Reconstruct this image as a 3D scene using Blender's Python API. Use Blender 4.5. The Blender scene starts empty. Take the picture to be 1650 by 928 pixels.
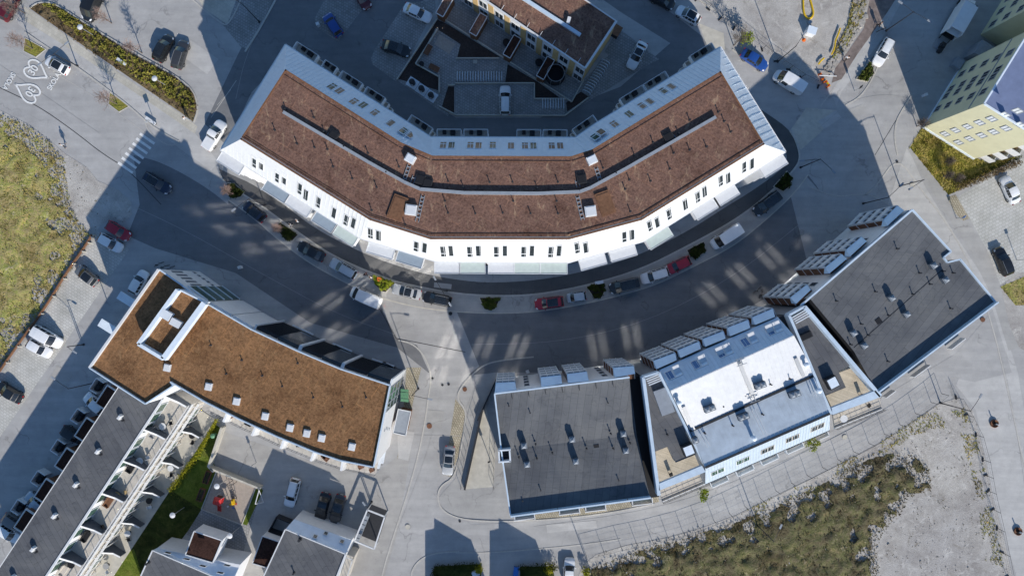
import bpy, math, random
from mathutils import Vector, Matrix
random.seed(7)
R = math.radians
SC = bpy.context.scene
COL = SC.collection
CAMH = 110.0
def W(px, py, z=0.0):
    "a point of the survey plan (decimetre grid read off the aerial view) at height z"
    k = (1 - z / CAMH) * 0.1
    return Vector(((px - 825) * k, (464 - py) * k, z))
def W2(px, py, z=0.0):
    p = W(px, py, z); return (p.x, p.y)
# ------------------------------------------------------------------ mesh builder
class MB:
    def __init__(s): s.v = []; s.f = []
    def face(s, pts):
        n = len(s.v); s.v += [tuple(p) for p in pts]; s.f.append(tuple(range(n, n + len(pts)))); return s
    def prism(s, poly, z0, z1, bottom=False, top=True):
        n = len(s.v); m = len(poly)
        area = sum(poly[i][0] * poly[(i + 1) % m][1] - poly[(i + 1) % m][0] * poly[i][1] for i in range(m))
        if area < 0: poly = poly[::-1]
        zt = z1 if isinstance(z1, (list, tuple)) else [z1] * m
        if area < 0: zt = list(zt)[::-1]
        s.v += [(p[0], p[1], z0) for p in poly] + [(p[0], p[1], zt[i]) for i, p in enumerate(poly)]
        for i in range(m):
            j = (i + 1) % m; s.f.append((n + i, n + j, n + m + j, n + m + i))
        if top: s.f.append(tuple(range(n + m, n + 2 * m)))
        if bottom: s.f.append(tuple(range(n + m - 1, n - 1, -1)))
        return s
    def box(s, c, size, rz=0.0, mat=None):
        sx, sy, sz = size[0] / 2, size[1] / 2, size[2] / 2
        n = len(s.v); ca, sa = math.cos(rz), math.sin(rz)
        for dz in (-sz, sz):
            for dx, dy in ((-sx, -sy), (sx, -sy), (sx, sy), (-sx, sy)):
                s.v.append((c[0] + dx * ca - dy * sa, c[1] + dx * sa + dy * ca, c[2] + dz))
        for q in ((0, 3, 2, 1), (4, 5, 6, 7), (0, 1, 5, 4), (1, 2, 6, 5), (2, 3, 7, 6), (3, 0, 4, 7)):
            s.f.append(tuple(n + i for i in q))
        return s
    def obox(s, o, u, v, w, su, sv, sw):
        "box centred at o with axes u,v,w and full sizes"
        n = len(s.v)
        for c in (-1, 1):
            for a, b in ((-1, -1), (1, -1), (1, 1), (-1, 1)):
                s.v.append(tuple(o + u * (a * su / 2) + v * (b * sv / 2) + w * (c * sw / 2)))
        for q in ((0, 3, 2, 1), (4, 5, 6, 7), (0, 1, 5, 4), (1, 2, 6, 5), (2, 3, 7, 6), (3, 0, 4, 7)):
            s.f.append(tuple(n + i for i in q))
        return s
    def beam(s, a, b, w, h, up=Vector((0, 0, 1))):
        a = Vector(a); b = Vector(b); d = b - a; L = d.length
        if L < 1e-5: return s
        d /= L; side = d.cross(up)
        if side.length < 1e-4: side = Vector((1, 0, 0))
        side.normalize(); u2 = side.cross(d)
        return s.obox((a + b) / 2, d, side, u2, L, w, h)
    def tube(s, pts, r0, r1=None, n=6):
        pts = [Vector(p) for p in pts]; r1 = r0 if r1 is None else r1; base = len(s.v); m = len(pts)
        for i, p in enumerate(pts):
            d = (pts[min(i + 1, m - 1)] - pts[max(i - 1, 0)]).normalized()
            a = d.cross(Vector((0, 0, 1)))
            if a.length < 1e-3: a = Vector((1, 0, 0))
            a.normalize(); b = a.cross(d); r = r0 + (r1 - r0) * i / max(1, m - 1)
            for k in range(n):
                t = 2 * math.pi * k / n; s.v.append(tuple(p + a * (r * math.cos(t)) + b * (r * math.sin(t))))
        for i in range(m - 1):
            for k in range(n):
                k2 = (k + 1) % n
                s.f.append((base + i * n + k, base + i * n + k2, base + (i + 1) * n + k2, base + (i + 1) * n + k))
        s.f.append(tuple(base + k for k in range(n - 1, -1, -1))); s.f.append(tuple(base + (m - 1) * n + k for k in range(n)))
        return s
    def lathe(s, c, prof, n=16):
        base = len(s.v)
        for r, z in prof:
            for k in range(n):
                t = 2 * math.pi * k / n; s.v.append((c[0] + r * math.cos(t), c[1] + r * math.sin(t), c[2] + z))
        for i in range(len(prof) - 1):
            for k in range(n):
                k2 = (k + 1) % n
                s.f.append((base + i * n + k, base + i * n + k2, base + (i + 1) * n + k2, base + (i + 1) * n + k))
        s.f.append(tuple(base + (len(prof) - 1) * n + k for k in range(n)))
        return s
    def ribbon(s, pts, w, z0, z1):
        "kerb-like strip following a polyline of (x,y)"
        m = len(pts); L = []; Rr = []
        for i in range(m):
            a = Vector(pts[max(i - 1, 0)][:2]); b = Vector(pts[min(i + 1, m - 1)][:2]); d = (b - a).normalized()
            nrm = Vector((-d.y, d.x)); p = Vector(pts[i][:2])
            L.append(p + nrm * w / 2); Rr.append(p - nrm * w / 2)
        for i in range(m - 1):
            q = [L[i], Rr[i], Rr[i + 1], L[i + 1]]
            n = len(s.v)
            s.v += [(p.x, p.y, z0) for p in q] + [(p.x, p.y, z1) for p in q]
            s.f += [(n + 4, n + 5, n + 6, n + 7), (n, n + 4, n + 7, n + 3), (n + 1, n + 2, n + 6, n + 5)]
            if i == 0: s.f.append((n, n + 1, n + 5, n + 4))
            if i == m - 2: s.f.append((n + 2, n + 3, n + 7, n + 6))
        return s
def obj(name, mb, mat, parent=None, smooth=None, label=None):
    me = bpy.data.meshes.new(name); me.from_pydata(mb.v, [], mb.f); me.materials.append(mat)
    if smooth is not None:
        for p in me.polygons: p.use_smooth = True
        me.set_sharp_from_angle(angle=R(smooth))
    me.update()
    o = bpy.data.objects.new(name, me); COL.objects.link(o)
    if parent is not None: o.parent = parent
    if label: o['label'] = label
    return o
def tag(o, label, cat, group=None, kind=None):
    o['label'] = label; o['category'] = cat
    if group: o['group'] = group
    if kind: o['kind'] = kind
    return o
def thing(name, label, cat, loc=(0, 0, 0), rz=0.0, group=None):
    o = bpy.data.objects.new(name, None); COL.objects.link(o); o.location = loc; o.rotation_euler = (0, 0, rz); o.empty_display_size = 0.3
    return tag(o, label, cat, group)
def struct(name, mb, mat, smooth=None):
    o = obj(name, mb, mat, None, smooth); o['kind'] = 'structure'; return o
def dup(root, loc, rz, label=None):
    r = root.copy(); COL.objects.link(r); r.location = loc; r.rotation_euler = (0, 0, rz)
    if label: r['label'] = label
    for ch in list(root.children):
        c = ch.copy(); COL.objects.link(c); c.parent = r
        for g in list(ch.children):
            d = g.copy(); COL.objects.link(d); d.parent = c
    return r
# ------------------------------------------------------------------ materials
class NT:
    def __init__(s, name):
        s.m = bpy.data.materials.new(name); s.m.use_nodes = True; s.t = s.m.node_tree
        s.b = s.t.nodes['Principled BSDF']; s.pos = None
    def n(s, typ, **kw):
        x = s.t.nodes.new(typ)
        for k, v in kw.items():
            if k in x.inputs: x.inputs[k].default_value = v
            else: setattr(x, k, v)
        return x
    def l(s, a, b): s.t.links.new(a, b)
    def P(s, rz=0.0, scale=(1, 1, 1)):
        g = s.n('ShaderNodeNewGeometry'); mp = s.n('ShaderNodeMapping'); mp.inputs['Rotation'].default_value = (0, 0, rz); mp.inputs['Scale'].default_value = scale
        s.l(g.outputs['Position'], mp.inputs['Vector']); return mp.outputs['Vector']
    def noise(s, scale, detail=5, rough=.6, vec=None, dist=0):
        x = s.n('ShaderNodeTexNoise'); x.inputs['Scale'].default_value = scale; x.inputs['Detail'].default_value = detail; x.inputs['Roughness'].default_value = rough; x.inputs['Distortion'].default_value = dist
        s.l(vec if vec is not None else s.P(), x.inputs['Vector']); return x.outputs['Fac']
    def ramp(s, fac, stops):
        x = s.n('ShaderNodeValToRGB'); e = x.color_ramp.elements
        while len(e) < len(stops): e.new(.5)
        for el, (p, c) in zip(e, stops):
            el.position = p; el.color = (*c, 1) if len(c) == 3 else c
        s.l(fac, x.inputs['Fac']); return x.outputs['Color']
    def mix(s, a, b, fac, mode='MIX'):
        x = s.n('ShaderNodeMix'); x.data_type = 'RGBA'; x.blend_type = mode
        for sock, val in ((x.inputs[6], a), (x.inputs[7], b)):
            if isinstance(val, tuple): sock.default_value = (*val, 1)
            else: s.l(val, sock)
        if isinstance(fac, (int, float)): x.inputs[0].default_value = fac
        else: s.l(fac, x.inputs[0])
        return x.outputs[2]
    def bump(s, h, strength, dist=.05):
        x = s.n('ShaderNodeBump'); x.inputs['Strength'].default_value = strength; x.inputs['Distance'].default_value = dist
        s.l(h, x.inputs['Height']); s.l(x.outputs['Normal'], s.b.inputs['Normal'])
    def out(s, col, rough=.85, metal=0, spec=.3):
        if isinstance(col, tuple): s.b.inputs['Base Color'].default_value = (*col, 1)
        else: s.l(col, s.b.inputs['Base Color'])
        s.b.inputs['Roughness'].default_value = rough; s.b.inputs['Metallic'].default_value = metal; s.b.inputs['Specular IOR Level'].default_value = spec
        return s.m
def m2(name, c, var=.15, scale=2.0, rough=.8, metal=0, bump=0, spec=.3, big=.25):
    "base colour broken up by two noises"
    t = NT(name); f = t.noise(scale, 6); lo = tuple(x * (1 - var) for x in c); hi = tuple(min(.95, x * (1 + var)) for x in c)
    col = t.ramp(f, [(.3, lo), (.7, hi)])
    if big:
        g = t.noise(big, 3); col = t.mix(col, t.ramp(g, [(.35, (1 - var,) * 3), (.7, (1, 1, 1))]), 1.0, 'MULTIPLY')
    if bump: t.bump(t.noise(scale * 4, 4), bump)
    return t.out(col, rough, metal, spec)
def asphalt(name, c, patch=.16, warm=0.0):
    t = NT(name)
    g = t.noise(.07, 5, .6, dist=.6); f = t.noise(.6, 6, .7); d = t.noise(9, 3, .7)
    s1 = t.noise(.35, 4, .6, vec=t.P(R(25), (.25, 2.2, 1)))
    lo = tuple(x * (1 - patch * 1.3) for x in c); hi = tuple(x * (1 + patch) for x in c)
    col = t.ramp(g, [(.3, lo), (.5, c), (.7, hi)])
    col = t.mix(col, t.ramp(f, [(.35, (.84, .84, .84)), (.65, (1.0, 1.0, 1.0))]), .8, 'MULTIPLY')
    col = t.mix(col, t.ramp(s1, [(.42, (.86, .86, .87)), (.6, (1, 1, 1))]), .7, 'MULTIPLY')
    st = t.noise(1.3, 4, .6, dist=2); col = t.mix(col, t.ramp(st, [(.30, (.72, .72, .73)), (.37, (1, 1, 1))]), .45, 'MULTIPLY')
    vo = t.n('ShaderNodeTexVoronoi'); vo.feature = 'DISTANCE_TO_EDGE'; vo.inputs['Scale'].default_value = .085; wv = t.n('ShaderNodeVectorMath', operation='ADD'); nn = t.n('ShaderNodeTexNoise'); nn.inputs['Scale'].default_value = .35; nn.inputs['Detail'].default_value = 4; ps = t.P(); t.l(ps, nn.inputs['Vector']); sc = t.n('ShaderNodeVectorMath', operation='SCALE'); sc.inputs['Scale'].default_value = 5.0; t.l(nn.outputs['Color'], sc.inputs[0]); t.l(ps, wv.inputs[0]); t.l(sc.outputs[0], wv.inputs[1]); t.l(wv.outputs[0], vo.inputs['Vector']); col = t.mix(col, t.ramp(vo.outputs['Distance'], [(.004, (.70, .70, .70)), (.012, (1, 1, 1))]), t.ramp(t.noise(.2, 3), [(.48, (0, 0, 0)), (.6, (.8,) * 3)]), 'MULTIPLY')
    col = t.mix(col, t.ramp(d, [(.35, (.85, .85, .85)), (.7, (1, 1, 1))]), .55, 'MULTIPLY')
    t.bump(d, .25, .02)
    return t.out(col, .9, 0, .25)
def pavers(name, c, mort, w=.4, h=.2, rz=0.0, ms=.03, var=.12):
    t = NT(name); b = t.n('ShaderNodeTexBrick'); t.l(t.P(rz), b.inputs['Vector'])
    b.inputs['Color1'].default_value = (*[x * (1 - var) for x in c], 1); b.inputs['Color2'].default_value = (*[x * (1 + var) for x in c], 1); b.inputs['Mortar'].default_value = (*mort, 1)
    b.inputs['Scale'].default_value = 1; b.inputs['Brick Width'].default_value = w; b.inputs['Row Height'].default_value = h; b.inputs['Mortar Size'].default_value = ms
    g = t.noise(.3, 5, .65); col = t.mix(b.outputs['Color'], t.ramp(g, [(.32, (.72, .72, .7)), (.65, (1, 1, 1))]), 1, 'MULTIPLY')
    return t.out(col, .9, 0, .2)
def sedum(name, dark, mid, pale, rz=0.0, pale_amt=.5, panel=True):
    t = NT(name)
    f = t.noise(3.4, 8, .8); g = t.noise(.3, 6, .7); h = t.noise(1.1, 7, .75, vec=t.P(rz, (1, .35, 1)), dist=.5)
    col = t.ramp(f, [(.32, tuple(x * .8 for x in dark)), (.44, tuple(x * .5 + y * .5 for x, y in zip(dark, mid))), (.54, mid), (.70, tuple(x * 1.35 for x in mid))])
    col = t.mix(col, pale, t.ramp(h, [(.56, (0, 0, 0)), (.74, (pale_amt,) * 3)]))
    col = t.mix(col, t.ramp(g, [(.32, (.6, .55, .52)), (.48, (.95, .93, .9)), (.68, (1.15, 1.1, 1.02))]), 1, 'MULTIPLY')
    if panel:
        b = t.n('ShaderNodeTexBrick'); t.l(t.P(rz), b.inputs['Vector']); b.inputs['Scale'].default_value = 1; b.inputs['Brick Width'].default_value = 2.1; b.inputs['Row Height'].default_value = 1.25; b.inputs['Mortar Size'].default_value = .05
        b.inputs['Color1'].default_value = (.86, .86, .86, 1); b.inputs['Color2'].default_value = (1, 1, 1, 1); b.inputs['Mortar'].default_value = (1.5, 1.4, 1.2, 1)
        col = t.mix(col, b.outputs['Color'], t.ramp(t.noise(.5, 4), [(.4, (.12,) * 3), (.65, (.75,) * 3)]), 'MULTIPLY')
    t.bump(f, .6, .12)
    return t.out(col, .95, 0, .1)
def felt(name, c, rz, w=9.0, h=1.0):
    t = NT(name); b = t.n('ShaderNodeTexBrick'); t.l(t.P(rz), b.inputs['Vector']); b.inputs['Scale'].default_value = 1
    b.inputs['Brick Width'].default_value = w; b.inputs['Row Height'].default_value = h; b.inputs['Mortar Size'].default_value = .035
    b.inputs['Color1'].default_value = (*[x * .93 for x in c], 1); b.inputs['Color2'].default_value = (*[x * 1.07 for x in c], 1); b.inputs['Mortar'].default_value = (*[x * .72 for x in c], 1)
    g = t.noise(.16, 5, .6, dist=1.0); f = t.noise(5, 4)
    col = t.mix(b.outputs['Color'], t.ramp(g, [(.35, (.74, .75, .78)), (.5, (.95, .95, .95)), (.66, (1.14, 1.12, 1.08))]), 1, 'MULTIPLY')
    col = t.mix(col, t.ramp(f, [(.3, (.95,) * 3), (.7, (1.03,) * 3)]), .5, 'MULTIPLY')
    pd = t.noise(.42, 3, .5, dist=.8); col = t.mix(col, t.ramp(pd, [(.55, (1, 1, 1)), (.585, (.80, .81, .83)), (.61, (1.04, 1.03, 1.0)), (.66, (1, 1, 1))]), .9, 'MULTIPLY')
    w2 = t.noise(.9, 3, .5, vec=t.P(rz, (.25, 1.6, 1)), dist=1.2); t.bump(w2, .35, .08)
    return t.out(col, .75, 0, .3)
def glass(name, c, rough=.06, spec=.8):
    t = NT(name); return t.out(t.ramp(t.noise(.35, 2), [(.35, tuple(x * .6 for x in c)), (.65, c)]), rough, 0, spec)
def paint(name, c, metal=.0):
    t = NT(name); d = t.noise(1.7, 3); col = t.ramp(d, [(.3, tuple(x * .93 for x in c)), (.7, c)])
    t.b.inputs['Coat Weight'].default_value = .8; t.b.inputs['Coat Roughness'].default_value = .06
    return t.out(col, .38, metal, .45)
def grassmat(name, stops, s1=.35, s2=3.0, big=.85):
    t = NT(name); a = t.noise(s1, 6, .7, dist=.8); b = t.noise(s2, 5, .7)
    x = t.n('ShaderNodeMath', operation='MULTIPLY_ADD'); x.inputs[1].default_value = .35; t.l(b, x.inputs[0]); 
    y = t.n('ShaderNodeMath', operation='MULTIPLY'); y.inputs[1].default_value = .68; t.l(a, y.inputs[0]); t.l(y.outputs[0], x.inputs[2])
    col = t.ramp(x.outputs[0], stops); g = t.noise(.16, 5, .65, dist=1.8); col = t.mix(col, t.ramp(g, [(.34, (.62, .58, .5)), (.48, (.98, .97, .92)), (.56, (.9, .98, .78)), (.68, (1.5, 1.38, 1.2))]), big, 'MULTIPLY')
    t.bump(b, .9, .2)
    return t.out(col, .95, 0, .1)
MAT = {}
def setup_mats():
    M = MAT
    M['road'] = asphalt('asphalt_road', (.47, .462, .45), .09)
    M['road_pale'] = asphalt('asphalt_pale', (.56, .55, .53), .08)
    M['yard'] = asphalt('asphalt_yard', (.45, .435, .41), .12)
    M['walk'] = asphalt('asphalt_walk', (.46, .45, .43), .08)
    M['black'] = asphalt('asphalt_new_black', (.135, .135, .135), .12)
    M['road_shaded'] = asphalt('asphalt_shaded', (.225, .228, .235), .08)  # darker copy of the road asphalt, street shade put into its colour
    M['conc'] = m2('concrete_slab', (.55, .52, .45), .12, 1.2, .9)
    M['kerb'] = m2('granite_kerb', (.52, .50, .46), .12, 3)
    M['dkerb'] = m2('dark_drain', (.06, .06, .06), .12, 3)
    M['mark'] = m2('road_paint', (.82, .82, .80), .10, 4, big=1.2)
    M['pave_a'] = pavers('concrete_pavers', (.60, .59, .555), (.48, .47, .44), .55, .42, R(33), .05, .06)
    M['pave_e'] = pavers('grass_pavers', (.58, .575, .55), (.47, .465, .43), .62, .5, R(-28), .05, .05)
    M['pave_b'] = pavers('buff_pavers', (.48, .43, .33), (.28, .24, .17), .5, .32, R(60), .04)
    M['pave_c'] = pavers('grey_pavers', (.36, .355, .35), (.24, .24, .24), .42, .42, R(28), .04)
    M['pave_d'] = pavers('pale_walk_pavers', (.56, .53, .46), (.49, .46, .40), .55, .55, R(33), .03, .05)
    M['sedum'] = sedum('sedum_rust', (.092, .053, .044), (.222, .132, .104), (.50, .37, .25), R(30), .85)
    M['sedum2'] = sedum('sedum_tawny', (.095, .052, .027), (.275, .152, .078), (.42, .28, .15), R(-55), .55)
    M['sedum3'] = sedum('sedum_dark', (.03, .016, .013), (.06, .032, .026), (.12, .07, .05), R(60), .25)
    M['felt1'] = felt('roof_felt_a', (.135, .14, .148), R(97)); M['felt2'] = felt('roof_felt_b', (.135, .14, .148), R(-52)); M['felt3'] = felt('roof_felt_c', (.125, .128, .137), R(57))
    M['felt4'] = felt('roof_felt_d', (.125, .128, .136), R(60), 5, .8)
    M['white'] = m2('white_metal', (.70, .71, .72), .05, 3, .45, 0, 0, .4, big=.3)
    M['whitewall'] = m2('white_render', (.74, .75, .76), .05, 2, .85)
    M['zinc'] = m2('pale_zinc', (.74, .82, .90), .06, 1.5, .4, .0, 0, .5)  # bluish: sky light on the shaded slopes is put into the colour
    M['bluezinc'] = m2('blue_grey_zinc', (.56, .67, .78), .08, 1.2, .45, 0, 0, .5)
    M['bluewall'] = m2('light_blue_boards', (.42, .50, .58), .06, 1.2, .6)
    M['bayblue'] = m2('bay_roof_sheet', (.56, .74, .94), .06, 1.0, .42, 0, 0, .5)
    M['ltmetal'] = m2('light_sheet', (.72, .76, .80), .06, 2, .45)
    M['greymetal'] = m2('grey_sheet', (.3, .33, .37), .08, 2, .5)
    M['dkmetal'] = m2('dark_metal', (.035, .036, .04), .15, 3, .5)
    M['steel'] = m2('galvanised_steel', (.45, .46, .47), .1, 5, .45, .4)
    M['rust'] = m2('rust_wood', (.20, .095, .055), .25, 2.5, .85)
    M['timber'] = pavers('timber_deck', (.66, .58, .46), (.42, .35, .26), 4, .16, R(20), .015, .1)
    M['wood'] = m2('brown_wood', (.22, .11, .06), .25, 3)
    M['yellow'] = m2('yellow_render', (.62, .605, .42), .05, .8, .9)
    M['ochre'] = m2('ochre_panel', (.6, .42, .2), .1, 1.5)
    M['ywall_roof'] = m2('blue_roof_sheet', (.19, .23, .36), .08, 1.0, .5, 0, 0, .4)
    M['glass'] = glass('window_glass', (.035, .045, .05)); M['glassg'] = glass('window_glass_green', (.06, .12, .09)); M['glassw'] = glass('skylight_glass', (.25, .19, .14), .15)
    M['bglass'] = glass('blue_glass', (.10, .2, .42), .08); M['canopyg'] = m2('frosted_glass', (.55, .62, .58), .06, 2, .3, 0, 0, .5); M['canopyd'] = m2('slate_canopy', (.3, .36, .42), .06, 2, .4)
    M['cream'] = m2('cream_floor', (.56, .52, .46), .1, 2)
    M['tilegrey'] = m2('terrace_tiles', (.36, .36, .36), .1, 3)
    M['soil'] = m2('bark_soil', (.065, .048, .042), .35, 4, .95, 0, .6)
    M['sand'] = m2('play_sand', (.42, .36, .31), .12, 3, .95, 0, .3)
    M['gravel'] = None
    t = NT('site_gravel'); a = t.noise(.25, 8, .75); b = t.noise(6, 5, .8); c = t.noise(.06, 4, .6)
    col = t.ramp(a, [(.3, (.38, .35, .32)), (.5, (.55, .52, .475)), (.7, (.66, .635, .59))]); col = t.mix(col, t.ramp(b, [(.3, (.62,) * 3), (.62, (1, 1, 1)), (.8, (1.25,) * 3)]), .8, 'MULTIPLY')
    col = t.mix(col, t.ramp(c, [(.35, (.8, .8, .83)), (.6, (1, 1, 1))]), .9, 'MULTIPLY'); e = t.noise(.45, 6, .7, dist=1.2); col = t.mix(col, (.68, .655, .61), t.ramp(e, [(.55, (0, 0, 0)), (.7, (.75,) * 3)])); e2 = t.noise(.33, 6, .7, vec=t.P(1.0, (1.3, 1, 1)), dist=1.5); col = t.mix(col, (.22, .19, .15), t.ramp(e2, [(.58, (0, 0, 0)), (.72, (.7,) * 3)])); t.bump(b, .8, .1); M['gravel'] = t.out(col, .95, 0, .1)
    M['meadow'] = grassmat('meadow_ground', [(.36, (.14, .13, .04)), (.44, (.31, .26, .10)), (.50, (.48, .38, .2)), (.56, (.32, .33, .08)), (.64, (.60, .49, .33))], .3, 3.5)
    M['meadow_t'] = grassmat('meadow_tufts', [(.36, (.13, .13, .03)), (.45, (.32, .28, .08)), (.51, (.54, .43, .2)), (.57, (.31, .34, .07)), (.66, (.62, .50, .32))], .4, 3)
    M['waste'] = grassmat('waste_ground', [(.36, (.04, .034, .024)), (.44, (.11, .092, .055)), (.5, (.21, .18, .115)), (.56, (.10, .105, .045)), (.61, (.24, .2, .13)), (.68, (.42, .37, .28))], .55, 3.5, 1.0)
    M['waste_t'] = grassmat('waste_tufts', [(.36, (.03, .026, .017)), (.45, (.09, .072, .042)), (.52, (.22, .175, .11)), (.57, (.11, .105, .045)), (.62, (.18, .135, .085)), (.7, (.42, .35, .25))], .7, 3, 1.0)
    M['ygrass'] = grassmat('dry_yellow_grass', [(.35, (.11, .11, .025)), (.47, (.30, .27, .06)), (.57, (.45, .36, .12)), (.68, (.5, .4, .2))], .5, 2.5)
    M['lawn'] = grassmat('lawn_green', [(.35, (.07, .10, .015)), (.5, (.14, .18, .03)), (.65, (.2, .22, .05))], .6, 4)
    M['shrub'] = grassmat('shrub_leaves', [(.35, (.03, .05, .012)), (.5, (.09, .12, .025)), (.65, (.17, .18, .05))], .9, 5)
    M['shrubb'] = grassmat('bright_leaves', [(.35, (.10, .16, .015)), (.5, (.25, .31, .03)), (.65, (.42, .42, .06))], .9, 5)
    M['hedgey'] = grassmat('yellow_hedge_leaves', [(.35, (.12, .13, .01)), (.5, (.30, .29, .02)), (.65, (.44, .40, .05))], .9, 5)
    M['shrubd'] = grassmat('dark_leaves', [(.35, (.018, .028, .008)), (.5, (.045, .06, .015)), (.65, (.09, .09, .03))], .9, 5)
    M['bedmix'] = grassmat('bed_plants', [(.36, (.07, .075, .02)), (.46, (.19, .19, .04)), (.54, (.34, .31, .07)), (.62, (.17, .15, .05)), (.7, (.2, .11, .06))], .6, 4)
    M['heath'] = grassmat('brown_plants', [(.35, (.07, .05, .03)), (.5, (.17, .125, .075)), (.65, (.28, .215, .13))], .6, 4)
    M['bark'] = m2('bark', (.16, .13, .11), .2, 6); M['twig'] = m2('twigs', (.36, .25, .21), .2, 6)
    M['tyre'] = m2('tyre_rubber', (.02, .02, .02), .2, 8, .85); M['rim'] = m2('alloy', (.45, .46, .47), .1, 8, .3, .7)
    M['carglass'] = glass('car_glass', (.022, .027, .032), .04, .9); M['lamp_clear'] = m2('lamp_clear', (.75, .77, .8), .05, 8, .15); M['lamp_red'] = m2('lamp_red', (.4, .02, .02), .1, 8, .2)
    M['trim'] = m2('black_trim', (.02, .02, .022), .2, 5, .5)
    M['skin'] = m2('skin', (.5, .33, .25), .05, 5, .6); M['hair'] = m2('hair', (.05, .03, .02), .2, 9, .7)
    M['red'] = m2('red_plastic', (.55, .03, .03), .08, 4, .4); M['ylw'] = m2('yellow_plastic', (.75, .48, .02), .08, 4, .4); M['orange'] = m2('orange_plastic', (.72, .16, .02), .1, 4, .5); M['green'] = m2('green_sheet', (.13, .30, .17), .1, 3, .5); M['bluep'] = m2('blue_plastic', (.05, .2, .6), .1, 4, .4)
    t = NT('mirror_pane'); M['mirrorpane'] = t.out((.74, .75, .77), .085, 1.0, .5)  # full metal mirror, set to throw reflected sun onto the street
    M['fin'] = m2('shade_grey', (.10, .115, .14), .1, 2, .8)  # shaded faces of fins and slot walls, the shade put into the colour
    M['earth'] = m2('bare_earth', (.27, .22, .2), .3, 1.2, .95, 0, .5)
    M['rock'] = m2('pale_rock', (.45, .42, .38), .25, 3, .95, 0, .5)
# ------------------------------------------------------------------ setting: ground, roads, pavements
LAID = []
def nextz(pts):
    "4 mm above whatever sheet already lies under this outline"
    x0 = min(p[0] for p in pts); x1 = max(p[0] for p in pts); y0 = min(p[1] for p in pts); y1 = max(p[1] for p in pts)
    z = .004 + max([l[4] for l in LAID if l[0] < x1 and l[1] > x0 and l[2] < y1 and l[3] > y0] + [0]); LAID.append((x0, x1, y0, y1, z)); return z
def smooth(pts, n=3):
    "Chaikin corner cutting of an open polyline"
    for _ in range(n):
        q = [pts[0]]
        for a, b in zip(pts[:-1], pts[1:]):
            q += [(a[0] * .75 + b[0] * .25, a[1] * .75 + b[1] * .25), (a[0] * .25 + b[0] * .75, a[1] * .25 + b[1] * .75)]
        q.append(pts[-1]); pts = q
    return pts
def sheet(name, px, mat, z=None, closed_smooth=0):
    p = list(px); z = nextz(p) if z is None else z
    if closed_smooth: p = smooth(p + [p[0]], closed_smooth)[:-1]
    return struct(name, MB().face([W2(x, y) + (z,) for x, y in p]), MAT[mat])
def resample(pts, n):
    pts = [Vector(p) for p in smooth(list(pts), 2)]; d = [0]
    for a, b in zip(pts, pts[1:]): d.append(d[-1] + (b - a).length)
    out = []; j = 0
    for i in range(n):
        t = d[-1] * i / (n - 1)
        while j < len(d) - 2 and d[j + 1] < t: j += 1
        out.append(pts[j].lerp(pts[j + 1], (t - d[j]) / max(1e-6, d[j + 1] - d[j])))
    return out
def band(name, a, b, mat, n=90):
    z = nextz(list(a) + list(b)); A, B = resample(a, n), resample(b, n); mb = MB()
    for i in range(n - 1): mb.face([W2(*q) + (z,) for q in (A[i], A[i + 1], B[i + 1], B[i])])
    return struct(name, mb, MAT[mat])
def kerb(name, px, w=.16, h=.12, mat='kerb', sm=2):
    w = w * 1.35
    return struct(name, MB().ribbon([W2(x, y) for x, y in smooth(list(px), sm)], w, 0, h), MAT[mat])
def line(name, px, w=.12, mat='mark', sm=0):
    pts = [W2(x, y) for x, y in (smooth(list(px), sm) if sm else px)]
    z = nextz(px); mb = MB(); m = len(pts)
    for i in range(m - 1):
        a = Vector(pts[i]); b = Vector(pts[i + 1]); d = (b - a).normalized(); n = Vector((-d.y, d.x)) * w / 2
        mb.face([(a + n).to_3d() + Vector((0, 0, z)), (a - n).to_3d() + Vector((0, 0, z)), (b - n).to_3d() + Vector((0, 0, z)), (b + n).to_3d() + Vector((0, 0, z))])
    return struct(name, mb, MAT[mat])
PATH_OUT = [(353, 262), (354, 280), (362, 296), (410, 324), (450, 353), (484, 377), (530, 409), (584, 434), (604, 441), (637, 454), (684, 464), (721, 471), (770, 476), (834, 477), (884, 472), (950, 459), (1034, 434), (1111, 395), (1172, 362), (1212, 335), (1250, 302), (1278, 276), (1289, 258), (1287, 240), (1275, 210), (1228, 178)]
PATH_IN = [(353, 272), (380, 285), (404, 295), (456, 328), (505, 367), (568, 400), (615, 420), (684, 442), (750, 453), (800, 456), (884, 450), (984, 427), (1051, 402), (1118, 367), (1170, 333), (1212, 308), (1262, 272), (1270, 255), (1262, 232)]
LAY_OUT = [(368, 322), (410, 352), (450, 388), (500, 425), (550, 452), (590, 472), (640, 488), (690, 498), (745, 503), (800, 505), (860, 503), (930, 492), (1000, 476), (1060, 458), (1120, 428), (1180, 398), (1230, 358), (1280, 312), (1302, 282)]
def in_poly(x, y, poly):
    c = False; n = len(poly); j = n - 1
    for i in range(n):
        if (poly[i][1] > y) != (poly[j][1] > y) and x < (poly[j][0] - poly[i][0]) * (y - poly[i][1]) / (poly[j][1] - poly[i][1]) + poly[i][0]: c = not c
        j = i
    return c
def scatter(poly, n, rnd):
    x0 = min(p[0] for p in poly); x1 = max(p[0] for p in poly); y0 = min(p[1] for p in poly); y1 = max(p[1] for p in poly); out = []
    g = 0
    while len(out) < n and g < n * 20:
        g += 1; x = rnd.uniform(x0, x1); y = rnd.uniform(y0, y1)
        if in_poly(x, y, poly): out.append((x, y))
    return out
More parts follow.
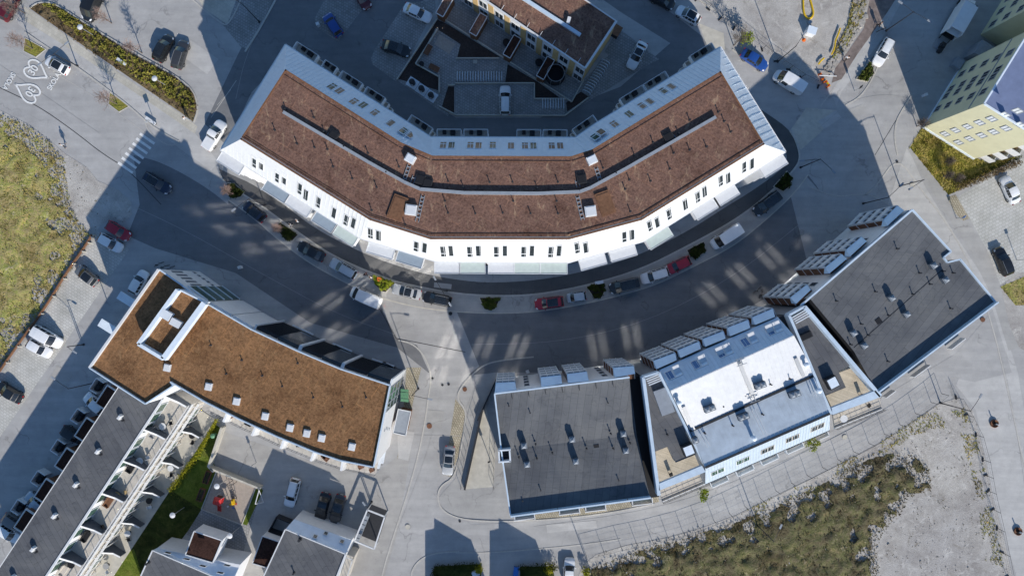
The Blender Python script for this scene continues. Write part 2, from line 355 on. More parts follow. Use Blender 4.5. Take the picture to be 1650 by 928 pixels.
def tuft_mesh(mb, x, y, z, s, rnd, blades=4):
    for k in range(blades):
        a = rnd.uniform(0, 6.28); l = s * rnd.uniform(.6, 1.3); w = s * rnd.uniform(.18, .34); t = rnd.uniform(.3, 1.1)
        d = Vector((math.cos(a) * math.cos(t), math.sin(a) * math.cos(t), math.sin(t))); n = Vector((-math.sin(a), math.cos(a), 0)) * w
        o = Vector((x, y, z)); mb.face([o - n, o + n, o + d * l])
def clump_mesh(mb, c, rx, ry, h, n, leaf, rnd, z0=0.0):
    "leaf faces through an ellipsoid-like volume"
    for _ in range(n):
        a = rnd.uniform(0, 6.28); r = math.sqrt(rnd.random()); zz = rnd.random() ** .7
        sc = math.sqrt(max(.05, 1 - zz * zz * .85)) * rnd.uniform(.75, 1.12)
        o = Vector((c[0] + rx * r * sc * math.cos(a), c[1] + ry * r * sc * math.sin(a), z0 + h * zz))
        u = Vector((rnd.gauss(0, 1), rnd.gauss(0, 1), rnd.gauss(0, .5))).normalized(); v = u.cross(Vector((rnd.gauss(0, 1), rnd.gauss(0, 1), rnd.gauss(0, 1)))).normalized()
        l = leaf * rnd.uniform(.6, 1.3); mb.face([o - u * l, o + v * l * .6, o + u * l, o - v * l * .6])
def bumpy(name, poly_px, mat, amp, step, z0, rnd, kind='structure', freq=.5):
    "undulating ground mesh inside a polygon"
    from mathutils import noise as mn
    poly = [W2(*p) for p in poly_px]
    x0 = min(p[0] for p in poly); x1 = max(p[0] for p in poly); y0 = min(p[1] for p in poly); y1 = max(p[1] for p in poly)
    nx = int((x1 - x0) / step) + 1; ny = int((y1 - y0) / step) + 1; idx = {}; mb = MB()
    def dist(x, y):
        best = 1e9
        for i in range(len(poly)):
            ax, ay = poly[i]; bx, by = poly[(i + 1) % len(poly)]; dx, dy = bx - ax, by - ay
            t = max(0, min(1, ((x - ax) * dx + (y - ay) * dy) / (dx * dx + dy * dy + 1e-9))); best = min(best, math.hypot(x - ax - t * dx, y - ay - t * dy))
        return best
    ins = {}
    for i in range(nx + 1):
        for j in range(ny + 1):
            x = x0 + i * step; y = y0 + j * step
            if in_poly(x, y, poly):
                dd = dist(x, y)
                vv = dd - 6.5 * max(0, mn.fractal(Vector((x * .45 + 9, y * .45, 3)), 1, 2, 5) + .12)
                if vv < 0: continue
                e = min(1, vv / 2.2, dd / 1.5)
                h = z0 + e * amp * (mn.fractal(Vector((x * freq, y * freq, 0)), 1, 2, 5) * .5 + .62)
                idx[i, j] = len(mb.v); mb.v.append((x, y, max(z0, h)))
    for i in range(nx):
        for j in range(ny):
            q = [(i, j), (i + 1, j), (i + 1, j + 1), (i, j + 1)]; k = [idx[c] for c in q if c in idx]
            if len(k) >= 3: mb.f.append(tuple(k))
    return obj(name, mb, MAT[mat], None, 60)
MEADOW = [(-260, 120), (-60, 165), (0, 178), (45, 200), (80, 226), (105, 248), (140, 270), (158, 292), (190, 308), (208, 325), (213, 345), (200, 358), (178, 352), (160, 366), (150, 385), (110, 445), (75, 498), (36, 550), (0, 598), (-60, 680), (-260, 760)]
MEADOW_IN = [(-200, 140), (0, 190), (40, 210), (78, 240), (94, 262), (98, 290), (108, 330), (134, 375), (140, 388), (105, 440), (68, 494), (30, 548), (0, 585), (-60, 665), (-200, 720)]
WASTE = [(900, 1010), (938, 912), (960, 893), (1010, 878), (1075, 866), (1130, 850), (1185, 830), (1240, 803), (1300, 774), (1360, 744), (1420, 712), (1470, 680), (1512, 650), (1545, 640), (1568, 662), (1584, 725), (1600, 800), (1618, 870), (1632, 935), (1660, 1010)]
WASTE_G = [(890, 1000), (950, 915), (1010, 890), (1090, 868), (1180, 842), (1260, 808), (1330, 775), (1400, 738), (1432, 728), (1470, 732), (1496, 752), (1500, 788), (1462, 802), (1448, 830), (1425, 850), (1410, 880), (1418, 935), (1440, 1000)]
SITE = [(1095, -120), (1126, 2), (1150, 26), (1200, 62), (1248, 97), (1288, 122), (1320, 140), (1338, 118), (1350, 100), (1372, 72), (1392, 40), (1412, 0), (1450, -120)]
from mathutils import noise as mnoise
def build_ground():
    rnd = random.Random(3)
    S = 420
    struct('ground', MB().face([(-S, -S, 0), (S, -S, 0), (S, S, 0), (-S, S, 0)]), MAT['road'])
    # street sheets: shade put in as darker asphalt, the rest lighter
    sheet('street', smooth([(215, 250), (262, 262), (330, 300), (368, 330)], 2) + smooth(LAY_OUT, 2) + [(1316, 300), (1345, 352), (1300, 440), (1200, 500), (1060, 570), (930, 600), (800, 600), (740, 606), (690, 600), (640, 560), (500, 520), (380, 440), (250, 400), (205, 380), (225, 330)], 'road_shaded')
    sheet('junction', [(600, 470), (735, 500), (772, 590), (742, 615), (735, 640), (748, 665), (735, 740), (705, 790), (690, 935), (610, 935), (640, 850), (655, 760), (690, 640), (692, 600), (672, 556), (640, 545)], 'road')
    sheet('courtyard_lane', [(430, 0), (520, -10), (620, -20), (700, -20), (600, 100), (700, 170), (735, 190), (870, 190), (1000, 140), (1080, 70), (1000, 20), (900, -50), (1060, -60), (1150, 90), (1040, 160), (960, 222), (690, 222), (560, 140), (470, 80), (405, 150), (365, 235), (330, 200), (385, 85)], 'road_shaded')
    sheet('lane', [(1160, 80), (1080, 20), (1000, -40), (1060, -60), (1130, 15), (1330, 150), (1300, 175), (1285, 240), (1300, 285), (1340, 330), (1395, 250), (1520, 20), (1600, -100), (1660, -100), (1560, 80), (1484, 200), (1462, 240), (1420, 330), (1300, 420), (1270, 300), (1270, 250)], 'road')
    sheet('yard', [(345, 690), (420, 715), (500, 742), (602, 766), (640, 735), (668, 690), (655, 770), (640, 860), (618, 935), (370, 935), (388, 850), (420, 782), (350, 750)], 'yard')
    sheet('road_east', [(1430, 330), (1462, 235), (1490, 300), (1540, 380), (1600, 470), (1640, 600), (1690, 900), (1640, 935), (1600, 800), (1572, 660), (1540, 620), (1600, 500), (1520, 400)], 'road_pale')
    sheet('lane', [(708, 800), (760, 845), (860, 840), (1060, 805), (1150, 780), (1340, 695), (1420, 640), (1540, 570), (1600, 500), (1630, 600), (1570, 615), (1530, 608), (1505, 640), (1420, 704), (1300, 768), (1180, 828), (1080, 862), (950, 890), (800, 880), (690, 930), (690, 860)], 'road')
    # arc building forecourt, black path, lay-by
    sheet('forecourt', smooth(PATH_OUT, 1) + [(1200, 190), (1100, 340), (900, 420), (700, 420), (560, 370), (400, 250)], 'walk')
    band('path', PATH_OUT, PATH_IN + [(1218, 186)], 'black')
    band('lay_by', PATH_OUT[2:21], LAY_OUT, 'walk')
    kerb('kerb', PATH_OUT[1:25], .2, .1)
    kerb('kerb', LAY_OUT, .14, .03, 'conc')
    # north-west: road, bikeway, pale walk
    sheet('pavement', [(20, 20), (52, 20), (130, 78), (215, 138), (300, 200), (330, 232), (352, 262), (340, 275), (290, 240), (210, 175), (130, 110), (75, 75), (30, 40)], 'road_pale')
    sheet('footpath', [(38, 10), (60, 24), (150, 88), (232, 146), (296, 186), (318, 204), (314, 216), (280, 192), (215, 148), (130, 90), (40, 34)], 'pave_d')
    kerb('kerb', [(40, 52), (78, 78), (130, 112), (210, 172), (232, 193), (258, 212), (288, 228)], .16, .1)
    kerb('kerb', [(232, 192), (238, 210), (255, 226), (275, 236), (288, 230)], .12, .05)
    line('road_edge', [(-40, 122), (0, 142), (60, 170), (120, 212), (165, 248), (205, 272), (260, 330)], .12, 'dkerb', 2)
    line('road_edge', [(-10, 62), (70, 108), (140, 148), (200, 190), (240, 218)], .07, 'kerb', 2)
    line('bay_line', [(381, 130), (340, 190)], .1, 'kerb'); line('bay_line', [(350, 170), (372, 145)], .06, 'kerb')
    kerb('kerb', [(300, -10), (330, 18), (357, 38), (366, 42), (380, 20), (392, -10)], .15, .08)
    sheet('pavement', [(357, 38), (392, -20), (450, -20), (400, 80), (388, 76)], 'pave_c')
    sheet('pavement', [(300, -30), (392, -30), (366, 40), (330, 15)], 'pave_d')
    kerb('kerb', [(395, 84), (420, 45), (447, -5)], .2, .1)
    # crossing
    a0, b0, a1, b1 = (225.5, 215.5), (249, 232), (190.5, 262), (214, 279)
    mb = MB(); z = nextz([(190, 215), (250, 280)])
    for i in range(7):
        t = i / 6; a = (a0[0] + (a1[0] - a0[0]) * t, a0[1] + (a1[1] - a0[1]) * t); b = (b0[0] + (b1[0] - b0[0]) * t, b0[1] + (b1[1] - b0[1]) * t)
        A, B = Vector(W2(*a)), Vector(W2(*b)); d = (B - A).normalized(); n = Vector((-d.y, d.x)) * .21
        mb.face([(p.x, p.y, z) for p in (A + n, A - n, B - n, B + n)])
    struct('zebra_crossing', mb, MAT['mark'])
    # hearts, 30 and SKOLA painted on the road
    def heart(c, tip, wid):
        c = Vector(W2(*c)); tip = Vector(W2(*tip)); ax = (tip - c); L = ax.length; ax /= L; sd = Vector((-ax.y, ax.x)); pts = []
        for k in range(41):
            t = 2 * math.pi * k / 40; x = 16 * math.sin(t) ** 3 / 16; y = (13 * math.cos(t) - 5 * math.cos(2 * t) - 2 * math.cos(3 * t) - math.cos(4 * t)) / 17
            pts.append(c + sd * x * wid / 2 - ax * (y * L * .98 + .0))
        mb = MB(); z = .09
        for i in range(40):
            a, b = pts[i], pts[i + 1]; d = (b - a)
            if d.length < 1e-4: continue
            d.normalize(); n = Vector((-d.y, d.x)) * .14; a = a - d * .04; b = b + d * .04; zz = z + (i % 2) * .001
            mb.face([(p.x, p.y, zz) for p in (a + n, a - n, b - n, b + n)])
        struct('road_heart', mb, MAT['mark'])
    heart((58, 114.5), (79, 127), 2.9); heart((46, 149), (24, 136), 2.9)
    def text(s, px, ang, size, sx=1.0):
        cu = bpy.data.curves.new('road_lettering', 'FONT'); cu.body = s; cu.align_x = 'CENTER'; cu.align_y = 'CENTER'; cu.size = size; cu.offset = .03
        o = bpy.data.objects.new('road_lettering', cu); COL.objects.link(o); p = W(*px); o.location = (p.x, p.y, .092); o.rotation_euler = (0, 0, ang); o.scale = (sx, 1, 1)
        cu.materials.append(MAT['mark']); o['kind'] = 'structure'
    up = lambda dx, dy: math.atan2(-dy, dx)
    text('30', (54.5, 114), up(.55, -.83), 1.7, .95); text('30', (49, 148), up(-.5, .85), 1.7, .95)
    text('SKOLA', (15, 131.5), up(-.5, .86), 1.15, .85); text('SKOLA', (87.5, 132), up(.52, -.85), 1.15, .85)
    # pavers car parks
    sheet('parking', [(150, 378), (155, 372), (208, 402), (64, 612), (-60, 790), (-100, 740), (0, 606), (75, 500)], 'pave_a')
    sheet('parking', [(1541, 318), (1635, 262), (1720, 215), (1720, 452), (1648, 445), (1612, 462), (1590, 402), (1562, 352)], 'pave_e')
    sheet('parking', [(527, -8), (605, -8), (573, 30), (545, 68), (511, 45), (507, 31)], 'pave_c')
    sheet('parking', [(652, 7), (700, 0), (703, 12), (638, 132), (600, 104), (598, 94), (604, 80)], 'pave_c')
    sheet('parking', [(733, 138), (860, 138), (860, 160), (911, 160), (911, 186), (733, 186)], 'pave_c')
    sheet('parking', [(997, 46), (1062, 96), (1017, 121), (974, 84)], 'pave_c')
    sheet('courtyard', [(703, 30), (738, -20), (940, 130), (985, 85), (1017, 121), (912, 186), (911, 160), (860, 160), (860, 137), (733, 137), (722, 188), (640, 130)], 'pave_c')
    sheet('concrete_slab', [(1299, 174), (1349, 178), (1322, 214), (1290, 242), (1272, 212)], 'conc')
    sheet('pavement', [(1340, 150), (1372, 90), (1425, 12), (1450, -30), (1470, -30), (1420, 65), (1388, 108), (1356, 148), (1348, 172)], 'road_pale')
    line('road_edge', [(1322, 172), (1350, 134), (1400, 74), (1436, 22), (1455, -10)], .16, 'kerb')
    kerb('kerb', [(1410, 250), (1440, 200), (1466, 160)], .06, .02, 'dkerb', 0)
    kerb('kerb', [(1362, 170), (1384, 158), (1398, 140), (1412, 115), (1418, 95)], .14, .06)
    kerb('kerb', [(1446, 250), (1441, 228), (1442, 200), (1452, 180), (1468, 155)], .15, .08)
    kerb('kerb', [(1390, 318), (1412, 300), (1446, 252), (1480, 300), (1530, 365), (1570, 440), (1598, 520), (1622, 620), (1652, 760)], .14, .05)
    kerb('kerb', [(1180, 80), (1200, 95), (1215, 84), (1211, 55), (1166, 26), (1128, 0)], .14, .1)
    kerb('kerb', [(1302, 300), (1345, 318), (1390, 312), (1412, 318), (1432, 330)], .1, .05)
    sheet('pavement', [(1126, 38), (1166, 54), (1168, 80), (1140, 76)], 'conc')
    # junction south
    kerb('kerb', [(860, 575), (810, 580), (783, 586), (764, 600), (744, 622), (735, 640), (752, 662), (748, 690), (741, 735), (731, 770), (710, 782), (704, 800), (712, 822), (740, 836), (795, 840), (870, 838), (960, 830), (1055, 812)], .16, .1)
    kerb('kerb', [(642, 548), (664, 553), (682, 570), (692, 592), (695, 612), (690, 640), (686, 672), (675, 730), (655, 800), (622, 900), (614, 935)], .16, .06)
    line('road_edge', [(600, 476), (638, 545), (750, 567)], .1, 'dkerb')
    kerb('kerb', [(662, 935), (664, 915), (680, 898), (705, 890), (740, 888)], .14, .08); kerb('kerb', [(735, 890), (800, 890), (935, 878), (1000, 868)], .12, .06)
    sheet('pavement', [(655, 592), (679, 592), (665, 650), (659, 690), (652, 705), (640, 740), (650, 660)], 'pave_b')
    sheet('pavement', [(734, 642), (750, 664), (746, 692), (738, 735), (727, 768), (716, 765), (727, 690)], 'pave_b')
    sheet('pavement', [(752, 655), (770, 610), (800, 600), (822, 800), (860, 836), (735, 834), (708, 800), (734, 770), (745, 720)], 'walk')
    sheet('pavement', [(822, 800), (1055, 770), (1062, 808), (960, 828), (850, 838)], 'pave_b')
    # garage ramp: sunlit slab between dark walls
    sheet('garage_ramp', [(747, 788), (795, 784), (798, 735), (783, 655), (775, 670)], 'conc')
    # parking at east/house yard
    sheet('sidewalk', [(1462, 240), (1486, 206), (1534, 316), (1590, 402), (1616, 470), (1640, 560), (1625, 565), (1598, 478), (1560, 400), (1500, 305)], 'walk')
    sheet('sidewalk', [(1640, 440), (1612, 460), (1625, 520), (1642, 560), (1720, 600), (1720, 430)], 'gravel')
    # meadow
    sheet('hillside', MEADOW, 'gravel')
    o = bumpy('meadow', MEADOW_IN, 'meadow', .42, .42, .02, rnd, freq=.8); o['kind'] = 'structure'
    mb = MB(); P = [W2(*p) for p in MEADOW_IN]
    for x, y in scatter([W2(*p) for p in [(-20, 175), (44, 202), (80, 228), (104, 256), (110, 300), (118, 340), (140, 372), (150, 383), (75, 497), (0, 596), (-40, 640)]], 9000, rnd): tuft_mesh(mb, x, y, rnd.uniform(.02, .3), rnd.uniform(.12, .3), rnd)
    tag(obj('grass', mb, MAT['meadow_t']), 'dry yellow and green meadow grass on the slope beside the parking bays', 'grass', kind='stuff')
    sheet('hillside', [(150, 288), (190, 306), (212, 326), (212, 348), (200, 358), (160, 350), (144, 330)], 'gravel')
    # waste ground
    sheet('waste_ground', WASTE, 'gravel')
    o = bumpy('mound', WASTE_G, 'waste', .75, .42, .02, rnd, freq=.75); o['kind'] = 'structure'
    mb = MB()
    for x, y in scatter([W2(*p) for p in WASTE_G], 11000, rnd): tuft_mesh(mb, x, y, rnd.uniform(.05, .5), rnd.uniform(.12, .32), rnd)
    tag(obj('grass', mb, MAT['waste_t']), 'dark brown and olive rough grass on the fenced waste ground', 'grass', kind='stuff')
    mb = MB(); strip = [(1200, 822), (1400, 722), (1512, 652), (1548, 645), (1568, 690), (1590, 770), (1600, 830), (1622, 928), (1590, 928), (1575, 800), (1545, 690), (1500, 690), (1400, 742), (1220, 832)]
    for x, y in [q for q in scatter([W2(*p) for p in strip], 2600, rnd) if mnoise.fractal(Vector((q[0] * .25, q[1] * .25, 5)), 1, 2, 4) > .0]: tuft_mesh(mb, x, y, .02, rnd.uniform(.1, .28), rnd)
    tag(obj('grass', mb, MAT['meadow_t']), 'thin weeds along the inside of the mesh fence', 'grass', kind='stuff')
    mb = MB()
    WG = [W2(*p) for p in WASTE_G]
    for x, y in scatter([W2(*p) for p in WASTE], 700, rnd):
        s = rnd.uniform(.03, .09) * (2 if rnd.random() < .06 else 1); mb.box((x, y, s * .3 + (.3 if in_poly(x, y, WG) else .02)), (s * 2, s * 1.5, s), rnd.uniform(0, 3))
    tag(obj('rubble', mb, MAT['rock']), 'pale stones and rubble strewn over the waste ground', 'rubble', kind='stuff')
    # ragged fringe: loose weeds thinning out into the bare gravel
    mb = MB()
    for poly, n in ((MEADOW, 2600), (WASTE, 2200)):
        q = [W2(*p) for p in poly]
        for x, y in scatter(q, n, rnd):
            if abs(x) < 85 and abs(y) < 50 and mnoise.fractal(Vector((x * .3, y * .3, 1)), 1, 2, 4) > .02: tuft_mesh(mb, x, y, .02, rnd.uniform(.06, .2), rnd)
    tag(obj('weeds', mb, MAT['waste_t']), 'scattered weeds fringing the meadow and the waste ground', 'weeds', kind='stuff')
    # seams, patches and repairs in the asphalt
    for i, (poly, m) in enumerate((([(1318, 196), (1347, 178), (1356, 190), (1328, 208)], 'road_pale'), ([(1360, 180), (1390, 168), (1398, 180), (1368, 194)], 'walk'), ([(690, 660), (716, 662), (712, 690), (688, 688)], 'walk'), ([(92, 588), (118, 604), (98, 634), (74, 618)], 'yard'), ([(700, 455), (728, 458), (727, 466), (699, 463)], 'walk'), ([(1150, 742), (1196, 722), (1202, 736), (1158, 757)], 'road_pale'), ([(640, 690), (668, 696), (658, 742), (642, 738)], 'road_pale'), ([(300, 60), (352, 96), (334, 120), (284, 84)], 'road_pale'), ([(880, 845), (960, 838), (962, 850), (882, 858)], 'road_pale'))): sheet('asphalt_patch', poly, m)
    for pts in ([(1318, 208), (1350, 180)], [(1340, 172), (1420, 150), (1470, 160)], [(1395, 250), (1418, 232), (1440, 205)], [(655, 700), (742, 702)], [(640, 855), (700, 700), (712, 600)], [(860, 848), (1060, 820), (1200, 770), (1330, 712), (1430, 660)], [(210, 330), (300, 372), (420, 440), (540, 505), (640, 540)], [(760, 555), (900, 552), (1040, 520), (1180, 448), (1290, 360)], [(430, 20), (396, 90), (380, 160)], [(1560, 420), (1612, 560), (1640, 700), (1660, 850)], [(0, 105), (80, 160), (160, 215)], [(96, 640), (220, 470)]): line('road_seam', pts, .06, 'walk', 2)
    for px, py in ((640, 470), (1298, 262), (1060, 500), (860, 540), (560, 500), (300, 330)): pass
    # building site
    sheet('building_site', SITE, 'gravel')
    sheet('earth_strip', [(1340, 134), (1346, 110), (1366, 84), (1392, 46), (1405, -20), (1462, -30), (1430, 20), (1380, 90), (1356, 128)], 'earth')
    mb = MB()
    for x, y in scatter([W2(*p) for p in [(1328, 112), (1340, 92), (1360, 62), (1372, 30), (1375, -10), (1400, -10), (1396, 30), (1376, 66), (1352, 100), (1336, 124)]], 420, rnd):
        s = rnd.uniform(.08, .3); mb.box((x, y, s * .4), (s * 1.6, s * 1.3, s), rnd.uniform(0, 3))
    tag(obj('rubble', mb, MAT['rock']), 'bank of pale broken rocks along the edge of the building site', 'rubble', kind='stuff')
    mb = MB()
    for x, y in scatter([W2(*p) for p in [(1366, 40), (1374, -5), (1394, -5), (1392, 20), (1378, 50), (1350, 95), (1340, 95)]], 700, rnd): tuft_mesh(mb, x, y, .1, rnd.uniform(.15, .4), rnd)
    tag(obj('grass', mb, MAT['meadow_t']), 'yellow weeds among the rocks beside the building site', 'grass', kind='stuff')
    # grass by the yellow house, and on the far east verge
    tri = [(1485, 206), (1530, 232), (1566, 252), (1590, 262), (1640, 252), (1600, 275), (1538, 310), (1528, 314), (1466, 238)]
    sheet('lawn', tri, 'ygrass'); mb = MB()
    for x, y in scatter([W2(*p) for p in tri], 3500, rnd): tuft_mesh(mb, x, y, 0, rnd.uniform(.12, .34), rnd)
    tag(obj('grass', mb, MAT['ygrass']), 'golden dry grass in front of the yellow apartment block', 'grass', kind='stuff')
    ev = [(1612, 462), (1650, 446), (1720, 440), (1720, 490), (1636, 492)]
    sheet('verge', ev, 'meadow'); mb = MB()
    for x, y in scatter([W2(*p) for p in ev], 900, rnd): tuft_mesh(mb, x, y, 0, rnd.uniform(.12, .3), rnd)
    tag(obj('grass', mb, MAT['meadow_t']), 'rough grass verge below the eastern parking bays', 'grass', kind='stuff')
    # planting bed and tree pits in the north west
    bed = [(48, 14), (62, 6), (86, 6), (150, 48), (220, 90), (285, 126), (312, 150), (318, 176), (311, 196), (292, 182), (230, 140), (150, 85), (85, 40)]
    sheet('planting_bed', bed, 'heath'); kerb('kerb', [(48, 14), (62, 4), (88, 5), (150, 46), (222, 88), (286, 124), (314, 148), (320, 176), (312, 198)], .14, .14)
    mb = MB(); upper = [(70, 8), (88, 8), (150, 48), (220, 92), (285, 128), (312, 152), (314, 182), (285, 165), (225, 128), (150, 76), (95, 30)]
    for x, y in scatter([W2(*p) for p in upper], 420, rnd): clump_mesh(mb, (x, y), .35, .35, rnd.uniform(.3, .8), 12, .14, rnd)
    tag(obj('ground_cover', mb, MAT['bedmix']), 'olive and rust ground cover shrubs filling the long planting bed', 'shrubs', kind='stuff')
    mb = MB()
    for x, y in scatter([W2(*p) for p in bed], 260, rnd): clump_mesh(mb, (x, y), .3, .3, rnd.uniform(.15, .4), 8, .12, rnd)
    tag(obj('ground_cover', mb, MAT['heath']), 'brown heather along the lower edge of the long planting bed', 'shrubs', kind='stuff')
    for pit in ([(40, 61), (74, 80), (58, 93), (38, 83)], [(177, 149), (209, 171), (192, 181), (175, 168)]):
        sheet('tree_pit', pit, 'bedmix'); q = pit + [pit[0]]; kerb('kerb', q, .1, .08, 'kerb', 0)
    # gardens of the terraced row (south west)
    sheet('lawn', [(346, 682), (356, 690), (341, 742), (352, 757), (326, 822), (270, 800), (268, 785), (300, 745)], 'lawn')
    sheet('garden', [(270, 786), (328, 822), (290, 872), (245, 935), (170, 935), (205, 880), (240, 830)], 'shrubd')
    sheet('lawn', [(176, 935), (198, 888), (216, 884), (230, 930)], 'lawn'); sheet('footpath', [(325, 820), (390, 845), (400, 780), (422, 785), (392, 890), (384, 930), (372, 895), (300, 860)], 'pave_c')
    sheet('sand_pit', [(352, 757), (414, 779), (389, 843), (326, 820)], 'sand'); kerb('kerb', [(351, 755), (415, 778), (390, 845), (325, 820), (351, 755)], .14, .15, 'kerb', 0)
    sheet('lawn', [(415, 778), (424, 790), (398, 846), (389, 843)], 'lawn')
    mb = MB()
    for poly, n in (([(346, 682), (356, 690), (341, 742), (352, 757), (326, 822), (270, 795), (300, 745)], 2200), ([(176, 935), (198, 888), (216, 884), (230, 930)], 500), ([(415, 778), (424, 790), (398, 846), (389, 843)], 250)):
        for x, y in scatter([W2(*p) for p in poly], n, rnd): tuft_mesh(mb, x, y, .01, rnd.uniform(.06, .14), rnd, 3)
    tag(obj('grass', mb, MAT['lawn']), 'mown green lawn behind the terraces of the long row', 'grass', kind='stuff')
    # courtyard beds
    for bedp in ([(703, 31), (722, 40), (805, 92), (800, 96), (736, 96), (742, 72), (702, 46), (670, 105), (707, 122), (706, 146), (642, 128)], [(818, 104), (866, 132), (905, 160), (862, 158), (860, 136), (814, 134)], [(722, 140), (732, 140), (732, 185), (712, 172)], [(936, 148), (950, 157), (914, 180), (912, 166)]):
        sheet('planting_bed', bedp, 'soil')
    sheet('patio', [(743, 0), (720, 34), (920, 165), (940, 128)], 'pave_c')
    sheet('sand_pit', [(708, 56), (734, 72), (724, 88), (700, 72)], 'sand')
    sheet('cobbles', [(1525, 318), (1540, 314), (1562, 352), (1552, 356), (1540, 345)], 'pave_b')
# ------------------------------------------------------------------ building helpers
UP = Vector((0, 0, 1))
def plane(*pts):
    p0 = pts[0]; n = (pts[1] - p0).cross(pts[2] - p0).normalized()
    return (p0, n if n.z > 0 else -n)
def onplane(px, py, pl):
    c = Vector((0, 0, CAMH)); d = W(px, py) - c; p0, n = pl
    return c + d * ((p0 - c).dot(n) / d.dot(n))
def axes(n):
    u = UP.cross(n)
    u = Vector((1, 0, 0)) if u.length < 1e-4 else u.normalized()
    return u, n.cross(u)
def ribs(mb, pts, n, step, w=.05, h=.06, u=None):
    "standing seams running up the slope of a planar polygon"
    if u is None: u, v = axes(n)
    else: v = n.cross(u)
    o = pts[0]; q = [((p - o).dot(u), (p - o).dot(v)) for p in pts]; x0 = min(a for a, b in q); x1 = max(a for a, b in q)
    x = x0 + step * .6
    while x < x1 - .1:
        ys = []
        for i in range(len(q)):
            (ax, ay), (bx, by) = q[i], q[(i + 1) % len(q)]
            if (ax > x) != (bx > x): ys.append(ay + (by - ay) * (x - ax) / (bx - ax))
        ys.sort()
        for a, b in zip(ys[::2], ys[1::2]):
            if b - a > .15: mb.obox(o + u * x + v * ((a + b) / 2) + n * (h / 2), u, v, n, w, b - a - .06, h)
        x += step
def window(parent, c, n, w, h, fm, gm, bars=1, name='window', u=None, proud=.07, hbar=False):
    if u is None: u, v = axes(n)
    else: v = n.cross(u)
    fr = MB(); t = .09
    fr.obox(c + u * (w / 2 - t / 2) + n * proud / 2, u, v, n, t, h, proud).obox(c - u * (w / 2 - t / 2) + n * proud / 2, u, v, n, t, h, proud)
    fr.obox(c + v * (h / 2 - t / 2) + n * proud / 2, u, v, n, w - 2 * t, t, proud).obox(c - v * (h / 2 - t / 2) + n * proud / 2, u, v, n, w - 2 * t, t, proud)
    for k in range(1, bars):
        fr.obox(c + u * (w * (k / bars - .5)) + n * proud * .48, u, v, n, t * .8, h - 2 * t, proud * .96)
    if hbar: fr.obox(c - v * h * .18 + n * proud * .46, u, v, n, w - 2 * t, t * 1.3, proud * .92)
    f = obj(name, fr, fm, parent)
    pm = MB().obox(c + n * proud * .22, u, v, n, w - 2 * t + .02, h - 2 * t + .02, proud * .4)
    obj('pane', pm, gm, f); return f
def vent(parent, p, h=.75, r=.07):
    mb = MB().lathe(p, [(r * 2.2, -.02), (r * 2.2, .04), (r, .07), (r, h - .08), (r * 1.6, h - .06), (r * 1.6, h)], 8)
    return obj('vent_pipe', mb, MAT['dkmetal'], parent, 40)
def railing(mb, pts, z, h=1.0, posts=1.2, r=.03, wires=1):
    for a, b in zip(pts[:-1], pts[1:]):
        a = Vector((a[0], a[1], z)); b = Vector((b[0], b[1], z)); L = (b - a).length
        if L < .05: continue
        for k in range(1, wires + 1): mb.beam(a + UP * h * k / wires, b + UP * h * k / wires, r * 1.6, r * 1.6)
        m = max(1, int(L / posts))
        for i in range(m + 1):
            p = a + (b - a) * (i / m); mb.beam(p, p + UP * h, r * 1.4, r * 1.4, Vector((1, 0, 0)))
def ladder(parent, a, b, w=.45, name='roof_ladder'):
    a = Vector(a); b = Vector(b); d = (b - a).normalized(); s = Vector((-d.y, d.x, 0)); mb = MB()
    mb.beam(a + s * w / 2, b + s * w / 2, .06, .1); mb.beam(a - s * w / 2, b - s * w / 2, .06, .1)
    n = int((b - a).length / .55)
    for i in range(n): p = a + d * (.3 + i * .55); mb.beam(p + s * w * .46, p - s * w * .46, .12, .08)
    return obj(name, mb, MAT['greymetal'], parent)
def curb_box(mb, c, sx, sy, h, rz): mb.box((c[0], c[1], c[2] + h / 2), (sx, sy, h), rz)
def hatch(parent, c, sx, sy, h, rz, glassy=True, name='roof_hatch', mat='white'):
    mb = MB(); curb_box(mb, c, sx, sy, h, rz); o = obj(name, mb, MAT[mat], parent)
    if glassy:
        g = MB(); g.box((c[0], c[1], c[2] + h + .03), (sx * .82, sy * .82, .06), rz); obj('dome', g, MAT[glassy if isinstance(glassy, str) else 'ltmetal'], o)
    return o
